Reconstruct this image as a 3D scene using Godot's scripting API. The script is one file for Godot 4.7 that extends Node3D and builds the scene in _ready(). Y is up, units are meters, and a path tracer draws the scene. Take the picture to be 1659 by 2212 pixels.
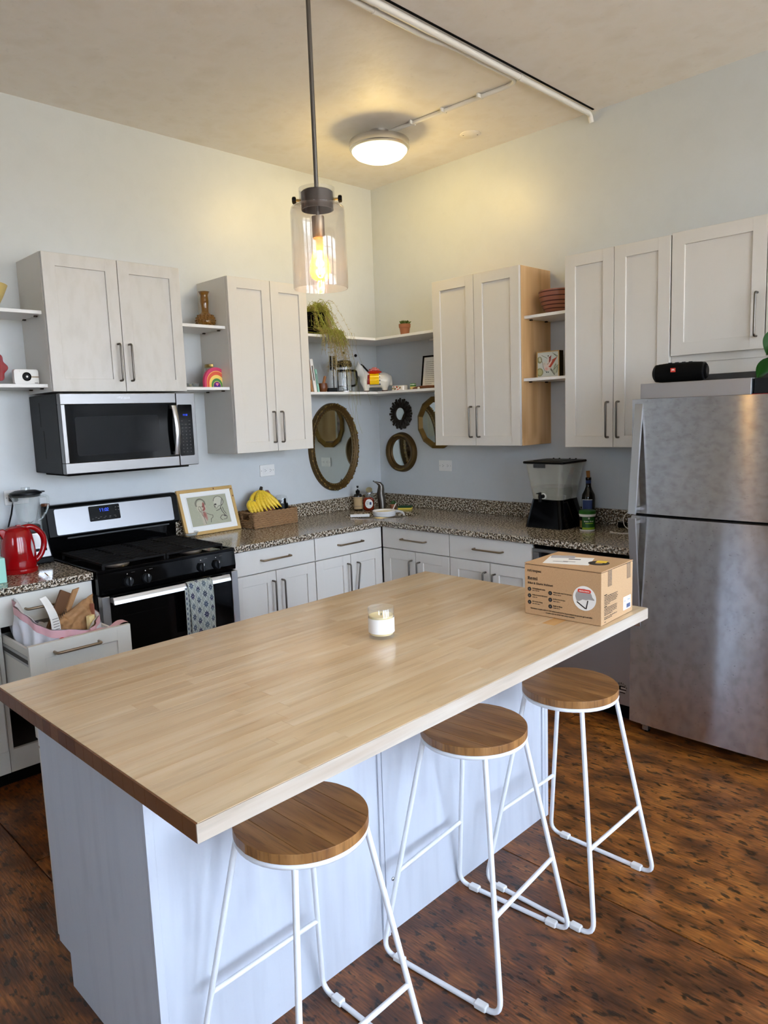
extends Node3D
# A loft kitchen: left wall is the plane z = 0, right wall is the plane x = 0, the room corner stands at the origin.

const H := 3.234          # ceiling height
const CT := 0.917         # granite worktop height
const IT := 0.914         # island top height

var M := {}
var taken := {}
var rng := RandomNumberGenerator.new()

# ------------------------------------------------------------------ mesh builder
class MB:
	var v := PackedVector3Array()
	var n := PackedVector3Array()
	var t := PackedVector2Array()
	var xf := Transform3D.IDENTITY

	func tri(a: Vector3, b: Vector3, c: Vector3, na: Vector3, nb: Vector3, nc: Vector3, ta := Vector2.ZERO, tb := Vector2.ZERO, tc := Vector2.ZERO) -> void:
		if (b - a).cross(c - a).dot(na + nb + nc) > 0.0:
			var s := b; b = c; c = s
			s = nb; nb = nc; nc = s
			var q := tb; tb = tc; tc = q
		v.append(xf * a); v.append(xf * b); v.append(xf * c)
		n.append((xf.basis * na).normalized()); n.append((xf.basis * nb).normalized()); n.append((xf.basis * nc).normalized())
		t.append(ta); t.append(tb); t.append(tc)

	func quad(a: Vector3, b: Vector3, c: Vector3, d: Vector3, nn: Vector3) -> void:
		tri(a, b, c, nn, nn, nn, Vector2(0, 1), Vector2(1, 1), Vector2(1, 0))
		tri(a, c, d, nn, nn, nn, Vector2(0, 1), Vector2(1, 0), Vector2(0, 0))

	func quadn(a: Vector3, b: Vector3, c: Vector3, d: Vector3, na: Vector3, nb: Vector3, nc: Vector3, nd: Vector3, ta := Vector2(0, 0), tb := Vector2(1, 0), tc := Vector2(1, 1), td := Vector2(0, 1)) -> void:
		tri(a, b, c, na, nb, nc, ta, tb, tc)
		tri(a, c, d, na, nc, nd, ta, tc, td)

	func box(c: Vector3, s: Vector3, bev := 0.0) -> MB:
		var h := s * 0.5
		var b: float = minf(bev, minf(h.x, minf(h.y, h.z)) * 0.9)
		var ax := [Vector3.RIGHT, Vector3.UP, Vector3.BACK]
		for i in 3:
			var j := (i + 1) % 3
			var k := (i + 2) % 3
			for sg in [-1.0, 1.0]:
				var nn: Vector3 = ax[i] * sg
				var o: Vector3 = c + nn * h[i]
				var u: Vector3 = ax[j] * (h[j] - b)
				var w: Vector3 = ax[k] * (h[k] - b)
				quad(o - u - w, o + u - w, o + u + w, o - u + w, nn)
			if b > 0.0:
				for s1 in [-1.0, 1.0]:
					for s2 in [-1.0, 1.0]:
						var n1: Vector3 = ax[j] * s1
						var n2: Vector3 = ax[k] * s2
						var p1: Vector3 = c + n1 * h[j] + n2 * (h[k] - b)
						var p2: Vector3 = c + n1 * (h[j] - b) + n2 * h[k]
						var e: Vector3 = ax[i] * (h[i] - b)
						quadn(p1 - e, p1 + e, p2 + e, p2 - e, n1, n1, n2, n2)
		if b > 0.0:
			for sx in [-1.0, 1.0]:
				for sy in [-1.0, 1.0]:
					for sz in [-1.0, 1.0]:
						var a := Vector3(sx * h.x, sy * (h.y - b), sz * (h.z - b))
						var d := Vector3(sx * (h.x - b), sy * h.y, sz * (h.z - b))
						var f := Vector3(sx * (h.x - b), sy * (h.y - b), sz * h.z)
						tri(c + a, c + d, c + f, Vector3(sx, 0, 0), Vector3(0, sy, 0), Vector3(0, 0, sz))
		return self

	func span(a: Vector3, b: Vector3, bev := 0.0) -> MB:      # box from corner to corner
		return box((a + b) * 0.5, (b - a).abs(), bev)

	func lathe(prof: Array, seg := 24, c := Vector3.ZERO, closed_ends := true) -> MB:
		var m := prof.size()
		var fn := []
		for i in m - 1:
			var d: Vector2 = prof[i + 1] - prof[i]
			fn.append(Vector2(d.y, -d.x).normalized())
		for i in m - 1:
			var p: Vector2 = prof[i]
			var q: Vector2 = prof[i + 1]
			if p.is_equal_approx(q):
				continue
			var np: Vector2 = fn[i]
			var nq: Vector2 = fn[i]
			if i > 0 and fn[i].dot(fn[i - 1]) > 0.75:
				np = (fn[i] + fn[i - 1]).normalized()
			if i < m - 2 and fn[i].dot(fn[i + 1]) > 0.75:
				nq = (fn[i] + fn[i + 1]).normalized()
			for s in seg:
				var a0 := TAU * s / seg
				var a1 := TAU * (s + 1) / seg
				var e0 := Vector3(cos(a0), 0, sin(a0))
				var e1 := Vector3(cos(a1), 0, sin(a1))
				var y := Vector3.UP
				var u0 := float(s) / seg
				var u1 := float(s + 1) / seg
				var v0 := 1.0 - float(i) / (m - 1)
				var v1 := 1.0 - float(i + 1) / (m - 1)
				if p.x > 1e-6:
					tri(c + e0 * p.x + y * p.y, c + e1 * p.x + y * p.y, c + e1 * q.x + y * q.y, e0 * np.x + y * np.y, e1 * np.x + y * np.y, e1 * nq.x + y * nq.y, Vector2(u0, v0), Vector2(u1, v0), Vector2(u1, v1))
				if q.x > 1e-6:
					tri(c + e0 * p.x + y * p.y, c + e1 * q.x + y * q.y, c + e0 * q.x + y * q.y, e0 * np.x + y * np.y, e1 * nq.x + y * nq.y, e0 * nq.x + y * nq.y, Vector2(u0, v0), Vector2(u1, v1), Vector2(u0, v1))
		if closed_ends:
			for k in [0, m - 1]:
				var p: Vector2 = prof[k]
				if p.x > 1e-5:
					var nn := Vector3.DOWN if k == 0 else Vector3.UP
					if prof[0].y > prof[m - 1].y:
						nn = -nn
					for s in seg:
						var a0 := TAU * s / seg
						var a1 := TAU * (s + 1) / seg
						tri(c + Vector3(0, p.y, 0), c + Vector3(cos(a0) * p.x, p.y, sin(a0) * p.x), c + Vector3(cos(a1) * p.x, p.y, sin(a1) * p.x), nn, nn, nn)
		return self

	func cyl(p0: Vector3, p1: Vector3, r0: float, r1 := -1.0, seg := 16) -> MB:
		return tube([p0, p1], [r0, r0 if r1 < 0 else r1], seg)

	func tube(pts: Array, r, seg := 8, closed := false) -> MB:
		var m := pts.size()
		var rr: Array = r if r is Array else []
		if not (r is Array):
			for i in m:
				rr.append(float(r))
		var dirs := []
		for i in m:
			var d: Vector3
			if closed:
				d = pts[(i + 1) % m] - pts[(i + m - 1) % m]
			elif i == 0:
				d = pts[1] - pts[0]
			elif i == m - 1:
				d = pts[m - 1] - pts[m - 2]
			else:
				d = (pts[i + 1] - pts[i]).normalized() + (pts[i] - pts[i - 1]).normalized()
			dirs.append(d.normalized())
		var up := Vector3.UP if absf(dirs[0].y) < 0.9 else Vector3.RIGHT
		var u: Vector3 = dirs[0].cross(up).normalized()
		var rings := []
		var norms := []
		for i in m:
			u = (u - dirs[i] * u.dot(dirs[i])).normalized()
			var w: Vector3 = dirs[i].cross(u)
			var ring := []
			var nr := []
			for s in seg:
				var a := TAU * s / seg
				var e: Vector3 = u * cos(a) + w * sin(a)
				nr.append(e)
				ring.append(pts[i] + e * rr[i])
			rings.append(ring)
			norms.append(nr)
		for i in (m if closed else m - 1):
			var k := (i + 1) % m
			for s in seg:
				var q := (s + 1) % seg
				quadn(rings[i][s], rings[i][q], rings[k][q], rings[k][s], norms[i][s], norms[i][q], norms[k][q], norms[k][s], Vector2(float(s) / seg, float(i) / m), Vector2(float(s + 1) / seg, float(i) / m), Vector2(float(s + 1) / seg, float(i + 1) / m), Vector2(float(s) / seg, float(i + 1) / m))
		if not closed:
			for i in [0, m - 1]:
				if rr[i] > 0.0004:
					var nn: Vector3 = -dirs[i] if i == 0 else dirs[i]
					for s in seg:
						tri(pts[i], rings[i][s], rings[i][(s + 1) % seg], nn, nn, nn)
		return self

	func P(p: Vector2, a: float, mode: String) -> Vector3:
		return Vector3(p.x, a, p.y) if mode == "y" else Vector3(p.x, p.y, a) if mode == "z" else Vector3(a, p.y, p.x)

	# a polygon pushed from a0 to a1 along the axis named by mode ("y": x,z  "z": x,y  "x": z,y)
	func prism(poly_in: Array, a0: float, a1: float, mode := "y", bev := 0.0, smooth := false) -> MB:
		var poly := PackedVector2Array(poly_in)
		if Geometry2D.is_polygon_clockwise(poly):
			poly.reverse()
		var m := poly.size()
		var en := []
		for i in m:
			var d: Vector2 = poly[(i + 1) % m] - poly[i]
			en.append(Vector2(d.y, -d.x).normalized())
		# is_polygon_clockwise counts in y-down axes: make sure that the edge normals point outwards
		var area := 0.0
		for i in m:
			area += poly[i].cross(poly[(i + 1) % m])
		if area < 0.0:
			for i in m:
				en[i] = -en[i]
		var vn := []
		var inn := PackedVector2Array()
		for i in m:
			var q: Vector2 = (en[i] + en[(i + m - 1) % m]).normalized()
			vn.append(q)
			inn.append(poly[i] - q * bev / maxf(0.35, q.dot(en[i])))
		var lo := minf(a0, a1)
		var hi := maxf(a0, a1)
		var axis := P(Vector2.ZERO, 1.0, mode)
		var mn := Vector2(1e9, 1e9)
		var mx := -mn
		for p in poly:
			mn = mn.min(p)
			mx = mx.max(p)
		var ids := Geometry2D.triangulate_polygon(inn)
		for i in range(0, ids.size(), 3):
			var uvs := []
			for k in 3:
				var q: Vector2 = (inn[ids[i + k]] - mn) / (mx - mn)
				uvs.append(Vector2(q.x, 1.0 - q.y))
			tri(P(inn[ids[i]], hi, mode), P(inn[ids[i + 1]], hi, mode), P(inn[ids[i + 2]], hi, mode), axis, axis, axis, uvs[0], uvs[1], uvs[2])
			tri(P(inn[ids[i]], lo, mode), P(inn[ids[i + 1]], lo, mode), P(inn[ids[i + 2]], lo, mode), -axis, -axis, -axis, uvs[0], uvs[1], uvs[2])
		for i in m:
			var k := (i + 1) % m
			var n0 := P(vn[i] if smooth else en[i], 0.0, mode)
			var n1 := P(vn[k] if smooth else en[i], 0.0, mode)
			quadn(P(poly[i], lo + bev, mode), P(poly[k], lo + bev, mode), P(poly[k], hi - bev, mode), P(poly[i], hi - bev, mode), n0, n1, n1, n0)
			if bev > 0.0:
				quadn(P(poly[i], hi - bev, mode), P(poly[k], hi - bev, mode), P(inn[k], hi, mode), P(inn[i], hi, mode), n0, n1, axis, axis)
				quadn(P(poly[i], lo + bev, mode), P(poly[k], lo + bev, mode), P(inn[k], lo, mode), P(inn[i], lo, mode), n0, n1, -axis, -axis)
		return self

	# a surface given by a function of u and v in 0..1
	func grid(f: Callable, nu: int, nv: int, flip := false) -> MB:
		var p := []
		for i in nu + 1:
			var row := []
			for j in nv + 1:
				row.append(f.call(float(i) / nu, float(j) / nv))
			p.append(row)
		var nn := []
		for i in nu + 1:
			var row := []
			for j in nv + 1:
				var i0 := maxi(i - 1, 0)
				var i1 := mini(i + 1, nu)
				var j0 := maxi(j - 1, 0)
				var j1 := mini(j + 1, nv)
				var du: Vector3 = p[i1][j] - p[i0][j]
				var dv: Vector3 = p[i][j1] - p[i][j0]
				if p[0][j].is_equal_approx(p[nu][j]) and (i == 0 or i == nu):
					du = p[1][j] - p[nu - 1][j]
				if p[i][0].is_equal_approx(p[i][nv]) and (j == 0 or j == nv):
					dv = p[i][1] - p[i][nv - 1]
				var c := du.cross(dv)
				if c.length() < 1e-12:
					var jj := clampi(j, 1, nv - 1)
					var ii := clampi(i, 1, nu - 1)
					c = (p[mini(ii + 1, nu)][jj] - p[ii - 1][jj]).cross(p[ii][mini(jj + 1, nv)] - p[ii][jj - 1])
				c = c.normalized()
				row.append(-c if flip else c)
			nn.append(row)
		for i in nu:
			for j in nv:
				var a := Vector2(float(i) / nu, 1.0 - float(j) / nv)
				var b := Vector2(float(i + 1) / nu, 1.0 - float(j + 1) / nv)
				quadn(p[i][j], p[i + 1][j], p[i + 1][j + 1], p[i][j + 1], nn[i][j], nn[i + 1][j], nn[i + 1][j + 1], nn[i][j + 1], a, Vector2(b.x, a.y), b, Vector2(a.x, b.y))
		return self

	func ball(c: Vector3, r: Vector3, nu := 16, nv := 10) -> MB:
		return grid(func(u: float, w: float) -> Vector3:
			return c + Vector3(cos(u * TAU) * sin(w * PI) * r.x, -cos(w * PI) * r.y, sin(u * TAU) * sin(w * PI) * r.z), nu, nv, false)

	func mesh() -> ArrayMesh:
		var a := []
		a.resize(Mesh.ARRAY_MAX)
		a[Mesh.ARRAY_VERTEX] = v
		a[Mesh.ARRAY_NORMAL] = n
		a[Mesh.ARRAY_TEX_UV] = t
		var m := ArrayMesh.new()
		m.add_surface_from_arrays(Mesh.PRIMITIVE_TRIANGLES, a)
		return m

# ------------------------------------------------------------------ nodes
func numbered(called: String) -> String:
	taken[called] = taken.get(called, -1) + 1
	return called if taken[called] == 0 else "%s_%03d" % [called, taken[called]]

func thing(called: String, label: String, category: String, at := Vector3.ZERO, turn := 0.0, group := "") -> Node3D:
	var o := Node3D.new()
	o.name = numbered(called)
	add_child(o)
	o.position = at
	o.rotation.y = turn
	tag(o, label, category, group)
	return o

func tag(o: Node3D, label: String, category: String, group := "") -> void:
	o.set_meta("label", label)
	o.set_meta("category", category)
	if group:
		o.set_meta("group", group)

func part(mb: MB, called: String, m: Material, parent: Node3D, label := "") -> MeshInstance3D:
	return place(mb.mesh(), called, m, parent, Transform3D.IDENTITY, label)

func place(mesh: Mesh, called: String, m: Material, parent: Node3D, xf := Transform3D.IDENTITY, label := "") -> MeshInstance3D:
	var o := MeshInstance3D.new()
	o.mesh = mesh
	o.material_override = m
	o.name = called
	parent.add_child(o, true)
	o.transform = xf
	if label:
		o.set_meta("label", label)
	return o

func struct(called: String, mb: MB, m: Material) -> MeshInstance3D:
	var o := part(mb, called, m, self)
	o.set_meta("kind", "structure")
	return o

# lettering standing on a face: at = left end of the baseline, right and out give the face's axes, width in metres
func lettering(words: String, at: Vector3, right: Vector3, out: Vector3, width: float, m: Material, parent: Node3D, called := "lettering", bold := false, tall := 0.0) -> MeshInstance3D:
	var f := SystemFont.new()
	f.font_names = PackedStringArray(["Droid Sans"])
	if bold:
		f.font_weight = 700
	var tm := TextMesh.new()
	tm.font = f
	tm.font_size = 32
	tm.pixel_size = 0.01
	tm.curve_step = 3.0
	tm.depth = 0.02
	tm.horizontal_alignment = HORIZONTAL_ALIGNMENT_LEFT
	tm.vertical_alignment = VERTICAL_ALIGNMENT_BOTTOM
	tm.text = words
	var box := tm.get_aabb()
	var s: float = width / maxf(box.size.x, 0.001)
	var sy: float = s if tall == 0.0 else tall / maxf(box.size.y, 0.001)
	var up := out.cross(right).normalized()
	var b := Basis(right.normalized() * s, up * sy, out.normalized() * 0.02)
	return place(tm, called, m, parent, Transform3D(b, at - right.normalized() * s * box.position.x - up * sy * box.position.y))

func rounded(pts: Array, rad: float, n := 4) -> Array:      # a path whose corners are rounded
	var out := [pts[0]]
	for i in range(1, pts.size() - 1):
		var a: Vector3 = pts[i - 1] - pts[i]
		var b: Vector3 = pts[i + 1] - pts[i]
		var r := minf(rad, minf(a.length(), b.length()) * 0.49)
		var p: Vector3 = pts[i] + a.normalized() * r
		var q: Vector3 = pts[i] + b.normalized() * r
		for k in n + 1:
			var s := float(k) / n
			out.append(p.lerp(pts[i], s).lerp(pts[i].lerp(q, s), s))
	out.append(pts[-1])
	return out

func arc2(c: Vector2, r: float, a0: float, a1: float, n: int) -> Array:
	var out := []
	for k in n + 1:
		var a := lerpf(a0, a1, float(k) / n)
		out.append(c + Vector2(cos(a), sin(a)) * r)
	return out

func rrect(c: Vector2, s: Vector2, r: float, n := 4) -> Array:   # rounded rectangle outline
	var out := []
	for k in 4:
		var q: Vector2 = [Vector2(1, 1), Vector2(-1, 1), Vector2(-1, -1), Vector2(1, -1)][k]
		out.append_array(arc2(c + q * (s * 0.5 - Vector2(r, r)), r, k * PI / 2, (k + 1) * PI / 2, n))
	return out

func ellipse(c: Vector2, r: Vector2, n := 32) -> Array:
	var out := []
	for k in n:
		out.append(c + Vector2(cos(TAU * k / n) * r.x, sin(TAU * k / n) * r.y))
	return out

func turned(at: Vector3, y := 0.0, x := 0.0, z := 0.0) -> Transform3D:
	return Transform3D(Basis.from_euler(Vector3(x, y, z)), at)

# ------------------------------------------------------------------ textures
func noise_bytes(size: int, freq: float, seed_: int, kind := FastNoiseLite.TYPE_SIMPLEX_SMOOTH, octaves := 4, stretch := Vector2.ONE) -> PackedByteArray:
	var f := FastNoiseLite.new()
	f.noise_type = kind
	f.frequency = freq
	f.seed = seed_
	f.fractal_octaves = octaves
	if octaves <= 1:
		f.fractal_type = FastNoiseLite.FRACTAL_NONE
	var w := int(size / stretch.x)
	var h := int(size / stretch.y)
	var im := f.get_seamless_image(w, h, false, false, 0.12)
	im.convert(Image.FORMAT_L8)
	if w != size or h != size:
		im.resize(size, size, Image.INTERPOLATE_CUBIC)
	return im.get_data()

func from_bytes(size: int, d: PackedByteArray) -> ImageTexture:
	var im := Image.create_from_data(size, size, false, Image.FORMAT_RGB8, d)
	im.generate_mipmaps()
	return ImageTexture.create_from_image(im)

func ramp(cols: Array, x: float) -> Color:     # [[0.0, Color], ...]
	if x <= cols[0][0]:
		return cols[0][1]
	for i in range(1, cols.size()):
		if x <= cols[i][0]:
			return cols[i - 1][1].lerp(cols[i][1], (x - cols[i - 1][0]) / maxf(cols[i][0] - cols[i - 1][0], 1e-5))
	return cols[-1][1]

func lut(cols: Array) -> PackedByteArray:
	var out := PackedByteArray()
	for i in 256:
		var c := ramp(cols, i / 255.0)
		out.append(int(clampf(c.r, 0, 1) * 255)); out.append(int(clampf(c.g, 0, 1) * 255)); out.append(int(clampf(c.b, 0, 1) * 255))
	return out

# two noises: the first picks a colour from a ramp, the second darkens in dark streaks
func two_noise(size: int, a: PackedByteArray, cols: Array, b: PackedByteArray, lo: int, hi: int, deep: float) -> ImageTexture:
	var l := lut(cols)
	var d := PackedByteArray()
	d.resize(size * size * 3)
	var f := PackedFloat32Array()
	for i in 256:
		f.append(lerpf(deep, 1.0, clampf(float(i - lo) / (hi - lo), 0, 1)))
	for i in size * size:
		var k := a[i] * 3
		var s := f[b[i]]
		d[i * 3] = int(l[k] * s)
		d[i * 3 + 1] = int(l[k + 1] * s)
		d[i * 3 + 2] = int(l[k + 2] * s)
	return from_bytes(size, d)

# as above with a third noise that only nudges the tone (fibres)
func three_noise(size: int, a: PackedByteArray, cols: Array, b: PackedByteArray, lo: int, hi: int, deep: float, c: PackedByteArray, depth: float) -> ImageTexture:
	var l := lut(cols)
	var d := PackedByteArray()
	d.resize(size * size * 3)
	var f := PackedFloat32Array()
	var g := PackedFloat32Array()
	for i in 256:
		f.append(lerpf(deep, 1.0, clampf(float(i - lo) / (hi - lo), 0, 1)))
		g.append(clampf(1.0 + depth * (i - 128) / 64.0, 0.3, 1.6))
	for i in size * size:
		var k := a[i] * 3
		var s := f[b[i]] * g[c[i]]
		d[i * 3] = mini(255, int(l[k] * s))
		d[i * 3 + 1] = mini(255, int(l[k + 1] * s))
		d[i * 3 + 2] = mini(255, int(l[k + 2] * s))
	return from_bytes(size, d)

func grey_tex(size: int, a: PackedByteArray, lo: float, hi: float) -> ImageTexture:
	return two_noise(size, a, [[0.0, Color(lo, lo, lo)], [1.0, Color(hi, hi, hi)]], a, -1, 0, 1.0)

func mk(key: String, c: Color, rough := 0.5, metal := 0.0, set := {}) -> StandardMaterial3D:
	var m := StandardMaterial3D.new()
	m.albedo_color = c
	m.roughness = rough
	m.metallic = metal
	for k in set:
		m.set(k, set[k])
	m.resource_name = key
	M[key] = m
	return m

func triplanar(m: StandardMaterial3D, tex: Texture2D, scale: Vector3, world := true, offset := Vector3.ZERO) -> StandardMaterial3D:
	m.albedo_texture = tex
	m.uv1_triplanar = true
	m.uv1_world_triplanar = world
	m.uv1_scale = scale
	m.uv1_offset = offset
	m.uv1_triplanar_sharpness = 8.0
	return m

func relief(m: StandardMaterial3D, tex: Texture2D, depth_cm: float) -> StandardMaterial3D:
	m.heightmap_enabled = true
	m.heightmap_texture = tex
	m.heightmap_scale = depth_cm
	return m

func see_through(key: String, c: Color, alpha: float, rough := 0.03) -> StandardMaterial3D:
	var m := mk(key, Color(c.r, c.g, c.b, alpha), rough)
	m.transparency = BaseMaterial3D.TRANSPARENCY_ALPHA
	return m

# ------------------------------------------------------------------ the scene
func _ready() -> void:
	rng.seed = 7
	view_and_light()
	materials()
	room()
	upper_cabinets()
	shelves()
	base_cabinets()
	worktops()
	cooker()
	microwave()
	fridge()
	dishwasher()
	island()
	stools()
	ceiling_things()
	mirrors()
	outlets()
	shelf_things_left()
	corner_shelf_things()
	shelf_things_right()
	counter_things_left()
	sink_things()
	counter_things_right()
	fridge_top_things()
	island_things()
	waste_drawer_things()

func view_and_light() -> void:
	var cam := Camera3D.new()
	cam.name = "camera"
	add_child(cam)
	var yaw := 0.7787
	var pitch := -0.1325
	var roll := -0.0358
	var f := Vector3(sin(yaw) * cos(pitch), sin(pitch), -cos(yaw) * cos(pitch))
	var r := Vector3(cos(yaw), 0, sin(yaw))
	var u := r.cross(f)
	var r2 := r * cos(roll) + u * sin(roll)
	var u2 := u * cos(roll) - r * sin(roll)
	cam.transform = Transform3D(Basis(r2, u2, -f), Vector3(-3.9003, 1.5971, 3.9732))
	cam.fov = rad_to_deg(2.0 * atan(1106.0 / 1564.07))
	cam.near = 0.05
	cam.far = 200.0
	cam.current = true
	var sky_mat := ProceduralSkyMaterial.new()       # an overcast day with some blue in it
	sky_mat.sky_top_color = Color(0.79, 0.875, 1.0)
	sky_mat.sky_horizon_color = Color(0.90, 0.945, 1.0)
	sky_mat.ground_horizon_color = Color(0.80, 0.79, 0.76)
	sky_mat.ground_bottom_color = Color(0.72, 0.70, 0.66)
	sky_mat.energy_multiplier = 1.0
	var sky := Sky.new()
	sky.sky_material = sky_mat
	var env := Environment.new()
	env.background_mode = Environment.BG_SKY
	env.sky = sky
	env.background_energy_multiplier = 23.0
	env.tonemap_mode = Environment.TONE_MAPPER_LINEAR
	env.tonemap_exposure = 1.0
	env.sdfgi_enabled = true
	env.ssao_enabled = true
	env.ssil_enabled = true
	var we := WorldEnvironment.new()
	we.name = "surroundings"
	we.environment = env
	add_child(we)

func materials() -> void:
	# walls and ceiling
	var soft := noise_bytes(512, 0.012, 3)
	var fine := noise_bytes(512, 0.06, 5)
	var rough_tex := grey_tex(512, fine, 0.2, 0.9)
	var wall := mk("wall_paint", Color(0.785, 0.805, 0.815), 0.40)
	triplanar(wall, two_noise(512, soft, [[0.0, Color(0.985, 0.985, 0.985)], [0.6, Color(1, 1, 1)], [1.0, Color(0.992, 0.992, 0.99)]], fine, 0, 40, 0.985), Vector3(0.7, 0.7, 0.7))
	relief(wall, rough_tex, 0.04)
	var ceil_ := mk("ceiling_plaster", Color(0.93, 0.912, 0.885), 0.6)
	triplanar(ceil_, two_noise(512, soft, [[0.0, Color(0.965, 0.955, 0.935)], [0.5, Color(1, 1, 1)], [1.0, Color(0.985, 0.98, 0.965)]], fine, 0, 60, 0.96), Vector3(0.6, 0.6, 0.6))
	relief(ceil_, rough_tex, 0.08)
	var brickish := mk("brick_masonry", Color(0.52, 0.42, 0.36), 0.85)
	triplanar(brickish, two_noise(512, fine, [[0.0, Color(0.55, 0.5, 0.48)], [1.0, Color(1, 1, 1)]], noise_bytes(512, 0.03, 9, FastNoiseLite.TYPE_CELLULAR, 1, Vector2(3, 1)), 40, 120, 0.6), Vector3(1, 1, 1))
	mk("pane_frame", Color(0.85, 0.86, 0.86), 0.5)
	see_through("window_glass", Color(0.92, 0.97, 1.0), 0.06)
	# floor: stained plywood
	var g1 := noise_bytes(1024, 0.008, 11, FastNoiseLite.TYPE_SIMPLEX_SMOOTH, 6, Vector2(1, 2))
	var g2 := noise_bytes(1024, 0.03, 13, FastNoiseLite.TYPE_SIMPLEX_SMOOTH, 6, Vector2(1, 2))
	var g3 := noise_bytes(1024, 0.11, 15, FastNoiseLite.TYPE_SIMPLEX_SMOOTH, 4, Vector2(1, 9))
	var ply := three_noise(1024, g1, [[0.0, Color(0.27, 0.155, 0.08)], [0.36, Color(0.40, 0.245, 0.115)], [0.5, Color(0.475, 0.295, 0.14)], [0.64, Color(0.54, 0.345, 0.165)], [1.0, Color(0.62, 0.42, 0.22)]], g2, 56, 84, 0.42, g3, 0.16)
	for k in 4:
		var tint: Color = [Color(1.0, 0.95, 0.86), Color(1.0, 0.95, 0.80), Color(0.84, 0.79, 0.77), Color(0.84, 0.78, 0.72)][k]
		var fl := mk("floor_%d" % k, tint, 0.33)
		triplanar(fl, ply, Vector3(0.95, 0.95, 0.95), true, Vector3(0.31 * k, 0.0, 0.47 * k))
		relief(fl, grey_tex(1024, g3, 0.0, 1.0) if k == 0 else M["floor_0"].heightmap_texture, 0.08)
	mk("floor_gap", Color(0.06, 0.045, 0.035), 0.9)
	# cabinets
	var smear := noise_bytes(512, 0.015, 21, FastNoiseLite.TYPE_SIMPLEX_SMOOTH, 4, Vector2(1, 2.5))
	var paint := mk("cabinet_paint", Color(0.835, 0.82, 0.79), 0.42)
	triplanar(paint, two_noise(512, smear, [[0.0, Color(0.993, 0.992, 0.99)], [0.5, Color(1, 1, 1)], [1, Color(0.998, 0.998, 0.997)]], fine, 0, 50, 0.99), Vector3(1.3, 1.3, 1.3))
	var greasy := mk("cabinet_paint_smeared", Color(0.80, 0.79, 0.77), 0.36)
	triplanar(greasy, two_noise(512, smear, [[0.0, Color(0.965, 0.962, 0.955)], [0.35, Color(0.985, 0.984, 0.98)], [0.6, Color(1, 1, 1)], [1, Color(0.997, 0.997, 0.995)]], fine, 0, 70, 0.985), Vector3(1.7, 1.7, 1.7))
	mk("cabinet_cream", Color(0.84, 0.83, 0.79), 0.42)
	mk("shelf_white", Color(0.90, 0.90, 0.895), 0.4)
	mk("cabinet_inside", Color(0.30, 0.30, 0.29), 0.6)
	var streak := noise_bytes(512, 0.02, 23, FastNoiseLite.TYPE_SIMPLEX_SMOOTH, 4, Vector2(1, 10))
	var panel := mk("island_paint", Color(0.785, 0.80, 0.825), 0.45)
	triplanar(panel, two_noise(512, streak, [[0.0, Color(0.955, 0.955, 0.96)], [0.5, Color(1, 1, 1)], [1, Color(0.99, 0.99, 0.995)]], fine, 0, 50, 0.985), Vector3(1.2, 1.2, 1.2))
	# timber
	var w1 := noise_bytes(1024, 0.008, 31, FastNoiseLite.TYPE_SIMPLEX_SMOOTH, 5, Vector2(10, 1))
	var w2 := noise_bytes(1024, 0.03, 33, FastNoiseLite.TYPE_SIMPLEX_SMOOTH, 4, Vector2(12, 1))
	var maple := two_noise(1024, w1, [[0.0, Color(0.82, 0.70, 0.54)], [0.4, Color(0.865, 0.765, 0.62)], [0.7, Color(0.885, 0.79, 0.65)], [1.0, Color(0.91, 0.83, 0.70)]], w2, 40, 110, 0.955)
	for k in 6:
		var tint: Color = [Color(1, 1, 1), Color(0.985, 0.98, 0.97), Color(1.0, 0.99, 0.975), Color(0.96, 0.95, 0.935), Color(1.0, 0.993, 0.98), Color(0.975, 0.957, 0.925)][k]
		var st := mk("maple_%d" % k, tint * Color(0.945, 0.945, 0.945), 0.24)
		triplanar(st, maple, Vector3(1.1, 1.4, 1.4), true, Vector3(0.37 * k, 0.11 * k, 0.23 * k))
		st.roughness = 0.26
		st.clearcoat_enabled = true
		st.clearcoat = 0.5
		st.clearcoat_roughness = 0.12
	triplanar(mk("maple_stained", Color(0.92, 0.82, 0.66), 0.26), maple, Vector3(1.1, 1.4, 1.4), true, Vector3(0.5, 0.2, 0.7))
	triplanar(M["edge_bleached"] if M.has("edge_bleached") else mk("edge_bleached", Color(0.985, 1.0, 1.0), 0.45), two_noise(1024, w1, [[0.0, Color(0.68, 0.60, 0.52)], [0.5, Color(0.755, 0.695, 0.63)], [1.0, Color(0.82, 0.78, 0.73)]], w2, 40, 110, 0.95), Vector3(1.1, 1.4, 1.4))
	mk("maple_end", Color(0.50, 0.36, 0.25), 0.5)
	M["maple_end"] = triplanar(M["maple_end"], maple, Vector3(5, 0.7, 5))
	mk("maple_end_dark", Color(0.42, 0.27, 0.16), 0.5)
	triplanar(M["maple_end_dark"], maple, Vector3(5, 0.7, 5))
	var birch := mk("birch_veneer", Color(0.96, 0.87, 0.75), 0.5)
	var w3 := noise_bytes(512, 0.012, 41, FastNoiseLite.TYPE_SIMPLEX_SMOOTH, 4, Vector2(1, 8))
	triplanar(birch, two_noise(512, w3, [[0.0, Color(0.79, 0.68, 0.53)], [0.5, Color(0.875, 0.775, 0.635)], [1.0, Color(0.92, 0.845, 0.72)]], w3, -1, 0, 1.0), Vector3(1.5, 1.0, 1.5))
	var o1 := noise_bytes(1024, 0.012, 51, FastNoiseLite.TYPE_SIMPLEX_SMOOTH, 5, Vector2(1, 9))
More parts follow.
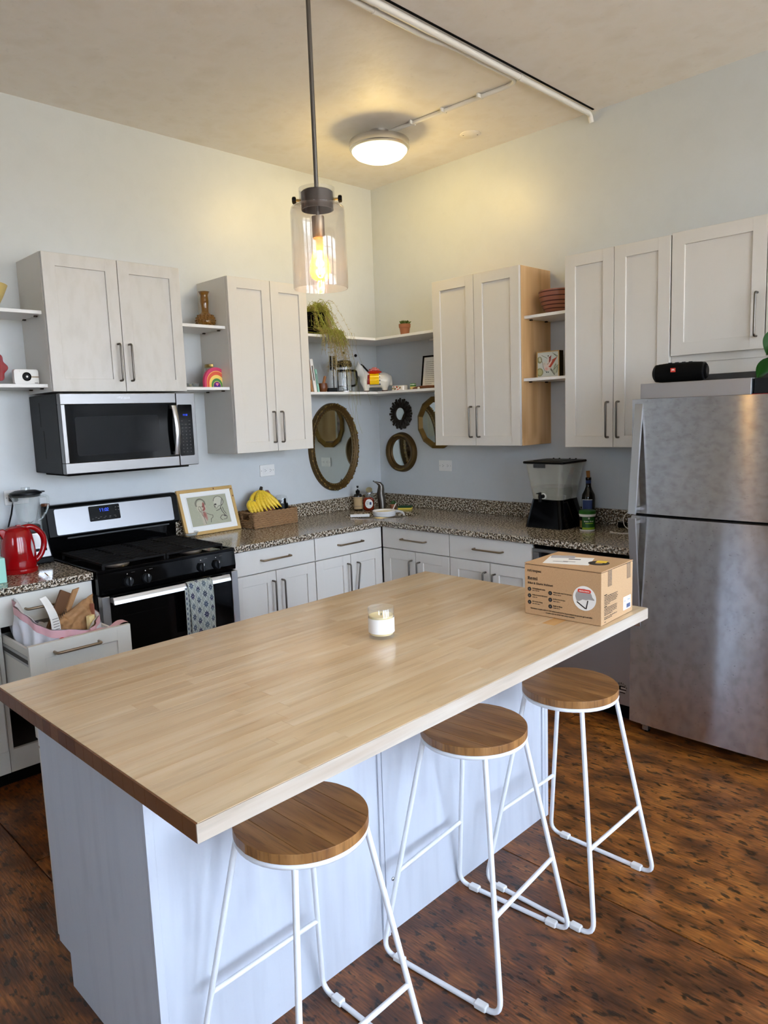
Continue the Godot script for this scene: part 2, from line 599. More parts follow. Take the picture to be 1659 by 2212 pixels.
	var o2 := noise_bytes(1024, 0.05, 53, FastNoiseLite.TYPE_SIMPLEX_SMOOTH, 4, Vector2(1, 14))
	var oak := two_noise(1024, o1, [[0.0, Color(0.54, 0.375, 0.21)], [0.4, Color(0.62, 0.455, 0.265)], [0.7, Color(0.675, 0.505, 0.31)], [1.0, Color(0.72, 0.56, 0.36)]], o2, 60, 110, 0.86)
	for k in 4:
		var tint: Color = [Color(0.97, 0.96, 0.95), Color(0.92, 0.90, 0.87), Color(1.0, 0.985, 0.96), Color(0.95, 0.93, 0.92)][k]
		triplanar(mk("oak_%d" % k, tint * Color(0.94, 0.90, 0.86), 0.38), oak, Vector3(1.7, 1.7, 1.7), false, Vector3(0.29 * k, 0.1 * k, 0.41 * k))
	# granite
	var c1 := noise_bytes(1024, 0.050, 61, FastNoiseLite.TYPE_SIMPLEX, 3)
	var c2 := noise_bytes(1024, 0.075, 63, FastNoiseLite.TYPE_SIMPLEX, 3)
	var gran := two_noise(1024, c1, [[0.0, Color(0.30, 0.26, 0.215)], [0.34, Color(0.42, 0.37, 0.31)], [0.44, Color(0.60, 0.555, 0.495)], [0.52, Color(0.76, 0.74, 0.70)], [0.66, Color(0.85, 0.84, 0.815)], [1.0, Color(0.90, 0.895, 0.88)]], c2, 78, 104, 0.11)
	var gr := mk("granite", Color(0.93, 0.90, 0.85), 0.13)
	triplanar(gr, gran, Vector3(1.05, 1.05, 1.05))
	# metals
	mk("steel", Color(0.50, 0.50, 0.505), 0.34, 1.0, {"anisotropy_enabled": true, "anisotropy": 0.6})
	var st1 := noise_bytes(1024, 0.09, 71, FastNoiseLite.TYPE_SIMPLEX_SMOOTH, 3, Vector2(2.5, 1))
	var st2 := noise_bytes(1024, 0.012, 73, FastNoiseLite.TYPE_SIMPLEX_SMOOTH, 4)
	var fs := mk("fridge_steel", Color(0.84, 0.84, 0.845), 0.24, 1.0, {"anisotropy_enabled": true, "anisotropy": -1.0})
	fs.albedo_texture = two_noise(1024, st2, [[0.0, Color(0.86, 0.855, 0.85)], [0.5, Color(0.95, 0.95, 0.95)], [1.0, Color(1, 1, 1)]], st1, 40, 58, 0.80)
	mk("steel_plain", Color(0.68, 0.68, 0.68), 0.32, 1.0)
	mk("steel_soft", Color(0.72, 0.72, 0.73), 0.48, 1.0)
	mk("steel_bright", Color(0.82, 0.82, 0.82), 0.28, 1.0)
	mk("nickel", Color(0.42, 0.40, 0.375), 0.34, 1.0)
	mk("collar_metal", Color(0.27, 0.24, 0.22), 0.32, 1.0)
	mk("nickel_warm", Color(0.56, 0.50, 0.42), 0.36, 1.0)
	mk("chrome", Color(0.85, 0.85, 0.86), 0.1, 1.0)
	mk("mirror_glass", Color(0.90, 0.93, 0.91), 0.01, 1.0)
	mk("gilt", Color(0.33, 0.25, 0.12), 0.45, 0.55)
	mk("gilt_bright", Color(0.52, 0.42, 0.23), 0.4, 0.6)
	mk("bronze_dark", Color(0.15, 0.125, 0.09), 0.5, 0.5)
	mk("brass", Color(0.62, 0.53, 0.33), 0.35, 1.0)
	mk("lid_gold", Color(0.78, 0.72, 0.55), 0.3, 1.0)
	# plastics, enamel, glass
	mk("black_gloss", Color(0.015, 0.016, 0.02), 0.08, 0.0, {"metallic_specular": 0.25})
	mk("black_satin", Color(0.03, 0.032, 0.036), 0.35, 0.0, {"metallic_specular": 0.25})
	mk("black_matt", Color(0.03, 0.03, 0.03), 0.75, 0.0, {"metallic_specular": 0.2})
	mk("cast_iron", Color(0.06, 0.056, 0.055), 0.55, 0.0, {"metallic_specular": 0.25})
	mk("dark_plastic", Color(0.10, 0.11, 0.12), 0.45, 0.0, {"metallic_specular": 0.3})
	mk("charcoal", Color(0.20, 0.205, 0.215), 0.5)
	mk("mesh_window", Color(0.07, 0.075, 0.085), 0.12, 0.0, {"metallic_specular": 0.25})
	see_through("tape", Color(0.66, 0.54, 0.40), 0.45, 0.2)
	mk("white_plastic", Color(0.90, 0.90, 0.89), 0.35)
	mk("white_enamel", Color(0.90, 0.905, 0.91), 0.30)
	mk("pipe_white", Color(0.88, 0.88, 0.87), 0.45)
	mk("red_plastic", Color(0.56, 0.015, 0.035), 0.12)
	mk("red_dark", Color(0.50, 0.05, 0.07), 0.35)
	mk("paper_white", Color(0.92, 0.92, 0.90), 0.7)
	mk("ink", Color(0.08, 0.06, 0.05), 0.7)
	mk("ink_grey", Color(0.35, 0.34, 0.33), 0.7)
	mk("screen_blue", Color(0.02, 0.03, 0.05), 0.4, 0.0, {"emission_enabled": true, "emission": Color(0.10, 0.30, 1.0), "emission_energy_multiplier": 2.2})
	see_through("clear_glass", Color(0.80, 0.86, 0.86), 0.07)
	see_through("clear_thick", Color(0.70, 0.76, 0.76), 0.18)
	see_through("oven_glass", Color(0.02, 0.02, 0.025), 0.9, 0.05)
	see_through("frosted_tank", Color(0.82, 0.82, 0.76), 0.24, 0.08)
	see_through("tank_liquid", Color(0.62, 0.63, 0.57), 0.40, 0.1)
	see_through("pendant_glass", Color(0.30, 0.27, 0.26), 0.10, 0.03)
	see_through("bulb_glass", Color(1.0, 0.62, 0.18), 0.22, 0.03)
	see_through("amber_glass", Color(0.50, 0.33, 0.04), 0.70, 0.05)
	see_through("film", Color(0.90, 0.90, 0.92), 0.55, 0.25)
	# pottery, cloth, food
	mk("terracotta", Color(0.58, 0.38, 0.28), 0.8)
	mk("soil", Color(0.12, 0.085, 0.06), 0.95)
	mk("yellow_ceramic", Color(0.84, 0.75, 0.48), 0.5)
	mk("leaf", Color(0.30, 0.40, 0.16), 0.5, 0.0, {"backlight_enabled": true, "backlight": Color(0.2, 0.3, 0.06)})
	mk("leaf_dark", Color(0.10, 0.26, 0.07), 0.35, 0.0, {"backlight_enabled": true, "backlight": Color(0.08, 0.2, 0.03)})
	mk("strand_green", Color(0.63, 0.64, 0.27), 0.6, 0.0, {"backlight_enabled": true, "backlight": Color(0.3, 0.34, 0.1)})
	mk("strand_dry", Color(0.66, 0.58, 0.36), 0.7)
	var ban := mk("banana_skin", Color(1, 1, 1), 0.45)
	triplanar(ban, two_noise(512, soft, [[0.0, Color(0.78, 0.68, 0.16)], [0.5, Color(0.90, 0.75, 0.19)], [1.0, Color(0.93, 0.80, 0.28)]], noise_bytes(512, 0.022, 81), 38, 56, 0.45), Vector3(9, 9, 9), false)
	mk("banana_green", Color(0.62, 0.66, 0.20), 0.5)
	mk("banana_tip", Color(0.14, 0.10, 0.06), 0.8)
	var grass := mk("seagrass", Color(1, 1, 1), 0.8)
	triplanar(grass, two_noise(512, fine, [[0.0, Color(0.36, 0.25, 0.15)], [0.45, Color(0.56, 0.42, 0.28)], [1.0, Color(0.74, 0.60, 0.43)]], fine, 40, 110, 0.65), Vector3(9, 9, 9), false)
	var kraft := mk("cardboard", Color(0.76, 0.62, 0.46), 0.75)
	triplanar(kraft, two_noise(512, fine, [[0.0, Color(0.93, 0.92, 0.90)], [1.0, Color(1, 1, 1)]], soft, 0, 60, 0.95), Vector3(6, 6, 6), false)
	mk("cardboard_dark", Color(0.30, 0.20, 0.13), 0.85)
	var kp := mk("kraft_paper", Color(0.68, 0.51, 0.34), 0.7, 0.0, {"backlight_enabled": true, "backlight": Color(0.12, 0.09, 0.05)})
	triplanar(kp, two_noise(512, soft, [[0.0, Color(0.88, 0.87, 0.85)], [1.0, Color(1, 1, 1)]], fine, 0, 60, 0.93), Vector3(5, 5, 5), false)
	mk("brown_bag", Color(0.38, 0.25, 0.14), 0.6)
	mk("bag_white", Color(0.90, 0.90, 0.92), 0.32, 0.0, {"backlight_enabled": true, "backlight": Color(0.3, 0.3, 0.3)})
	mk("bag_pink", Color(0.90, 0.70, 0.72), 0.4, 0.0, {"backlight_enabled": true, "backlight": Color(0.2, 0.12, 0.12)})
	mk("orange_red", Color(0.86, 0.24, 0.07), 0.45)
	mk("teal", Color(0.58, 0.80, 0.74), 0.4)
	mk("wax", Color(0.91, 0.84, 0.62), 0.5, 0.0, {"subsurf_scatter_enabled": true, "subsurf_scatter_strength": 0.2})
	mk("light_wood", Color(0.80, 0.66, 0.42), 0.5)
	mk("frame_wood", Color(0.76, 0.62, 0.38), 0.5)
	mk("mortar_wood", Color(0.40, 0.22, 0.11), 0.35)
	mk("pestle_wood", Color(0.60, 0.38, 0.18), 0.4)
	mk("yellow_glaze", Color(0.95, 0.78, 0.05), 0.2)
	mk("red_glaze", Color(0.80, 0.16, 0.08), 0.2)
	mk("pink_glaze", Color(0.92, 0.55, 0.52), 0.25)
	mk("blue_glaze", Color(0.22, 0.28, 0.40), 0.3)
	mk("hoof", Color(0.20, 0.07, 0.05), 0.4)
	mk("white_glaze", Color(0.90, 0.89, 0.86), 0.12)
	mk("honey", Color(0.45, 0.11, 0.02), 0.15)
	mk("soap_dark", Color(0.06, 0.045, 0.04), 0.2)
	mk("tan_label", Color(0.72, 0.62, 0.46), 0.7)
	mk("wine_glass", Color(0.02, 0.022, 0.018), 0.08)
	mk("wine_label", Color(0.16, 0.24, 0.42), 0.6)
	mk("cork", Color(0.62, 0.42, 0.22), 0.85)
	mk("tub_green", Color(0.05, 0.30, 0.08), 0.35)
	mk("tub_lid", Color(0.10, 0.36, 0.08), 0.4)
	mk("tub_lime", Color(0.58, 0.72, 0.20), 0.5)
	mk("sponge_yellow", Color(0.86, 0.78, 0.32), 0.9)
	mk("sponge_green", Color(0.06, 0.22, 0.12), 0.95)
	mk("sticker_yellow", Color(0.95, 0.80, 0.15), 0.5)
	mk("tag_red", Color(0.85, 0.24, 0.18), 0.5)
	mk("badge_red", Color(0.80, 0.20, 0.13), 0.5)
	mk("purple", Color(0.32, 0.12, 0.50), 0.5)
	mk("grass_green", Color(0.30, 0.55, 0.30), 0.5)
	mk("sun_yellow", Color(0.97, 0.85, 0.45), 0.5)
	mk("coral", Color(0.88, 0.38, 0.27), 0.5)
	mk("rose", Color(0.82, 0.26, 0.42), 0.5)
	mk("pink", Color(0.90, 0.45, 0.62), 0.5)
	mk("stripe_clay", Color(0.58, 0.36, 0.28), 0.3)
	mk("stripe_dark", Color(0.26, 0.07, 0.04), 0.3)
	mk("photo_dark", Color(0.10, 0.11, 0.10), 0.4)

# ------------------------------------------------------------------ setting
const RX := -7.4        # far side wall
const RZ := 6.6         # window wall behind the camera

func room() -> void:
	# floor: stained plywood sheets, 1.22 m wide, on a dark base
	var fl := Node3D.new()
	fl.name = "floor"
	fl.set_meta("kind", "structure")
	add_child(fl)
	part(MB.new().span(Vector3(RX - 0.2, -0.12, -0.2), Vector3(0.2, -0.012, RZ + 0.2)), "floor_base", M["floor_gap"], fl)
	var xs := [0.0, -0.66, -1.88, -3.10, -4.32, -5.54, -6.76, RX]
	var zs := [2.07, 2.07, 1.25, 2.3, 1.6, 2.0, 1.0]
	for i in xs.size() - 1:
		var z: float = zs[i] - 2.44 if zs[i] > 0.0 else zs[i]
		while z > 0.0:
			z -= 2.44
		while z < RZ:
			var z0 := maxf(z, 0.0)
			var z1 := minf(z + 2.44, RZ)
			if z1 > z0 + 0.02:
				var k: int = [0, 1, 2, 3, 2, 0, 1][i] if z > 1.9 or i > 1 else 0
				var mb := MB.new().span(Vector3(xs[i + 1] + 0.002, -0.013, z0 + 0.002), Vector3(xs[i] - 0.002, 0.0, z1 - 0.002), 0.001)
				part(mb, "plywood_sheet", M["floor_%d" % k], fl)
			z += 2.44
	struct("ceiling", MB.new().span(Vector3(RX - 0.2, H, -0.2), Vector3(0.2, H + 0.2, RZ + 0.2)), M["ceiling_plaster"])
	struct("wall_left", MB.new().span(Vector3(RX - 0.2, 0, -0.2), Vector3(0.2, H, 0.0)), M["wall_paint"])
	struct("wall_right", MB.new().span(Vector3(0, 0, 0), Vector3(0.2, H, RZ + 0.2)), M["wall_paint"])
	# window wall: brick piers between tall windows
	var sill := 0.75
	var head := 2.95
	var wins := [[-4.55, -3.25], [-2.95, -1.65], [-1.35, -0.10]]
	var mb := MB.new()
	mb.span(Vector3(RX - 0.2, 0, RZ), Vector3(0.2, sill, RZ + 0.2))
	mb.span(Vector3(RX - 0.2, head, RZ), Vector3(0.2, H, RZ + 0.2))
	var x := RX - 0.2
	for w in wins:
		mb.span(Vector3(x, sill, RZ), Vector3(w[0], head, RZ + 0.2))
		x = w[1]
	mb.span(Vector3(x, sill, RZ), Vector3(0.2, head, RZ + 0.2))
	struct("wall_back", mb, M["brick_masonry"])
	# the far side wall has two windows of the same kind
	var side := [[4.6, 6.1]]
	var fw := MB.new()
	var high := 1.75
	fw.span(Vector3(RX - 0.2, 0, 0), Vector3(RX, high, RZ))
	fw.span(Vector3(RX - 0.2, head, 0), Vector3(RX, H, RZ))
	var z := 0.0
	for w in side:
		fw.span(Vector3(RX - 0.2, high, z), Vector3(RX, head, w[0]))
		z = w[1]
	fw.span(Vector3(RX - 0.2, high, z), Vector3(RX, head, RZ))
	struct("wall_far", fw, M["wall_paint"])
	var n := 0
	for w in wins:
		n += 1
		window(n, w[1] - w[0], sill, head, Vector3(w[1], 0, RZ + 0.1), PI)
	for w in side:
		n += 1
		window(n, w[1] - w[0], high, head, Vector3(RX - 0.1, 0, w[1]), PI / 2)

func window(n: int, w: float, sill: float, head: float, at: Vector3, turn: float) -> void:
	var o := Node3D.new()
	o.name = "window_%d" % n
	o.set_meta("kind", "structure")
	add_child(o)
	o.position = at
	o.rotation.y = turn
	var fr := MB.new()
	fr.span(Vector3(0, sill, -0.03), Vector3(0.05, head, 0.03))
	fr.span(Vector3(w - 0.05, sill, -0.03), Vector3(w, head, 0.03))
	fr.span(Vector3(0.05, sill, -0.03), Vector3(w - 0.05, sill + 0.06, 0.03))
	fr.span(Vector3(0.05, head - 0.06, -0.03), Vector3(w - 0.05, head, 0.03))
	part(fr, "window_frame", M["pane_frame"], o)
	for k in [1, 2]:
		var xm: float = w * k / 3.0
		part(MB.new().span(Vector3(xm - 0.012, sill + 0.06, -0.02), Vector3(xm + 0.012, head - 0.06, 0.02)), "glazing_bar", M["pane_frame"], o)
	for k in [1, 2, 3]:
		var ym := lerpf(sill, head, k / 4.0)
		part(MB.new().span(Vector3(0.05, ym - 0.012, -0.018), Vector3(w - 0.05, ym + 0.012, 0.018)), "glazing_bar", M["pane_frame"], o)
	part(MB.new().span(Vector3(0.04, sill + 0.05, -0.002), Vector3(w - 0.04, head - 0.05, 0.002)), "pane", M["window_glass"], o)

# ------------------------------------------------------------------ cabinets: local x runs along the wall, local z out of it
const LEFT := 0.0
const RIGHT := -PI / 2

func handle(p0: Vector3, p1: Vector3, out: float, parent: Node3D, m := "nickel", r := 0.0055) -> void:
	var z := Vector3(0, 0, out)
	part(MB.new().tube(rounded([p0, p0 + z, p1 + z, p1], 0.012, 4), r, 8), "handle", M[m], parent)

func shaker(x0: float, x1: float, y0: float, y1: float, z: float, m: Material, parent: Node3D, called := "door", fw := 0.062) -> MeshInstance3D:
	var t := 0.02
	var b := 0.0015
	var mb := MB.new()
	mb.span(Vector3(x0, y0, z), Vector3(x0 + fw, y1, z + t), b)
	mb.span(Vector3(x1 - fw, y0, z), Vector3(x1, y1, z + t), b)
	mb.span(Vector3(x0 + fw - b, y1 - fw, z), Vector3(x1 - fw + b, y1, z + t), b)
	mb.span(Vector3(x0 + fw - b, y0, z), Vector3(x1 - fw + b, y0 + fw, z + t), b)
	mb.span(Vector3(x0 + fw - 0.003, y0 + fw - 0.003, z + 0.002), Vector3(x1 - fw + 0.003, y1 - fw + 0.003, z + t - 0.009))
	return part(mb, called, m, parent)

func upper(at: Vector3, turn: float, w: float, y0: float, y1: float, split: float, label: String, paint := "cabinet_paint", side := "cabinet_paint", low := true, hang := 0.185) -> Node3D:
	var o := thing("wall_cabinet", label, "cabinet", at, turn, "painted wall cabinets")
	var d := 0.307
	part(MB.new().span(Vector3(0.0, y0, 0.0), Vector3(w, y1, d), 0.001), "body", M[side], o)
	var g := 0.0015
	var a := shaker(g, split - g, y0 + 0.001, y1 - 0.001, d + 0.0015, M[paint], o)
	var b := shaker(split + g, w - g, y0 + 0.001, y1 - 0.001, d + 0.0015, M[paint], o)
	var yb := y0 + 0.055 if low else y0 + 0.25
	handle(Vector3(split - 0.028, yb, d + 0.02), Vector3(split - 0.028, yb + hang, d + 0.02), 0.032, a)
	handle(Vector3(split + 0.032, yb, d + 0.02), Vector3(split + 0.032, yb + hang, d + 0.02), 0.032, b)
	return o

func upper_cabinets() -> void:
	upper(Vector3(-2.524, 0, 0), LEFT, 0.725, 1.768, 2.428, 0.373, "smeared light grey two-door wall cabinet above the microwave", "cabinet_paint_smeared")
	upper(Vector3(-1.499, 0, 0), LEFT, 0.580, 1.403, 2.422, 0.299, "tall light grey two-door wall cabinet left of the corner shelves")
	upper(Vector3(0, 0, 0.8534), RIGHT, 0.660, 1.391, 2.420, 0.331, "light grey two-door wall cabinet with bare wooden right side", "cabinet_paint", "birch_veneer")
	upper(Vector3(0, 0, 1.809), RIGHT, 0.584, 1.3855, 2.413, 0.288, "tall light grey two-door wall cabinet just left of the fridge")
	var o := thing("wall_cabinet", "short light grey wall cabinet over the top of the fridge", "cabinet", Vector3(0, 0, 2.396), RIGHT, "painted wall cabinets")
	var w := 0.868
	part(MB.new().span(Vector3(0, 1.80, 0), Vector3(w, 2.418, 0.305), 0.001), "body", M["cabinet_paint"], o)
	part(MB.new().span(Vector3(0, 1.738, 0.270), Vector3(w, 1.800, 0.300), 0.001), "filler_panel", M["cabinet_paint"], o)
	var a := shaker(0.002, 0.4305, 1.836, 2.418, 0.3065, M["cabinet_paint"], o)
	var b := shaker(0.4345, w - 0.002, 1.836, 2.418, 0.3065, M["cabinet_paint"], o)
	handle(Vector3(0.396, 1.894, 0.326), Vector3(0.396, 2.086, 0.326), 0.032, a)
	handle(Vector3(0.470, 1.894, 0.326), Vector3(0.470, 2.086, 0.326), 0.032, b)

func shelf(at: Vector3, turn: float, w: float, y: float, d: float, label: String) -> void:
	var o := thing("shelf", label, "shelf", at + Vector3(0, y, 0), turn, "white wall shelves")
	part(MB.new().span(Vector3(0, -0.017, 0.0), Vector3(w, 0, d), 0.001), "board", M["shelf_white"], o)
	for z in [0.06, d - 0.06]:
		for x in ([0.008, w - 0.008] if w < 0.4 else [w - 0.008]):
			part(MB.new().box(Vector3(x, -0.0205, z), Vector3(0.014, 0.007, 0.016), 0.001), "shelf_peg", M["bronze_dark"], o)

func shelves() -> void:
	shelf(Vector3(-3.45, 0, 0), LEFT, 0.926, 2.157, 0.276, "white shelf at the left edge holding the yellow bowl")
	shelf(Vector3(-3.45, 0, 0), LEFT, 0.926, 1.808, 0.268, "white shelf holding the instant camera and red picture frame")
	shelf(Vector3(-1.799, 0, 0), LEFT, 0.300, 2.144, 0.282, "short white shelf under the amber knobbly vase")
	shelf(Vector3(-1.799, 0, 0), LEFT, 0.300, 1.794, 0.290, "short white shelf under the rainbow ornament")
	shelf(Vector3(0, 0, 1.5134), RIGHT, 0.2955, 2.138, 0.280, "short white shelf under the striped clay bowl")
	shelf(Vector3(0, 0, 1.5134), RIGHT, 0.2955, 1.782, 0.290, "short white shelf under the framed bird tile")
	for k in 2:
		var y: float = [2.132, 1.764][k]
		var o := thing("corner_shelf", ["upper white L-shaped corner shelf holding the trailing plant", "lower white L-shaped corner shelf holding the donkey jar"][k], "shelf", Vector3(0, y, 0), 0, "corner shelves")
		var d := 0.30
		part(MB.new().prism([Vector2(-0.9185, 0), Vector2(0, 0), Vector2(0, d), Vector2(-d, d), Vector2(-0.9185, d)], -0.017, 0.0, "y", 0.001), "board", M["shelf_white"], o)
		part(MB.new().prism([Vector2(-d, d + 0.0008), Vector2(0, d + 0.0008), Vector2(0, 0.8525), Vector2(-d, 0.8525)], -0.017, 0.0, "y", 0.001), "board", M["shelf_white"], o)
		if k == 0:
			part(MB.new().span(Vector3(-0.02, -0.030, 0.55), Vector3(-0.002, -0.017, 0.85), 0.001), "cleat", M["shelf_white"], o)

func base_unit(at: Vector3, turn: float, w: float, split: float, label: String, x_in := 0.0, lean := 0.0) -> Node3D:
	var o := thing("base_cabinet", label, "cabinet", at, turn, "painted base cabinets")
	var z := 0.596
	part(MB.new().span(Vector3(0.0, 0.10, 0.02), Vector3(w, CT - 0.036, z)), "body", M["cabinet_paint"], o)
	part(MB.new().span(Vector3(0.0, 0.0, 0.02), Vector3(w, 0.10, z - 0.06)), "toe_kick", M["dark_plastic"], o)
	var g := 0.002
	var dr := part(MB.new().span(Vector3(x_in + g, 0.742, z + 0.001), Vector3(w - g, 0.876, z + 0.021), 0.0015), "drawer", M["cabinet_paint"], o)
	var xc := (x_in + w) * 0.5
	handle(Vector3(xc - 0.10, 0.811, z + 0.021), Vector3(xc + 0.10, 0.811, z + 0.021), 0.03, dr, "nickel_warm")
	var a := shaker(x_in + g, split - g, 0.118, 0.736, z + 0.001, M["cabinet_paint"], o)
	var b := shaker(split + g, w - g, 0.118, 0.736, z + 0.001, M["cabinet_paint"], o)
	handle(Vector3(split - 0.028, 0.468, z + 0.021), Vector3(split - 0.028, 0.680, z + 0.021), 0.032, a)
	handle(Vector3(split + 0.038 - lean, 0.468, z + 0.021), Vector3(split + 0.038 + lean, 0.676, z + 0.021), 0.032, b)
	return o

func base_cabinets() -> void:
	base_unit(Vector3(-1.772, 0, 0), LEFT, 0.586, 0.294, "white base cabinet with drawer and two doors right of the range")
	base_unit(Vector3(-1.184, 0, 0), LEFT, 0.564, 0.285, "white base cabinet whose right door handle hangs crooked", 0.0, 0.016)
	base_unit(Vector3(0, 0, 0.622), RIGHT, 0.570, 0.289, "white base cabinet under the right end of the sink")
	base_unit(Vector3(0, 0, 1.194), RIGHT, 0.586, 0.298, "white base cabinet with drawer next to the dishwasher")
	# left of the range: a drawer above an opened pull-out
	var z := 0.596
	var o := thing("waste_cabinet", "white base cabinet left of the range with its bin drawer pulled open", "cabinet", Vector3(-2.962, 0, 0))
	var w := 0.424
	var t := 0.018
	part(MB.new().span(Vector3(0, 0.10, 0.02), Vector3(t, CT - 0.036, z), 0.001), "side_panel", M["cabinet_cream"], o)
	part(MB.new().span(Vector3(w - t, 0.10, 0.02), Vector3(w, CT - 0.036, z), 0.001), "side_panel", M["cabinet_cream"], o)
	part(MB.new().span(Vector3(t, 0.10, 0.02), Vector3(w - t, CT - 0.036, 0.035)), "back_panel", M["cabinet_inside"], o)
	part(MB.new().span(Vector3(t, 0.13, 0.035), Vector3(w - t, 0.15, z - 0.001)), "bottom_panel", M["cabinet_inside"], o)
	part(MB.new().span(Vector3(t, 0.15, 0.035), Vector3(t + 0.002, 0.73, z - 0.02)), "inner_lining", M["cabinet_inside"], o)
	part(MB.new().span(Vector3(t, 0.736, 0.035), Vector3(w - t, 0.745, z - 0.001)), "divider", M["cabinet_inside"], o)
	part(MB.new().span(Vector3(0, 0.075, z - 0.018), Vector3(w, 0.178, z), 0.001), "lower_rail", M["cabinet_cream"], o)
	part(MB.new().span(Vector3(0, 0.0, 0.02), Vector3(w, 0.10, z - 0.055)), "toe_kick", M["black_matt"], o)
	var dr := part(MB.new().span(Vector3(0.002, 0.742, z + 0.001), Vector3(w - 0.002, 0.876, z + 0.021), 0.0015), "drawer", M["cabinet_cream"], o)
	handle(Vector3(0.12, 0.806, z + 0.021), Vector3(0.305, 0.806, z + 0.021), 0.03, dr, "nickel_warm")
	# the pull-out: front, box and runners
	var zf := 0.962
	var fr := shaker(0.0, w + 0.002, 0.352, 0.733, zf, M["cabinet_cream"], o, "pull_out_front")
	handle(Vector3(0.098, 0.690, zf + 0.02), Vector3(0.282, 0.690, zf + 0.02), 0.034, fr, "nickel_warm", 0.006)
	part(MB.new().span(Vector3(0.024, 0.44, 0.40), Vector3(0.036, 0.70, zf), 0.001), "drawer_side", M["cabinet_cream"], o)
	part(MB.new().span(Vector3(w - 0.036, 0.44, 0.40), Vector3(w - 0.024, 0.70, zf), 0.001), "drawer_side", M["cabinet_cream"], o)
	part(MB.new().span(Vector3(0.036, 0.44, 0.40), Vector3(w - 0.036, 0.452, zf)), "drawer_bottom", M["cabinet_cream"], o)
	part(MB.new().span(Vector3(0.036, 0.452, 0.40), Vector3(w - 0.036, 0.66, 0.412)), "drawer_back", M["cabinet_cream"], o)
	for sx in [0.0195, w - 0.0235]:
		var rn := part(MB.new().span(Vector3(sx, 0.625, 0.42), Vector3(sx + 0.004, 0.668, zf - 0.004), 0.0008), "runner", M["steel_plain"], o)
		part(MB.new().span(Vector3(sx - 0.001, 0.638, 0.60), Vector3(sx, 0.655, zf - 0.05)), "runner_slot", M["black_satin"], rn)
		part(MB.new().span(Vector3(sx - 0.001, 0.632, zf - 0.04), Vector3(sx, 0.662, zf - 0.012)), "runner_catch", M["black_satin"], rn)
	# its neighbour at the very edge of the picture
	var q := thing("base_cabinet", "white base cabinet cut off by the left edge of the picture", "cabinet", Vector3(-3.45, 0, 0), 0, "painted base cabinets")
	part(MB.new().span(Vector3(0, 0.10, 0.02), Vector3(0.4865, CT - 0.036, z)), "body", M["cabinet_paint"], q)
	part(MB.new().span(Vector3(0, 0, 0.02), Vector3(0.4865, 0.10, z - 0.055)), "toe_kick", M["black_matt"], q)
	part(MB.new().span(Vector3(0, 0.075, z - 0.018), Vector3(0.4865, 0.180, z + 0.001), 0.001), "lower_rail", M["cabinet_cream"], q)
	part(MB.new().span(Vector3(0.002, 0.742, z + 0.001), Vector3(0.482, 0.876, z + 0.021), 0.0015), "drawer", M["cabinet_cream"], q)
	shaker(0.002, 0.478, 0.185, 0.736, z + 0.001, M["cabinet_cream"], q)

func worktops() -> void:
	var th := 0.034
	var o := thing("granite_worktop", "speckled granite worktop left of the range under the kettle", "worktop", Vector3(-3.45, CT, 0))
	part(MB.new().span(Vector3(0, -th, 0.001), Vector3(0.912, 0, 0.640), 0.003), "slab", M["granite"], o)
	var q := thing("granite_worktop", "L-shaped speckled granite worktop with the corner sink", "worktop", Vector3(0, CT, 0))
	var csg := CSGCombiner3D.new()
	csg.name = "slab"
	q.add_child(csg)
	var pl := CSGPolygon3D.new()
	pl.name = "outline"
	var e := 0.640
	pl.polygon = PackedVector2Array([Vector2(-1.773, -0.001), Vector2(-0.001, -0.001), Vector2(-0.001, -2.36), Vector2(-e, -2.36), Vector2(-e, -e), Vector2(-1.773, -e)])
	pl.depth = th
	pl.rotation.x = -PI / 2      # local y becomes -z, depth grows upwards
	pl.material = M["granite"]
	csg.add_child(pl)
	var hole := CSGCylinder3D.new()
	hole.name = "sink_hole"
	hole.operation = CSGShape3D.OPERATION_SUBTRACTION
	hole.radius = 1.0
	hole.height = 0.2
	hole.sides = 48
	hole.smooth_faces = true
	hole.transform = Transform3D(Basis(Vector3.UP, -PI / 4).scaled_local(Vector3(0.262, 1, 0.170)), Vector3(-0.435, 0, 0.435))
	hole.material = M["granite"]
	csg.add_child(hole)
	var sa := thing("granite_splashback", "low granite splashback strip along the left wall", "splashback", Vector3(0, CT, 0), 0, "granite splashbacks")
	part(MB.new().span(Vector3(-1.773, 0.0005, 0.001), Vector3(-0.001, 0.095, 0.020), 0.002), "strip", M["granite"], sa)
	rebase(sa, Vector3(-0.887, 0, 0.01))
	var sb := thing("granite_splashback", "low granite splashback strip along the right wall", "splashback", Vector3(0, CT, 0), 0, "granite splashbacks")
	part(MB.new().span(Vector3(-0.020, 0.0005, 0.0205), Vector3(-0.001, 0.092, 2.355), 0.002), "strip", M["granite"], sb)
	rebase(sb, Vector3(-0.01, 0, 1.19))
	# sink bowl hung under the hole
	var s := thing("corner_sink", "oval steel sink bowl set under the granite in the corner", "sink", Vector3(-0.435, CT - th - 0.0005, 0.435), -PI / 4)
	var prof := [Vector2(0.0, -0.171), Vector2(0.70, -0.17), Vector2(0.90, -0.155), Vector2(0.98, -0.12), Vector2(1.0, 0.0), Vector2(1.06, 0.0)]
	var mb := MB.new()
	mb.xf = Transform3D(Basis.from_scale(Vector3(0.262, 1, 0.170)), Vector3.ZERO)
	mb.lathe(prof, 40, Vector3.ZERO, false)
	part(mb, "bowl", M["steel_plain"], s)
	part(MB.new().lathe([Vector2(0.0, -0.169), Vector2(0.036, -0.169), Vector2(0.042, -0.171)], 20, Vector3.ZERO, false), "drain", M["chrome"], s)

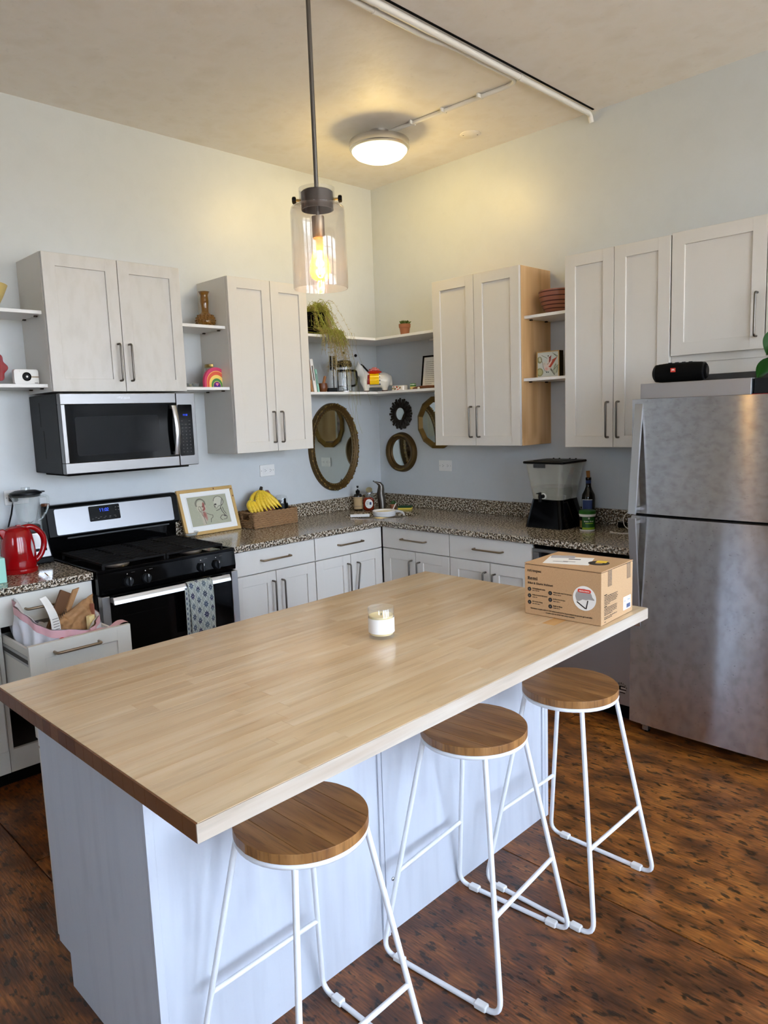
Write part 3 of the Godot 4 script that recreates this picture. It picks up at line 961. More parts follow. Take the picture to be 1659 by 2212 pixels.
func cooker() -> void:
	var w := 0.752
	var o := thing("gas_range", "black and stainless gas range with blue clock on its back panel", "range", Vector3(-2.531, 0, 0))
	part(MB.new().span(Vector3(0, 0.04, 0.03), Vector3(w, 0.905, 0.640), 0.003), "body", M["black_satin"], o)
	for x in [0.05, w - 0.05]:
		part(MB.new().cyl(Vector3(x, 0, 0.58), Vector3(x, 0.04, 0.58), 0.018), "foot", M["black_matt"], o)
	# cooktop tray with a raised rim
	var tray := MB.new()
	tray.span(Vector3(0, 0.905, 0.03), Vector3(w, 0.912, 0.664), 0.003)
	tray.span(Vector3(0, 0.905, 0.645), Vector3(w, 0.922, 0.668), 0.004)
	tray.span(Vector3(0, 0.905, 0.03), Vector3(0.018, 0.922, 0.664), 0.004)
	tray.span(Vector3(w - 0.018, 0.905, 0.03), Vector3(w, 0.922, 0.664), 0.004)
	part(tray, "cooktop", M["black_gloss"], o)
	# burners
	for b in [[0.17, 0.24, 0.036], [0.17, 0.50, 0.046], [0.582, 0.24, 0.036], [0.582, 0.50, 0.046], [0.376, 0.36, 0.040]]:
		var bn := part(MB.new().lathe([Vector2(b[2] + 0.016, 0.912), Vector2(b[2] + 0.012, 0.920), Vector2(b[2], 0.922)], 24, Vector3(b[0], 0, b[1])), "burner", M["steel_plain"], o)
		part(MB.new().lathe([Vector2(b[2], 0.922), Vector2(b[2], 0.929), Vector2(b[2] - 0.006, 0.932)], 24, Vector3(b[0], 0, b[1])), "burner_cap", M["cast_iron"], bn)
	# grates: two cast iron halves
	for k in 2:
		var x0 := 0.045 + k * 0.333
		var x1 := x0 + 0.329
		var gr := Node3D.new()
		gr.name = "grate"
		o.add_child(gr, true)
		var fr := MB.new()
		for zz in [0.13, 0.612]:
			fr.span(Vector3(x0, 0.934, zz), Vector3(x1, 0.946, zz + 0.012), 0.002)
		for xx in [x0, x1 - 0.012]:
			fr.span(Vector3(xx, 0.934, 0.142), Vector3(xx + 0.012, 0.946, 0.612), 0.002)
		for xx in [x0, x1 - 0.012]:
			for zz in [0.13, 0.612]:
				fr.span(Vector3(xx, 0.912, zz), Vector3(xx + 0.012, 0.934, zz + 0.012), 0.001)
		part(fr, "grate_frame", M["cast_iron"], gr)
		for j in 11:
			var zz := 0.168 + j * 0.0402
			part(MB.new().span(Vector3(x0 + 0.012, 0.936, zz), Vector3(x1 - 0.012, 0.9455, zz + 0.010), 0.002), "grate_bar", M["cast_iron"], gr)
		part(MB.new().span(Vector3((x0 + x1) / 2 - 0.005, 0.9365, 0.142), Vector3((x0 + x1) / 2 + 0.005, 0.947, 0.612), 0.002), "grate_bar", M["cast_iron"], gr)
	# front control panel
	var cp := MB.new()
	cp.prism([Vector2(0.600, 0.806), Vector2(0.668, 0.806), Vector2(0.672, 0.830), Vector2(0.664, 0.906), Vector2(0.600, 0.906)], 0.0, w, "x", 0.002)
	var cpn := part(cp, "control_panel", M["black_gloss"], o)
	for x in [0.145, 0.238, 0.544, 0.634]:
		var kn := Node3D.new()
		kn.name = "knob"
		o.add_child(kn, true)
		kn.transform = Transform3D(Basis(Vector3.RIGHT, PI / 2 - 0.09), Vector3(x, 0.850, 0.671))
		part(MB.new().lathe([Vector2(0.024, 0.0), Vector2(0.024, 0.004), Vector2(0.021, 0.016), Vector2(0.019, 0.018)], 20), "knob_base", M["dark_plastic"], kn)
		part(MB.new().box(Vector3(0, 0.021, 0), Vector3(0.011, 0.018, 0.044), 0.003), "knob_grip", M["dark_plastic"], kn)
		part(MB.new().box(Vector3(0.0, 0.0305, -0.014), Vector3(0.002, 0.001, 0.012)), "pointer", M["paper_white"], kn)
		part(MB.new().box(Vector3(x, 0.886, 0.6665), Vector3(0.004, 0.004, 0.0012)), "index_dot", M["paper_white"], cpn)
		part(MB.new().box(Vector3(x + 0.03, 0.890, 0.6660), Vector3(0.018, 0.0016, 0.0012)), "index_line", M["ink_grey"], cpn)
	# oven door
	var dr := part(MB.new().span(Vector3(0.004, 0.20, 0.640), Vector3(w - 0.004, 0.800, 0.682), 0.004), "oven_door", M["black_gloss"], o)
	part(MB.new().span(Vector3(0.002, 0.20, 0.645), Vector3(0.042, 0.800, 0.688), 0.003), "door_edge", M["steel_plain"], dr)
	part(MB.new().span(Vector3(w - 0.042, 0.20, 0.645), Vector3(w - 0.002, 0.800, 0.688), 0.003), "door_edge", M["steel_plain"], dr)
	part(MB.new().span(Vector3(0.105, 0.34, 0.682), Vector3(w - 0.105, 0.690, 0.6835), 0.0005), "oven_window", M["black_gloss"], dr)
	part(MB.new().prism([Vector2(0.722, 0.762), Vector2(0.737, 0.765), Vector2(0.733, 0.781), Vector2(0.726, 0.797), Vector2(0.715, 0.796)], 0.04, w - 0.075, "x", 0.002), "handle", M["steel_bright"], dr)
	for x in [0.043, w - 0.098]:
		part(MB.new().span(Vector3(x, 0.768, 0.682), Vector3(x + 0.020, 0.792, 0.722), 0.002), "handle_post", M["steel_plain"], dr)
	part(MB.new().span(Vector3(0.004, 0.05, 0.640), Vector3(w - 0.004, 0.193, 0.676), 0.004), "storage_drawer", M["black_gloss"], o)
	# back guard: glossy riser, black hood and steel face
	var bg := Node3D.new()
	bg.name = "back_guard"
	o.add_child(bg)
	part(MB.new().span(Vector3(0.012, 0.912, 0.028), Vector3(w - 0.010, 1.020, 0.070), 0.003), "riser", M["black_gloss"], bg)
	var hood := MB.new()
	hood.prism([Vector2(0.028, 1.020), Vector2(0.094, 1.016), Vector2(0.112, 1.030), Vector2(0.088, 1.176), Vector2(0.070, 1.190), Vector2(0.028, 1.190)], 0.0, w, "x", 0.006, false)
	part(hood, "hood", M["black_satin"], bg)
	part(MB.new().span(Vector3(0.10, 1.006, 0.070), Vector3(w - 0.06, 1.019, 0.088), 0.002), "vent_slot", M["charcoal"], bg)
	# the face leans back a little
	var face_xf := Transform3D(Basis(Vector3.RIGHT, -0.163), Vector3(w * 0.5, 1.103, 0.1008))
	var face := MB.new()
	face.prism(rrect(Vector2.ZERO, Vector2(0.672, 0.138), 0.010), 0.0, 0.003, "z", 0.0006)
	var fc := place(face.mesh(), "steel_face", M["steel"], bg, face_xf)
	part(MB.new().prism(rrect(Vector2(-0.070, 0.022), Vector2(0.172, 0.082), 0.006), 0.003, 0.005, "z", 0.0004), "clock_panel", M["black_gloss"], fc)
	lettering("11:02", Vector3(-0.098, 0.030, 0.0052), Vector3.RIGHT, Vector3.BACK, 0.052, M["screen_blue"], fc, "clock_display")
	for k in 10:
		var p := Vector2(-0.14 + (k % 5) * 0.032, -0.006 - (k / 5) * 0.012)
		if k >= 5:
			p = Vector2(-0.120 + (k - 5) * 0.026, 0.001)
		part(MB.new().box(Vector3(p.x, p.y, 0.0053), Vector3(0.010, 0.0025, 0.0004)), "button_print", M["ink_grey"], fc)
	for k in 4:
		part(MB.new().box(Vector3(-0.006 + (k % 2) * 0.016, 0.046 - (k / 2) * 0.015, 0.0053), Vector3(0.008, 0.004, 0.0004)), "button_print", M["ink_grey"], fc)
	# small cap standing on the hood's left end
	var cap := thing("wooden_disc", "small round wooden disc on the left end of the range top", "disc", Vector3(-2.515, 1.190, 0.050))
	part(MB.new().lathe([Vector2(0.020, 0), Vector2(0.021, 0.003), Vector2(0.021, 0.011), Vector2(0.018, 0.014)], 20), "disc", M["mortar_wood"], cap)
	# tea towel over the oven handle
	var tw := thing("tea_towel", "blue grey patterned tea towel hanging over the oven handle", "towel", Vector3(-2.043, 0.795, 0.724))
	var size := 256
	var im := Image.create(size, size, false, Image.FORMAT_RGB8)
	for y in size:
		for x in size:
			var fx := fposmod(x / 64.0, 1.0) - 0.5
			var fy := fposmod(y / 64.0 + (0.5 if int(x / 64.0) % 2 == 1 else 0.0), 1.0) - 0.5
			var c := Color(0.74, 0.75, 0.70)
			var r := sqrt(fx * fx + fy * fy)
			var star := 0.27 + 0.09 * cos(8.0 * atan2(fy, fx))
			var kind := (int(x / 64.0) * 5 + int(y / 64.0) * 3) % 4
			if r < star:
				c = [Color(0.30, 0.36, 0.45), Color(0.17, 0.17, 0.34), Color(0.40, 0.46, 0.50), Color(0.24, 0.28, 0.36)][kind]
			if r < 0.07:
				c = Color(0.70, 0.72, 0.70)
			if absf(absf(fx) + absf(fy) - 0.5) < 0.035:
				c = Color(0.86, 0.87, 0.84)
			if absf(fx - fy) < 0.025 or absf(fx + fy) < 0.025:
				if r > star:
					c = Color(0.42, 0.46, 0.50)
			im.set_pixel(x, y, c)
	im.generate_mipmaps()
	var cloth := mk("towel_cloth", Color(0.86, 0.88, 0.90), 0.9, 0.0, {"rim_enabled": true, "rim": 0.3})
	cloth.albedo_texture = ImageTexture.create_from_image(im)
	cloth.uv1_scale = Vector3(1.0, 2.4, 1)
	var fold := MB.new()
	fold.grid(func(u: float, v: float) -> Vector3:
		var x := lerpf(-0.070, 0.072, u) + 0.008 * (v - 0.5)
		var s := v * 0.52 - 0.25         # along the cloth, 0 at the bar
		var wave := 0.006 * sin(u * 9.0 + 1.0) * clampf(absf(s) * 6.0, 0, 1)
		if s < -0.02:
			return Vector3(x + 0.004, s + 0.012, -0.018 + wave * 0.4)
		if s < 0.02:
			var a := (s + 0.02) / 0.04 * PI
			return Vector3(x, -0.008 + sin(a) * 0.014, -0.018 * cos(a))
		return Vector3(x + 0.004 * sin(s * 12.0), -s + 0.012, 0.018 + wave + 0.01 * s), 22, 40)
	part(fold, "outer_fold", cloth, tw)
	var inner := MB.new()
	inner.grid(func(u: float, v: float) -> Vector3:
		return Vector3(lerpf(-0.086, -0.030, u), -0.02 - v * 0.25, 0.014 + 0.004 * sin(u * 7.0) - 0.002 * v), 8, 12)
	part(inner, "inner_fold", cloth, tw)

func microwave() -> void:
	var o := thing("microwave_oven", "stainless over-the-range microwave with black window and blue clock", "microwave", Vector3(-2.526, 0, 0))
	var w := 0.728
	var y0 := 1.366
	var y1 := 1.757
	var side := MB.new()
	side.span(Vector3(0, y0, 0.001), Vector3(w, y1, 0.355), 0.003)
	var bd := part(side, "body", M["dark_plastic"], o)
	for l in [[0.0, 0.06, 0.30, 1.742], [0.0, 0.02, 0.30, 1.660], [0.0, 0.02, 0.30, 1.420]]:
		part(MB.new().span(Vector3(-0.0012, l[3], l[1]), Vector3(0.0005, l[3] + 0.002, l[2])), "pressed_line", M["black_satin"], bd)
	for l in [[0.13, 1.60, 1.72], [0.16, 1.44, 1.58]]:
		part(MB.new().span(Vector3(-0.0012, l[1], l[0]), Vector3(0.0005, l[2], l[0] + 0.004)), "vent_slot", M["black_satin"], bd)
	part(MB.new().span(Vector3(0.03, y0 - 0.012, 0.05), Vector3(w - 0.03, y0, 0.34), 0.003), "under_vent", M["black_matt"], o)
	part(MB.new().span(Vector3(0.20, y0 - 0.0135, 0.24), Vector3(0.40, y0 - 0.012, 0.30), 0.0004), "under_light", M["white_plastic"], o)
	# door and control column
	var xs := 0.613
	var door := Node3D.new()
	door.name = "door"
	o.add_child(door)
	var mb := MB.new()
	mb.span(Vector3(0.001, y0, 0.357), Vector3(xs - 0.001, y0 + 0.055, 0.4), 0.004)
	mb.span(Vector3(0.001, y1 - 0.055, 0.357), Vector3(xs - 0.001, y1, 0.4), 0.004)
	mb.span(Vector3(0.001, y0 + 0.052, 0.357), Vector3(0.024, y1 - 0.052, 0.4), 0.004)
	part(mb, "door_frame", M["steel"], door)
	part(MB.new().span(Vector3(0.022, y0 + 0.052, 0.360), Vector3(xs - 0.001, y1 - 0.052, 0.396), 0.002), "door_glass", M["black_gloss"], door)
	part(MB.new().prism(rrect(Vector2(0.285, 1.548), Vector2(0.44, 0.19), 0.012), 0.396, 0.3966, "z"), "mesh_window", M["mesh_window"], door)
	part(MB.new().grid(func(u: float, v: float) -> Vector3:
		var a := u * TAU
		var y := lerpf(1.428, 1.690, v)
		var bow := 0.022 * sin(v * PI) + 0.018
		return Vector3(0.588 + cos(a) * 0.015 + 0.003 * sin(v * PI), y, 0.396 + bow + sin(a) * 0.007), 12, 16), "handle", M["steel_bright"], door)
	for y in [1.434, 1.678]:
		part(MB.new().span(Vector3(0.577, y - 0.006, 0.394), Vector3(0.600, y + 0.012, 0.418), 0.002), "handle_post", M["steel_plain"], door)
	lettering("Whirlpool", Vector3(0.285, 1.724, 0.4004), Vector3.RIGHT, Vector3.BACK, 0.070, M["chrome"], door, "maker_badge")
	var cp := Node3D.new()
	cp.name = "control_column"
	o.add_child(cp)
	var cm := MB.new()
	cm.span(Vector3(xs + 0.001, y0, 0.357), Vector3(w - 0.001, y1, 0.4), 0.004)
	part(cm, "column_frame", M["steel"], cp)
	part(MB.new().prism(rrect(Vector2(0.660, 1.556), Vector2(0.086, 0.276), 0.006), 0.4, 0.402, "z", 0.0005), "keypad", M["black_gloss"], cp)
	lettering("11:02", Vector3(0.646, 1.634, 0.4022), Vector3.RIGHT, Vector3.BACK, 0.028, M["screen_blue"], cp, "clock_display")
	for r in 10:
		for c in 3:
			if r == 0 and c == 1:
				continue
			var yy := 1.606 - r * 0.0185
			part(MB.new().box(Vector3(0.638 + c * 0.022, yy, 0.4023), Vector3(0.011 if r < 3 else 0.004, 0.0022 if r < 3 else 0.005, 0.0004)), "key_print", M["ink_grey"], cp)

func bent_panel(y0: float, y1: float, z0: float, z1: float, xface: float, bulge: float, th: float) -> MB:    # a fridge door bowed towards -x
	var mb := MB.new()
	var n := 14
	for i in n:
		var a := float(i) / n
		var b := float(i + 1) / n
		var za := lerpf(z0, z1, a)
		var zb := lerpf(z0, z1, b)
		var edge := func(s: float) -> float: return xface + bulge * pow(absf(s * 2.0 - 1.0), 2.0)
		var xa: float = edge.call(a)
		var xb: float = edge.call(b)
		var na := Vector3(-1, 0, (edge.call(minf(a + 0.01, 1.0)) - edge.call(maxf(a - 0.01, 0.0))) / (0.02 * (z1 - z0))).normalized()
		var nb := Vector3(-1, 0, (edge.call(minf(b + 0.01, 1.0)) - edge.call(maxf(b - 0.01, 0.0))) / (0.02 * (z1 - z0))).normalized()
		mb.quadn(Vector3(xa, y0, za), Vector3(xb, y0, zb), Vector3(xb, y1, zb), Vector3(xa, y1, za), na, nb, nb, na, Vector2(a, 1), Vector2(b, 1), Vector2(b, 0), Vector2(a, 0))
		for y in [y0, y1]:
			var nn := Vector3.UP if y == y1 else Vector3.DOWN
			mb.quad(Vector3(xa, y, za), Vector3(xb, y, zb), Vector3(xface + th, y, zb), Vector3(xface + th, y, za), nn)
	mb.quad(Vector3(xface + bulge, y0, z0), Vector3(xface + th, y0, z0), Vector3(xface + th, y1, z0), Vector3(xface + bulge, y1, z0), Vector3.FORWARD)
	mb.quad(Vector3(xface + bulge, y0, z1), Vector3(xface + th, y0, z1), Vector3(xface + th, y1, z1), Vector3(xface + bulge, y1, z1), Vector3.BACK)
	mb.quad(Vector3(xface + th, y0, z0), Vector3(xface + th, y0, z1), Vector3(xface + th, y1, z1), Vector3(xface + th, y1, z0), Vector3.RIGHT)
	return mb

func fridge() -> void:
	var o := thing("refrigerator", "tall stainless top-freezer refrigerator with smudged doors", "refrigerator", Vector3(0, 0, 0))
	var z0 := 2.372
	var z1 := 3.13
	part(MB.new().span(Vector3(-0.600, 0.05, z0 + 0.004), Vector3(-0.02, 1.612, z1 - 0.004), 0.004), "body", M["charcoal"], o)
	var a := part(bent_panel(1.098, 1.629, z0, z1, -0.684, 0.016, 0.084), "freezer_door", M["fridge_steel"], o)
	var b := part(bent_panel(0.062, 1.084, z0, z1, -0.684, 0.016, 0.084), "refrigerator_door", M["fridge_steel"], o)
	part(MB.new().span(Vector3(-0.64, 1.084, z0 + 0.01), Vector3(-0.602, 1.098, z1 - 0.01)), "door_gasket", M["black_satin"], o)
	# bowed strap handles
	for k in 2:
		var ya: float = [1.100, 1.080][k]
		var yb: float = [1.608, 0.548][k]
		var hm := MB.new()
		var n := 16
		for i in n:
			var s0 := float(i) / n
			var s1 := float(i + 1) / n
			var f := func(s: float) -> Vector3:
				var lift := 0.058 * pow(1.0 - s, 0.85) + 0.004
				return Vector3(-0.670 - lift, lerpf(ya, yb, s), 2.386 + 0.003 * s)
			var p: Vector3 = f.call(s0)
			var q: Vector3 = f.call(s1)
			var wz := Vector3(0, 0, 0.036)
			var tx := Vector3(0.012, 0, 0)
			var nn := (q - p).cross(Vector3.BACK).normalized()
			if nn.x > 0:
				nn = -nn
			hm.quad(p, p + wz, q + wz, q, nn)
			hm.quad(p + tx, p + wz + tx, q + wz + tx, q + tx, -nn)
			hm.quad(p, p + tx, q + tx, q, Vector3.FORWARD)
			hm.quad(p + wz, p + wz + tx, q + wz + tx, q + wz, Vector3.BACK)
		var e := Vector3(-0.732, ya, 2.386)
		hm.quad(e, e + Vector3(0.012, 0, 0), e + Vector3(0.012, 0, 0.036), e + Vector3(0, 0, 0.036), Vector3.DOWN if k == 0 else Vector3.UP)
		var hn := part(hm, "handle", M["steel_bright"], a if k == 0 else b)
		var yp := ya + (0.012 if k == 0 else -0.012)
		part(MB.new().span(Vector3(-0.722, minf(yp, yp + (0.016 if k == 0 else -0.016)), 2.390), Vector3(-0.662, maxf(yp, yp + (0.016 if k == 0 else -0.016)), 2.418), 0.002), "handle_post", M["steel_plain"], hn)
	# bare kick frame under the door
	var kf := MB.new()
	kf.span(Vector3(-0.610, 0.028, z0 + 0.03), Vector3(-0.588, 0.056, z1 - 0.03), 0.002)
	part(kf, "kick_frame", M["steel_plain"], o)
	for z in [z0 + 0.045, z1 - 0.075]:
		part(MB.new().span(Vector3(-0.625, 0.012, z), Vector3(-0.585, 0.056, z + 0.03), 0.002), "foot_bracket", M["steel_plain"], o)
		part(MB.new().cyl(Vector3(-0.600, 0.0, z + 0.015), Vector3(-0.600, 0.020, z + 0.015), 0.014), "levelling_foot", M["black_matt"], o)
	for z in [z0 + 0.06, z1 - 0.06]:
		part(MB.new().cyl(Vector3(-0.10, 0.025, z - 0.015), Vector3(-0.10, 0.025, z + 0.015), 0.025), "roller", M["black_matt"], o)
	rebase(o, Vector3(-0.34, 0, 2.75))

func dishwasher() -> void:
	var o := thing("dishwasher", "stainless dishwasher between the base cabinets and the fridge", "dishwasher", Vector3(0, 0, 1.784), RIGHT)
	var w := 0.574
	part(MB.new().span(Vector3(0.003, 0.10, 0.03), Vector3(w - 0.003, 0.875, 0.590)), "body", M["dark_plastic"], o)
	part(MB.new().span(Vector3(0.003, 0.0, 0.03), Vector3(w - 0.003, 0.10, 0.53)), "toe_kick", M["black_matt"], o)
	var d := part(MB.new().span(Vector3(0.004, 0.108, 0.592), Vector3(w - 0.004, 0.770, 0.622), 0.003), "door", M["steel_soft"], o)
	part(MB.new().span(Vector3(0.004, 0.838, 0.592), Vector3(w - 0.004, 0.858, 0.626), 0.003), "door_top_rail", M["steel_plain"], o)
	part(MB.new().span(Vector3(0.004, 0.770, 0.592), Vector3(0.040, 0.838, 0.624), 0.002), "pocket_end", M["steel_plain"], o)
	part(MB.new().span(Vector3(w - 0.040, 0.770, 0.592), Vector3(w - 0.004, 0.838, 0.624), 0.002), "pocket_end", M["steel_plain"], o)
	part(MB.new().span(Vector3(0.040, 0.770, 0.590), Vector3(w - 0.040, 0.838, 0.596)), "handle_pocket", M["black_satin"], o)
	part(MB.new().span(Vector3(0.004, 0.860, 0.585), Vector3(w - 0.004, 0.876, 0.612), 0.002), "control_strip", M["black_gloss"], o)
	# round sticker low on the door
	var s := thing("round_badge", "small round flag sticker low on the dishwasher door", "sticker", Vector3(-0.6225, 0.193, 2.306), RIGHT)
	var disc := MB.new()
	disc.prism(ellipse(Vector2.ZERO, Vector2(0.034, 0.034), 24), 0.0, 0.0010, "z")
	part(disc, "disc", M["steel_plain"], s)
	for k in 5:
		part(MB.new().box(Vector3(0.006, -0.020 + k * 0.008, 0.0014), Vector3(0.040 - absf(k - 2) * 0.006, 0.004, 0.0006)), "stripe", M["black_matt"] if k % 2 == 0 else M["paper_white"], s)
	part(MB.new().box(Vector3(-0.012, 0.004, 0.0018), Vector3(0.018, 0.016, 0.0006)), "canton", M["black_matt"], s)
	var word := "AMERICA"
	for k in word.length():
		var a := PI - (k + 0.7) * PI / 7.4
		var up := Vector3(cos(a), sin(a), 0)
		lettering(word[k], up * 0.0245 - up.cross(Vector3.BACK) * 0.003 + Vector3(0, 0, 0.0012), up.cross(Vector3.BACK), Vector3.BACK, 0.006 if word[k] != "I" else 0.0022, M["ink"], s, "letter", true, 0.0075)

func rebase(o: Node3D, at: Vector3) -> void:      # moves the node to the thing's base without moving its parts
	for c in o.get_children():
		c.position -= at
	o.position += at

const ISL := Vector3(-2.457, 0, 2.392)
const ISL_TURN := 0.012

func island() -> void:
	# butcher block: staves glued side by side
	var L := 1.745
	var D := 1.005
	var th := 0.037
	var o := thing("butcher_block_top", "large butcher block island worktop of pale glued maple staves", "worktop", ISL + Vector3(0, IT - th, 0), ISL_TURN)
	var rows := 22
	var rw := D / rows
	var r := RandomNumberGenerator.new()
	r.seed = 42
	for i in rows:
		var z0 := -D / 2 + i * rw
		var x := -L / 2
		var first := true
		while x < L / 2 - 0.001:
			var len_ := r.randf_range(0.28, 0.75) * (0.6 if first else 1.0)
			first = false
			var x1 := minf(x + len_, L / 2)
			if L / 2 - x1 < 0.12:
				x1 = L / 2
			var sb := MB.new()
			sb.span(Vector3(x + 0.00015, 0, z0 + 0.00015), Vector3(x1 - 0.00015, th, z0 + rw - 0.00015), 0.0004)
			var pick := "maple_%d" % r.randi_range(0, 5)
			var zc := z0 + rw / 2
			if x < 0.72 and x1 > 0.72 and absf(zc - 0.345) < rw * 0.5:
				pick = "maple_stained"
			part(sb, "stave", M[pick], o)
			x = x1
	# end grain strips glued over the left end
	for i in rows:
		var z0 := -D / 2 + i * rw
		part(MB.new().span(Vector3(-L / 2 - 0.004, 0.0, z0 + 0.0002), Vector3(-L / 2, th - 0.0006, z0 + rw - 0.0002), 0.0005), "end_strip", M["maple_end_dark"] if i in [7, 9, 10] else M["maple_end"], o)
	part(MB.new().span(Vector3(-L / 2 - 0.004, 0.0, D / 2), Vector3(L / 2, th - 0.0008, D / 2 + 0.003), 0.0008), "front_edging", M["edge_bleached"], o)
	# carcass: panels and battens
	var c := thing("island_carcass", "white painted island base with plain panels and battens", "island base", ISL, ISL_TURN)
	var xl := -3.237 - ISL.x
	var xr := -1.575 - ISL.x
	var zf := 2.490 - ISL.z
	var zb := 1.880 - ISL.z
	var top := IT - th
	var p := MB.new()
	p.prism([Vector2(zb, 0.105), Vector2(zb + 0.075, 0.105), Vector2(zb + 0.075, 0.0), Vector2(zf - 0.012, 0.0), Vector2(zf - 0.012, top), Vector2(zb, top)], xl, xl + 0.018, "x", 0.001)
	part(p, "end_panel", M["island_paint"], c)
	var p2 := MB.new()
	p2.prism([Vector2(zb, 0.105), Vector2(zb + 0.075, 0.105), Vector2(zb + 0.075, 0.0), Vector2(zf - 0.012, 0.0), Vector2(zf - 0.012, top), Vector2(zb, top)], xr - 0.018, xr, "x", 0.001)
	part(p2, "end_panel", M["island_paint"], c)
	var xm := -2.492 - ISL.x
	part(MB.new().span(Vector3(xl, 0, zf - 0.012), Vector3(xm - 0.001, top, zf - 0.002), 0.001), "back_panel", M["island_paint"], c)
	part(MB.new().span(Vector3(xm + 0.001, 0, zf - 0.012), Vector3(xr, top, zf - 0.002), 0.001), "back_panel", M["island_paint"], c)
	part(MB.new().span(Vector3(xl - 0.001, 0, zf - 0.002), Vector3(xl + 0.020, top, zf + 0.004), 0.001), "batten", M["island_paint"], c)
	part(MB.new().span(Vector3(xm - 0.016, 0, zf - 0.002), Vector3(xm - 0.001, top, zf + 0.005), 0.001), "batten", M["island_paint"], c)
	part(MB.new().span(Vector3(xm + 0.001, 0, zf - 0.002), Vector3(xm + 0.015, top, zf + 0.005), 0.001), "batten", M["island_paint"], c)
	part(MB.new().span(Vector3(xr - 0.038, 0, zf - 0.002), Vector3(xr - 0.021, top, zf + 0.005), 0.001), "batten", M["island_paint"], c)
	part(MB.new().span(Vector3(xr - 0.019, 0, zf - 0.002), Vector3(xr + 0.001, top, zf + 0.005), 0.001), "batten", M["island_paint"], c)
	part(MB.new().span(Vector3(xl + 0.018, 0.105, zb + 0.002), Vector3(xr - 0.018, top - 0.002, zf - 0.013)), "carcass_box", M["cabinet_paint"], c)
	part(MB.new().span(Vector3(xl + 0.018, 0.0, zb + 0.075), Vector3(xr - 0.018, 0.105, zf - 0.013)), "plinth", M["cabinet_paint"], c)
	for k in 3:
		var x0 := lerpf(xl, xr, k / 3.0)
		var x1 := lerpf(xl, xr, (k + 1) / 3.0)
		part(MB.new().span(Vector3(x0 + 0.003, 0.70, zb - 0.019), Vector3(x1 - 0.003, top - 0.008, zb + 0.001), 0.0015), "drawer", M["cabinet_paint"], c)
		part(MB.new().span(Vector3(x0 + 0.003, 0.115, zb - 0.019), Vector3(x1 - 0.003, 0.694, zb + 0.001), 0.0015), "door", M["cabinet_paint"], c)
	for q in [Vector3(-2.508 - ISL.x, 0.20, zf + 0.005), Vector3(-2.455 - ISL.x, 0.175, zf - 0.002)]:
		part(MB.new().lathe([Vector2(0.006, 0), Vector2(0.006, 0.003), Vector2(0.003, 0.005)], 10), "screw_head", M["steel_plain"], c).transform = Transform3D(Basis(Vector3.RIGHT, PI / 2), q)

func stools() -> void:
	var spots := [
		[Vector3(-1.869, 0, 2.758), 0.003, "white wire bar stool with wooden seat nearest the fridge"],
		[Vector3(-2.322, 0, 2.712), 0.092, "middle white wire bar stool with round wooden seat"],
		[Vector3(-2.962, 0, 2.716), 0.018, "white wire bar stool with wooden seat nearest the camera"]]
	var o := thing("bar_stool", "", "stool", Vector3.ZERO, 0, "wire frame bar stools at the island")
	var R := 0.155
	var hs := 0.699
	var t := 0.024
	var seat := Node3D.new()
	seat.name = "seat"
	o.add_child(seat)
	var n := 5
	for k in n:
		var a := -R + 2 * R * k / n
		var b := -R + 2 * R * (k + 1) / n
		var poly := []
		for s in 13:
			var x := lerpf(a, b, s / 12.0)
			poly.append(Vector2(x, sqrt(maxf(R * R - x * x, 0.0)) + 1e-4))
		for s in 13:
			var x := lerpf(b, a, s / 12.0)
			poly.append(Vector2(x, -sqrt(maxf(R * R - x * x, 0.0)) - 1e-4))
		var ded := []
		for q in poly:
			if ded.is_empty() or ded[-1].distance_to(q) > 2e-4:
				ded.append(q)
		part(MB.new().prism(ded, hs - t, hs, "y", 0.0012), "seat_board", M["oak_%d" % [0, 1, 2, 3, 0][k]], seat)
	var ring := []
	for k in 40:
		ring.append(Vector3(cos(TAU * k / 40) * 0.149, hs - t - 0.007, sin(TAU * k / 40) * 0.149))
	part(MB.new().tube(ring, 0.0070, 8, true), "seat_ring", M["white_enamel"], o)
	var q := 0.104
	var f := 0.203
	var r := 0.0075
	var yt := hs - t - 0.008
	for s in [-1.0, 1.0]:
		var path := rounded([Vector3(s * q, yt, -q), Vector3(s * f, r, -f), Vector3(s * f, r, f), Vector3(s * q, yt, q)], 0.045, 6)
		var fr := part(MB.new().tube(path, r, 10), "leg_frame", M["white_enamel"], o)
		for e in [-1.0, 1.0]:
			var pd := MB.new()
			pd.box(Vector3(s * f, 0.0095, e * (f - 0.062)), Vector3(0.024, 0.019, 0.038), 0.004)
			part(pd, "foot_pad", M["white_plastic"], fr)
	var yr := 0.257
	var w := lerpf(f, q, (yr - r) / (yt - r))
	for e in [-1.0, 1.0]:
		part(MB.new().cyl(Vector3(-w, yr, e * w), Vector3(w, yr, e * w), 0.0066, -1, 10), "foot_rung", M["white_enamel"], o)
	for k in 3:
		var c: Node3D = o
		if k > 0:
			c = o.duplicate()
			c.name = numbered("bar_stool")
			add_child(c)
		c.position = spots[k][0]
		c.rotation.y = spots[k][1]
		c.set_meta("label", spots[k][2])

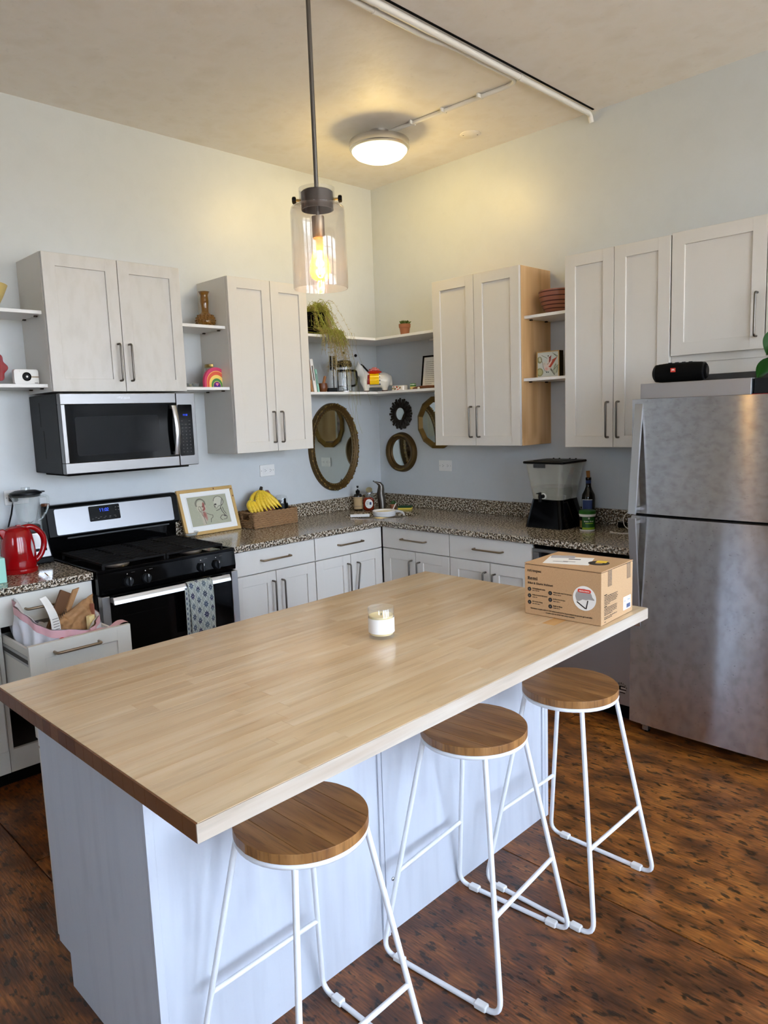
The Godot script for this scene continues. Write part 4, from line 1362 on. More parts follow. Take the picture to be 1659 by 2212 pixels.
func ceiling_things() -> void:
	# flush lamp
	var p := Vector3(-0.725, 0, 0.825)
	var o := thing("flush_ceiling_lamp", "round flush ceiling lamp with glowing white dome and steel ring", "ceiling lamp", p + Vector3(0, 3.13, 0))
	part(MB.new().lathe([Vector2(0.060, H - 3.13), Vector2(0.060, 0.055), Vector2(0.172, 0.050), Vector2(0.176, 0.044), Vector2(0.176, 0.012), Vector2(0.170, 0.008), Vector2(0.170, 0.002), Vector2(0.163, -0.002), Vector2(0.158, -0.002)], 48, Vector3.ZERO, false), "ring", M["steel_bright"], o)
	var glow := mk("lamp_dome", Color(0.95, 0.95, 0.93), 0.5, 0.0, {"emission_enabled": true, "emission": Color(1.0, 0.95, 0.80), "emission_energy_multiplier": 3.0})
	part(MB.new().lathe([Vector2(0.0, -0.062), Vector2(0.05, -0.060), Vector2(0.10, -0.050), Vector2(0.14, -0.032), Vector2(0.160, -0.010), Vector2(0.163, 0.004), Vector2(0.0, 0.006)], 48, Vector3.ZERO, false), "dome", glow, o)
	var li := OmniLight3D.new()
	li.name = "flush_lamp_light"
	o.add_child(li)
	li.position = Vector3(0, -0.058, 0)
	li.light_color = Color(1.0, 0.86, 0.52)
	li.light_energy = 0.42
	li.light_size = 0.095
	li.omni_range = 12.0
	li.omni_attenuation = 2.0
	li.shadow_enabled = true
	# pendant over the island
	var c := Vector3(-2.535, 0, 2.37)
	var d := thing("pendant_lamp", "pendant lamp with smoky glass cylinder and amber filament bulb", "pendant lamp", c + Vector3(0, 1.955, 0))
	part(MB.new().lathe([Vector2(0.062, H - 1.955), Vector2(0.062, H - 1.955 - 0.018), Vector2(0.054, H - 1.955 - 0.026), Vector2(0.0, H - 1.955 - 0.026)], 32), "canopy", M["steel_plain"], d)
	part(MB.new().cyl(Vector3(0, 0.262, 0), Vector3(0, H - 1.955 - 0.02, 0), 0.0062, -1, 12), "rod", M["nickel"], d)
	part(MB.new().lathe([Vector2(0.0, 0.262), Vector2(0.040, 0.262), Vector2(0.0445, 0.258), Vector2(0.0445, 0.212), Vector2(0.042, 0.212), Vector2(0.042, 0.255), Vector2(0.0, 0.256)], 36, Vector3.ZERO, false), "collar", M["collar_metal"], d)
	for s in [-1.0, 1.0]:
		var e: Vector3 = Vector3.ZERO
		# the screws stand across the line of sight
		e = Vector3(0.705, 0, 0.709) * s
		var sc := part(MB.new().cyl(e * 0.0445 + Vector3(0, 0.240, 0), e * 0.060 + Vector3(0, 0.240, 0), 0.0035, -1, 10), "thumb_screw", M["brass"], d)
		part(MB.new().tube([e * 0.058 + Vector3(0, 0.240, 0), e * 0.060 + Vector3(0, 0.240, 0), e * 0.067 + Vector3(0, 0.240, 0), e * 0.069 + Vector3(0, 0.240, 0)], [0.006, 0.010, 0.010, 0.007], 12), "screw_cap", M["black_satin"], sc)
	# glass: a bottle-like cylinder with a short neck, wall about 3 mm
	var glass := [Vector2(0.075, 0.0), Vector2(0.0765, 0.003), Vector2(0.0765, 0.205), Vector2(0.074, 0.217), Vector2(0.068, 0.222), Vector2(0.052, 0.224), Vector2(0.050, 0.228), Vector2(0.0505, 0.268), Vector2(0.0485, 0.268), Vector2(0.048, 0.222), Vector2(0.067, 0.219), Vector2(0.072, 0.214), Vector2(0.0735, 0.204), Vector2(0.0735, 0.0), Vector2(0.075, 0.0)]
	part(MB.new().lathe(glass, 56, Vector3.ZERO, false), "shade", M["pendant_glass"], d)
	part(MB.new().cyl(Vector3(0, 0.19, 0), Vector3(0, 0.256, 0), 0.005, -1, 10), "stem", M["nickel"], d)
	var so := part(MB.new().lathe([Vector2(0.0, 0.196), Vector2(0.0175, 0.195), Vector2(0.0175, 0.140), Vector2(0.016, 0.138), Vector2(0.0, 0.138)], 24, Vector3.ZERO, false), "socket", M["nickel_warm"], d)
	var st := MB.new()
	st.grid(func(u: float, v: float) -> Vector3:
		var a := lerpf(0.05, 0.95, u)
		return Vector3(cos(a) * 0.0178, lerpf(0.150, 0.194, v), sin(a) * 0.0178), 6, 2)
	part(st, "rating_sticker", M["paper_white"], so)
	for k in 4:
		var ln := MB.new()
		ln.grid(func(u: float, v: float) -> Vector3:
			var a := lerpf(0.16, 0.80, u)
			return Vector3(cos(a) * 0.0180, 0.158 + k * 0.009 + v * 0.003, sin(a) * 0.0180), 6, 1)
		part(ln, "sticker_print", M["ink_grey"], so)
	var bulb := part(MB.new().lathe([Vector2(0.0, 0.020), Vector2(0.012, 0.022), Vector2(0.024, 0.030), Vector2(0.030, 0.045), Vector2(0.029, 0.060), Vector2(0.022, 0.085), Vector2(0.016, 0.110), Vector2(0.0145, 0.138)], 28, Vector3.ZERO, false), "bulb", M["bulb_glass"], d)
	var hot := mk("filament_glow", Color(1, 0.8, 0.4), 0.5, 0.0, {"emission_enabled": true, "emission": Color(1.0, 0.70, 0.28), "emission_energy_multiplier": 22.0})
	for k in 6:
		var a := TAU * k / 6
		part(MB.new().cyl(Vector3(cos(a) * 0.005, 0.040, sin(a) * 0.005), Vector3(cos(a + 0.5) * 0.007, 0.104, sin(a + 0.5) * 0.007), 0.0022, -1, 6), "filament", hot, bulb)
	part(MB.new().cyl(Vector3(0, 0.104, 0), Vector3(0, 0.137, 0), 0.004, 0.006, 8), "filament_stem", M["clear_thick"], bulb)
	var pl := OmniLight3D.new()
	pl.name = "pendant_light"
	d.add_child(pl)
	pl.position = Vector3(0, 0.07, 0)
	pl.light_color = Color(1.0, 0.78, 0.46)
	pl.light_energy = 0.42
	pl.light_size = 0.012
	pl.omni_range = 10.0
	pl.omni_attenuation = 2.0
	pl.shadow_enabled = true
	# electrical conduit on the ceiling
	var y := H - 0.016
	var a1 := thing("ceiling_conduit", "thick white conduit running across the ceiling into the right wall", "conduit", Vector3(0, H, 0), 0, "white ceiling conduits")
	part(MB.new().tube(rounded([Vector3(-6.1, -0.018, 1.79), Vector3(-0.030, -0.018, 1.79), Vector3(-0.012, -0.06, 1.79)], 0.03, 5), 0.0140, 12), "pipe", M["pipe_white"], a1)
	for x in [-5.0, -3.6, -2.3, -0.70]:
		part(MB.new().cyl(Vector3(x - 0.012, -0.018, 1.79), Vector3(x + 0.012, -0.018, 1.79), 0.0165, -1, 14), "coupling", M["pipe_white"], a1)
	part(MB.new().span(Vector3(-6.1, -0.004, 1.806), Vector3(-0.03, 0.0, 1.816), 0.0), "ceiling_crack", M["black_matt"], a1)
	rebase(a1, Vector3(-3, -0.03, 1.79))
	var a2 := thing("ceiling_conduit", "thin white conduit bending off to feed the flush ceiling lamp", "conduit", Vector3(0, H, 0), 0, "white ceiling conduits")
	part(MB.new().tube(rounded([Vector3(-6.1, -0.016, 1.742), Vector3(-1.30, -0.016, 1.742), Vector3(-1.20, -0.014, 1.757), Vector3(-0.655, -0.012, 1.757), Vector3(-0.660, -0.011, 1.60), Vector3(-0.700, -0.012, 0.87)], 0.085, 7), 0.0112, 10), "pipe", M["pipe_white"], a2)
	for q in [Vector3(-0.672, -0.011, 1.52), Vector3(-0.682, -0.011, 1.28), Vector3(-0.692, -0.011, 1.06)]:
		part(MB.new().box(q, Vector3(0.048, 0.022, 0.014), 0.003), "clamp", M["pipe_white"], a2)
	part(MB.new().cyl(Vector3(-1.66, -0.016, 1.742), Vector3(-1.64, -0.016, 1.742), 0.014, -1, 12), "coupling", M["pipe_white"], a2)
	rebase(a2, Vector3(-1.2, -0.02, 1.7))
	var cp := thing("ceiling_cover_plate", "small round painted cover plate on the ceiling", "cover plate", Vector3(-0.278, H, 1.146))
	part(MB.new().lathe([Vector2(0.0, -0.006), Vector2(0.056, -0.006), Vector2(0.062, -0.002), Vector2(0.062, 0.0)], 28, Vector3.ZERO, false), "plate", M["ceiling_plaster"], cp)
	for s in [-1.0, 1.0]:
		part(MB.new().lathe([Vector2(0.0, -0.0075), Vector2(0.003, -0.007), Vector2(0.004, -0.006)], 8, Vector3(0.03 * s, 0, 0.03 * s), false), "screw_head", M["nickel"], cp)

# ------------------------------------------------------------------ on the walls
func ring_frame(ra: Vector2, rb: Vector2, prof: Array, seg: int, wob := 0.0) -> MB:
	# prof: [s, height] pairs, s = 0 at the opening and 1 at the outer rim; in the x,y plane, height along z
	var mb := MB.new()
	mb.grid(func(u: float, v: float) -> Vector3:
		var i := minf(v * (prof.size() - 1), prof.size() - 1.001)
		var k := int(i)
		var p: Vector2 = prof[k].lerp(prof[k + 1], i - k)
		var a := u * TAU
		var bump := wob * sin(a * 36.0) * sin(p.x * PI)
		var r := ra.lerp(rb, p.x)
		return Vector3(cos(a) * r.x, sin(a) * r.y, p.y + bump), seg, (prof.size() - 1) * 2)
	return mb

func mirrors() -> void:
	# big oval in a carved frame, left wall
	var o := thing("oval_mirror", "large oval mirror in a carved gilt frame on the left wall", "mirror", Vector3(-0.472, 1.384, 0.001))
	part(MB.new().prism(ellipse(Vector2.ZERO, Vector2(0.188, 0.272), 64), 0.004, 0.008, "z"), "glass", M["mirror_glass"], o)
	var prof := [Vector2(0, 0.008), Vector2(0.06, 0.016), Vector2(0.3, 0.014), Vector2(0.5, 0.026), Vector2(0.75, 0.034), Vector2(0.95, 0.024), Vector2(1.0, 0.0)]
	var fr := part(ring_frame(Vector2(0.180, 0.262), Vector2(0.232, 0.315), prof, 96), "frame", M["gilt"], o)
	for k in 84:
		var a := TAU * k / 84 + 0.02 * sin(k * 2.3)
		var rr := 0.80 + 0.06 * sin(k * 5.1)
		var q := Vector3(cos(a) * lerpf(0.180, 0.232, rr), sin(a) * lerpf(0.262, 0.315, rr), 0.031)
		var s := 0.0065 + 0.002 * sin(k * 3.7)
		part(MB.new().ball(q, Vector3(s, s * 1.1, s * 0.8), 6, 4), "carved_leaf", M["gilt_bright"] if k % 3 != 0 else M["gilt"], fr)
	for k in 60:
		var a := TAU * k / 60
		var q := Vector3(cos(a) * 0.1865, sin(a) * 0.2695, 0.0165)
		part(MB.new().ball(q, Vector3(0.0035, 0.0045, 0.003), 5, 4), "bead", M["gilt_bright"], fr)
	# smaller oval, right wall
	var b := thing("oval_mirror", "small oval mirror in a moulded bronze frame on the right wall", "mirror", Vector3(-0.001, 1.322, 0.236), RIGHT)
	part(MB.new().prism(ellipse(Vector2.ZERO, Vector2(0.098, 0.100), 48), 0.004, 0.008, "z"), "glass", M["mirror_glass"], b)
	var prof2 := [Vector2(0, 0.008), Vector2(0.1, 0.018), Vector2(0.25, 0.018), Vector2(0.35, 0.024), Vector2(0.6, 0.034), Vector2(0.85, 0.030), Vector2(1.0, 0.0)]
	var f2 := part(ring_frame(Vector2(0.092, 0.098), Vector2(0.152, 0.148), prof2, 72), "frame", M["gilt"], b)
	for k in 16:
		var a := PI / 2 + (k - 7.5) * 0.05
		part(MB.new().ball(Vector3(cos(a) * 0.126, sin(a) * 0.126, 0.033), Vector3(0.005, 0.005, 0.004), 6, 4), "carved_leaf", M["gilt_bright"], f2)
		part(MB.new().ball(Vector3(cos(-a) * 0.126, sin(-a) * 0.126, 0.033), Vector3(0.005, 0.005, 0.004), 6, 4), "carved_leaf", M["gilt_bright"], f2)
	# sunburst
	var s := thing("sunburst_mirror", "small round mirror with dark sunburst frame of slats", "mirror", Vector3(-0.001, 1.604, 0.243), RIGHT)
	part(MB.new().prism(ellipse(Vector2.ZERO, Vector2(0.048, 0.048), 32), 0.004, 0.014, "z"), "glass", M["mirror_glass"], s)
	part(ring_frame(Vector2(0.044, 0.044), Vector2(0.058, 0.058), [Vector2(0, 0.013), Vector2(0.3, 0.022), Vector2(0.7, 0.022), Vector2(1, 0.006)], 36), "rim", M["bronze_dark"], s)
	for k in 32:
		var a := TAU * k / 32
		var up := Vector3(cos(a), sin(a), 0)
		var len_ := 0.060 if k % 2 == 0 else 0.052
		var mb := MB.new()
		mb.xf = Transform3D(Basis(up, Vector3.BACK.cross(up), Vector3.BACK), up * (0.056 + len_ / 2) + Vector3(0, 0, 0.010 if k % 2 == 0 else 0.006))
		mb.box(Vector3.ZERO, Vector3(len_, 0.0165, 0.006), 0.0015)
		part(mb, "slat", M["bronze_dark"], s)
	# twelve-sided mirror half behind the cabinet
	var d := thing("polygon_mirror", "twelve-sided gilt mirror half hidden behind the wooden-sided cabinet", "mirror", Vector3(-0.001, 1.535, 0.600), RIGHT)
	var pin := []
	var pout := []
	for k in 12:
		var a := TAU * (k + 0.5) / 12
		pin.append(Vector2(cos(a), sin(a)) * 0.146)
		pout.append(Vector2(cos(a), sin(a)) * 0.188)
	part(MB.new().prism(pin, 0.004, 0.008, "z"), "glass", M["mirror_glass"], d)
	for k in 12:
		var q := (k + 1) % 12
		var mb := MB.new()
		var i0 := Vector3(pin[k].x, pin[k].y, 0.008)
		var i1 := Vector3(pin[q].x, pin[q].y, 0.008)
		var m0 := Vector3(pin[k].x, pin[k].y, 0).lerp(Vector3(pout[k].x, pout[k].y, 0), 0.55) + Vector3(0, 0, 0.028)
		var m1 := Vector3(pin[q].x, pin[q].y, 0).lerp(Vector3(pout[q].x, pout[q].y, 0), 0.55) + Vector3(0, 0, 0.028)
		var o0 := Vector3(pout[k].x, pout[k].y, 0.018)
		var o1 := Vector3(pout[q].x, pout[q].y, 0.018)
		var na := (i1 - i0).cross(m0 - i0).normalized()
		var nb := (m1 - m0).cross(o0 - m0).normalized()
		if na.z < 0: na = -na
		if nb.z < 0: nb = -nb
		mb.quad(i0, i1, m1, m0, na)
		mb.quad(m0, m1, o1, o0, nb)
		var ne: Vector2 = (pout[k] + pout[q]).normalized()
		mb.quad(o0, o1, Vector3(o1.x, o1.y, 0), Vector3(o0.x, o0.y, 0), Vector3(ne.x, ne.y, 0))
		part(mb, "frame_side", M["gilt_bright"], d)

func outlets() -> void:
	var spec := [
		[Vector3(-1.062, 1.262, 0), LEFT, "white double socket on the left wall above the banana basket"],
		[Vector3(0, 1.231, 0.657), RIGHT, "white wall socket under the wooden-sided cabinet"],
		[Vector3(-2.636, 1.248, 0), LEFT, "discoloured wall socket behind the blender jar"]]
	for s in spec:
		var o := thing("wall_socket", s[2], "socket", s[0] + Vector3(0, 0, 0.001) if s[1] == LEFT else s[0] + Vector3(-0.001, 0, 0), s[1], "wall sockets")
		part(MB.new().prism(rrect(Vector2.ZERO, Vector2(0.118, 0.076), 0.004), 0, 0.006, "z", 0.0015), "plate", M["white_plastic"], o)
		part(MB.new().prism(rrect(Vector2.ZERO, Vector2(0.072, 0.036), 0.006 if s[1] == LEFT else 0.016), 0.006, 0.0085, "z", 0.001), "insert", M["shelf_white"], o)
		for e in [-1.0, 1.0]:
			for q in [-0.006, 0.006]:
				part(MB.new().box(Vector3(e * 0.021, q, 0.0087), Vector3(0.009, 0.002, 0.0008)), "slot", M["ink_grey"], o)
			part(MB.new().box(Vector3(e * 0.021 + 0.009, 0, 0.0087), Vector3(0.004, 0.004, 0.0008)), "slot", M["ink_grey"], o)
			part(MB.new().lathe([Vector2(0.003, 0), Vector2(0.002, 0.0015)], 8), "screw_head", M["steel_plain"], o).transform = Transform3D(Basis(Vector3.RIGHT, PI / 2), Vector3(e * 0.048, 0, 0.006))

# ------------------------------------------------------------------ things on the shelves
func shelf_things_left() -> void:
	var y := 2.157
	var o := thing("ceramic_bowl", "pale yellow ribbed bowl on the left upper shelf", "bowl", Vector3(-2.765, y, 0.165))
	var prof := [Vector2(0.0, 0.004), Vector2(0.062, 0.0), Vector2(0.068, 0.004)]
	for k in 12:
		var s := k / 11.0
		prof.append(Vector2(0.072 + 0.054 * pow(s, 0.75), 0.010 + 0.100 * s + 0.0))
		prof.append(Vector2(0.0745 + 0.054 * pow(s, 0.75), 0.014 + 0.100 * s))
	prof.append_array([Vector2(0.124, 0.118), Vector2(0.118, 0.112), Vector2(0.06, 0.012), Vector2(0.0, 0.010)])
	part(MB.new().lathe(prof, 36, Vector3.ZERO, false), "bowl", M["yellow_ceramic"], o)
	y = 1.808
	var r := thing("picture_frame", "glossy red wavy picture frame beside the instant camera", "picture frame", Vector3(-2.755, y, 0.150), 0.1)
	var out := []
	for k in 60:
		var a := TAU * k / 60
		out.append(Vector2(cos(a) * (0.088 + 0.007 * cos(a * 8.0)), 0.080 + sin(a) * (0.078 + 0.006 * cos(a * 8.0))))
	var mnY := 1.0
	for q in out:
		mnY = minf(mnY, q.y)
	for i in out.size():
		out[i] = out[i] - Vector2(0, mnY)
	part(MB.new().prism(out, 0.0, 0.014, "z", 0.003, true), "frame", M["red_plastic"], r)
	part(MB.new().span(Vector3(-0.050, 0.034, 0.014), Vector3(0.046, 0.122, 0.0148)), "photo", M["photo_dark"], r)
	for k in 5:
		part(MB.new().box(Vector3(-0.02 + k * 0.012, 0.05 + k * 0.013, 0.0150), Vector3(0.012, 0.018, 0.0006), 0.0), "photo_detail", M["paper_white"] if k % 2 == 0 else M["ink_grey"], r)
	var c := thing("instant_camera", "small white instant camera with a black lens ring", "camera", Vector3(-2.600, y, 0.200), 0.06)
	part(MB.new().prism(rrect(Vector2(0, 0.039), Vector2(0.118, 0.074), 0.012), -0.012, 0.012, "z", 0.003, true), "body", M["white_plastic"], c)
	c.get_child(0).position.y = -0.002
	var ln := place(MB.new().lathe([Vector2(0.021, 0), Vector2(0.021, 0.004), Vector2(0.016, 0.006), Vector2(0.015, 0.003), Vector2(0.0, 0.003)], 28, Vector3.ZERO, false).mesh(), "lens", M["black_satin"], c, Transform3D(Basis(Vector3.RIGHT, PI / 2), Vector3(0.0, 0.038, 0.012)))
	part(MB.new().lathe([Vector2(0.0055, 0.003), Vector2(0.005, 0.0055), Vector2(0.0, 0.006)], 14, Vector3.ZERO, false), "lens_glass", M["paper_white"], ln)
	part(MB.new().span(Vector3(0.021, 0.034, 0.0118), Vector3(0.058, 0.040, 0.0128)), "stripe", M["nickel_warm"], c)
	part(MB.new().span(Vector3(0.036, 0.006, 0.0118), Vector3(0.052, 0.009, 0.0126)), "maker_print", M["ink_grey"], c)
	part(MB.new().lathe([Vector2(0.003, 0), Vector2(0.002, 0.001)], 8), "flash_dot", M["paper_white"], c).transform = Transform3D(Basis(Vector3.RIGHT, PI / 2), Vector3(-0.03, 0.064, 0.012))
	# amber vase
	var v := thing("glass_vase", "amber glass vase with knobbly round body and flared neck", "vase", Vector3(-1.545, 2.144, 0.150))
	part(MB.new().lathe([Vector2(0.0, 0.0), Vector2(0.032, 0.0), Vector2(0.048, 0.010), Vector2(0.056, 0.030), Vector2(0.054, 0.052), Vector2(0.040, 0.074), Vector2(0.024, 0.084), Vector2(0.0205, 0.094), Vector2(0.022, 0.120), Vector2(0.025, 0.150), Vector2(0.0235, 0.170), Vector2(0.022, 0.186), Vector2(0.029, 0.203), Vector2(0.033, 0.207), Vector2(0.030, 0.207), Vector2(0.019, 0.185), Vector2(0.021, 0.150), Vector2(0.017, 0.096), Vector2(0.0, 0.09)], 36, Vector3.ZERO, false), "glass", M["amber_glass"], v)
	for row in 5:
		var n: int = [12, 16, 17, 15, 11][row]
		var yy: float = [0.012, 0.026, 0.041, 0.056, 0.069][row]
		var rr: float = [0.050, 0.0555, 0.056, 0.052, 0.044][row]
		for k in n:
			var a := TAU * (k + 0.5 * (row % 2)) / n
			part(MB.new().ball(Vector3(cos(a) * rr, yy, sin(a) * rr), Vector3(0.0062, 0.0062, 0.0062), 8, 5), "knob", M["amber_glass"], v)
	# rainbow
	var b := thing("rainbow_ornament", "painted wooden rainbow ornament with a pink heart", "ornament", Vector3(-1.542, 1.794, 0.200), 0.12)
	var mats := ["rose", "coral", "sun_yellow", "grass_green", "purple"]
	var rad := [0.086, 0.070, 0.055, 0.040, 0.026]
	part(MB.new().prism(half_arch(0.087, 0.118), 0.0, 0.018, "z"), "board", M["rose"], b)
	for k in 5:
		var zf := 0.018 + 0.0006 * k
		part(MB.new().prism(half_arch(rad[k], rad[k] * 1.345), zf, zf + 0.0012, "z"), "band", M[mats[k]], b)
		if k < 4:
			part(MB.new().prism(half_arch(rad[k + 1] + 0.0022, (rad[k + 1] + 0.0022) * 1.345), zf + 0.0001, zf + 0.0014, "z"), "band_line", M["sun_yellow"] if k != 1 else M["coral"], b)
	var ht := []
	for k in 24:
		var a := TAU * k / 24
		ht.append(Vector2(0.0009 * 16 * pow(sin(a), 3) * 0.75, 0.020 + 0.0009 * 0.75 * (13 * cos(a) - 5 * cos(2 * a) - 2 * cos(3 * a) - cos(4 * a))))
	part(MB.new().prism(ht, 0.021, 0.0228, "z"), "heart", M["pink"], b)
	# jar behind the rainbow, dish of glass beads
	var j := thing("lidded_jar", "glass jar with brass lid standing behind the rainbow", "jar", Vector3(-1.492, 1.794, 0.090))
	part(MB.new().lathe([Vector2(0.0, 0.0), Vector2(0.036, 0.0), Vector2(0.039, 0.005), Vector2(0.039, 0.118), Vector2(0.035, 0.128), Vector2(0.033, 0.128), Vector2(0.036, 0.116), Vector2(0.036, 0.008), Vector2(0.0, 0.006)], 28, Vector3.ZERO, false), "jar", M["clear_glass"], j)
	part(MB.new().lathe([Vector2(0.037, 0.124), Vector2(0.038, 0.126), Vector2(0.038, 0.143), Vector2(0.035, 0.145), Vector2(0.0, 0.145)], 28), "lid", M["brass"], j)
	var g := thing("bead_dish", "low glass dish of dark beads left of the rainbow", "dish", Vector3(-1.680, 1.794, 0.165))
	part(MB.new().lathe([Vector2(0.0, 0.0), Vector2(0.036, 0.0), Vector2(0.043, 0.006), Vector2(0.047, 0.026), Vector2(0.044, 0.026), Vector2(0.040, 0.008), Vector2(0.0, 0.004)], 28, Vector3.ZERO, false), "dish", M["clear_thick"], g)
	var rr2 := RandomNumberGenerator.new()
	rr2.seed = 5
	for k in 18:
		var a := rr2.randf() * TAU
		var q := sqrt(rr2.randf()) * 0.032
		part(MB.new().ball(Vector3(cos(a) * q, 0.012 + 0.010 * rr2.randf(), sin(a) * q), Vector3(0.007, 0.007, 0.007), 7, 5), "bead", M[["charcoal", "black_satin", "strand_dry", "dark_plastic"][k % 4]], g)

func half_arch(rx: float, hgt: float) -> Array:
	var out := [Vector2(rx, 0.0)]
	for k in 25:
		var a := PI * k / 24
		out.append(Vector2(cos(a) * rx, hgt - rx * 0.97 + sin(a) * rx * 0.97))
	out.append(Vector2(-rx, 0.0))
	var ded := []
	for q in out:
		if ded.is_empty() or ded[-1].distance_to(q) > 1e-4:
			ded.append(q)
	return ded

func corner_shelf_things() -> void:
	var y := 2.132
	# trailing plant
	var o := thing("trailing_plant", "wispy trailing green plant in a black pot on the corner shelf", "plant", Vector3(-0.735, y, 0.165))
	part(MB.new().lathe([Vector2(0.0, 0.0), Vector2(0.058, 0.0), Vector2(0.062, 0.004), Vector2(0.076, 0.130), Vector2(0.084, 0.132), Vector2(0.085, 0.152), Vector2(0.080, 0.152), Vector2(0.074, 0.140), Vector2(0.0, 0.138)], 32, Vector3.ZERO, false), "pot", M["black_matt"], o)
	part(MB.new().lathe([Vector2(0.0, 0.140), Vector2(0.073, 0.139)], 20, Vector3.ZERO, false), "soil", M["soil"], o)
	var r := RandomNumberGenerator.new()
	r.seed = 99
	var mbs := [MB.new(), MB.new(), MB.new()]
	for k in 320:
		var a := r.randf_range(-0.9, 1.9) if k % 3 != 0 else r.randf() * TAU
		var dir := Vector3(cos(a), 0, sin(a))
		if dir.x < -0.3:
			dir.x *= 0.35
		if dir.z < -0.2:
			dir.z *= 0.4
		var p := Vector3(r.randf_range(-0.05, 0.05), 0.142, r.randf_range(-0.05, 0.05))
		var vel := dir * r.randf_range(0.10, 0.28) + Vector3(0, r.randf_range(0.22, 0.55), 0)
		var fall := r.randf_range(1.0, 1.7)
		var len_n := r.randi_range(6, 11) if k % 4 != 0 else r.randi_range(11, 17)
		var pts := [p]
		for s in len_n:
			vel += Vector3(r.randf_range(-0.05, 0.05), -0.105 * fall, r.randf_range(-0.05, 0.05))
			vel.x *= 0.93
			vel.z *= 0.93
			vel.y = maxf(vel.y, -0.36)
			p += vel * 0.085
			if p.z < -0.14:
				p.z = -0.14
			if p.y < 0.03 and p.x < 0.12 and p.z < 0.155:
				p.z = 0.155 + r.randf() * 0.012
			pts.append(p)
		var which: int = 0 if k % 4 != 0 else 1
		var mb: MB = mbs[which]
		mb.tube(pts, 0.0010 if which == 0 else 0.0008, 3)
		for s in range(2, pts.size() - 1):
			for e in 3:
				var dd := Vector3(r.randf_range(-1, 1), r.randf_range(-0.5, 0.9), r.randf_range(-1, 1)).normalized() * r.randf_range(0.008, 0.020)
				mb.tube([pts[s], pts[s] + dd], [0.0009, 0.0005], 3)
	var f1 := part(mbs[0], "foliage", M["strand_green"], o)
	f1.set_meta("kind", "stuff")
	var f2 := part(mbs[1], "dry_strands", M["strand_dry"], o)
	f2.set_meta("kind", "stuff")
	# a few long bare runners hanging past the lower shelf
	for k in 7:
		var pts := [Vector3(0.10 + 0.02 * k, 0.02, 0.152)]
		for s in 16:
			var l: Vector3 = pts[-1]
			pts.append(l + Vector3(r.randf_range(-0.008, 0.016), -0.042 if k < 4 else -0.030, r.randf_range(-0.003, 0.006)))
		part(MB.new().tube(pts, 0.0007, 3), "runner", M["strand_dry"] if k % 2 == 0 else M["strand_green"], o)
	# succulent
	var s2 := thing("potted_succulent", "small green succulent in a terracotta pot on the corner shelf", "plant", Vector3(-0.180, y, 0.470))
	terracotta_pot(s2, 0.040, 0.082)
	rosette(s2, 0.082, 0.048, 16, "leaf")
	y = 1.764
	# books
	var bx := -0.868
	var spec := [[0.022, 0.245, "paper_white", "white paperback leaning at the hidden end of the corner shelf"], [0.016, 0.225, "kraft_paper", "tan paperback leaning between the white books"], [0.024, 0.215, "shelf_white", "pale thin book leaning beside the green book"], [0.014, 0.150, "teal", "small green book leaning beside the wooden mortar"]]
	for k in 4:
		var b := thing("book", spec[k][3], "book", Vector3(bx, y, 0.165), 0, "books on the corner shelf")
		b.rotation.z = 0.13
		var w: float = spec[k][0]
		var h: float = spec[k][1]
		part(MB.new().span(Vector3(0, 0, -0.07), Vector3(0.0015, h, 0.07)), "cover", M[spec[k][2]], b)
		part(MB.new().span(Vector3(w - 0.0015, 0, -0.07), Vector3(w, h, 0.07)), "cover", M[spec[k][2]], b)
		part(MB.new().span(Vector3(0, 0, 0.0695), Vector3(w, h, 0.071)), "spine", M[spec[k][2]], b)
		part(MB.new().span(Vector3(0.0015, 0.003, -0.067), Vector3(w - 0.0015, h - 0.003, 0.0695)), "pages", M["wax"], b)
		part(MB.new().span(Vector3(w * 0.3, h * 0.35, 0.071), Vector3(w * 0.7, h * 0.8, 0.0715)), "title_print", M["ink_grey"], b)
		bx += w + 0.0075
	# mortar and pestle
	var m := thing("mortar", "round dark wooden mortar on the corner shelf", "mortar", Vector3(-0.712, y, 0.200))
	part(MB.new().lathe([Vector2(0.0, 0.0), Vector2(0.018, 0.0), Vector2(0.028, 0.010), Vector2(0.033, 0.028), Vector2(0.032, 0.045), Vector2(0.030, 0.060), Vector2(0.027, 0.061), Vector2(0.024, 0.030), Vector2(0.0, 0.018)], 28, Vector3.ZERO, false), "bowl", M["mortar_wood"], m)
	var ps := thing("pestle", "light wooden pestle standing in the mortar", "pestle", Vector3(-0.712, y + 0.020, 0.200))
	part(MB.new().tube([Vector3(-0.004, 0.006, 0), Vector3(0.004, 0.025, 0), Vector3(0.014, 0.055, 0), Vector3(0.021, 0.075, 0), Vector3(0.025, 0.086, 0.0), Vector3(0.026, 0.089, 0.0)], [0.010, 0.012, 0.009, 0.010, 0.0095, 0.004], 12), "stick", M["pestle_wood"], ps)
	# knife block of clear plates on a black foot
	var kb := thing("knife_stand", "black knife stand with clear uprights beside the french press", "knife stand", Vector3(-0.612, y, 0.185), 0.78)
	part(MB.new().span(Vector3(-0.045, 0, -0.035), Vector3(0.045, 0.030, 0.035), 0.003), "foot", M["black_satin"], kb)
	part(MB.new().span(Vector3(-0.028, 0.030, 0.000), Vector3(0.030, 0.160, 0.006), 0.001), "clear_plate", M["clear_thick"], kb)
	part(MB.new().span(Vector3(-0.008, 0.030, 0.008), Vector3(0.016, 0.165, 0.014), 0.001), "magnet_bar", M["black_satin"], kb)
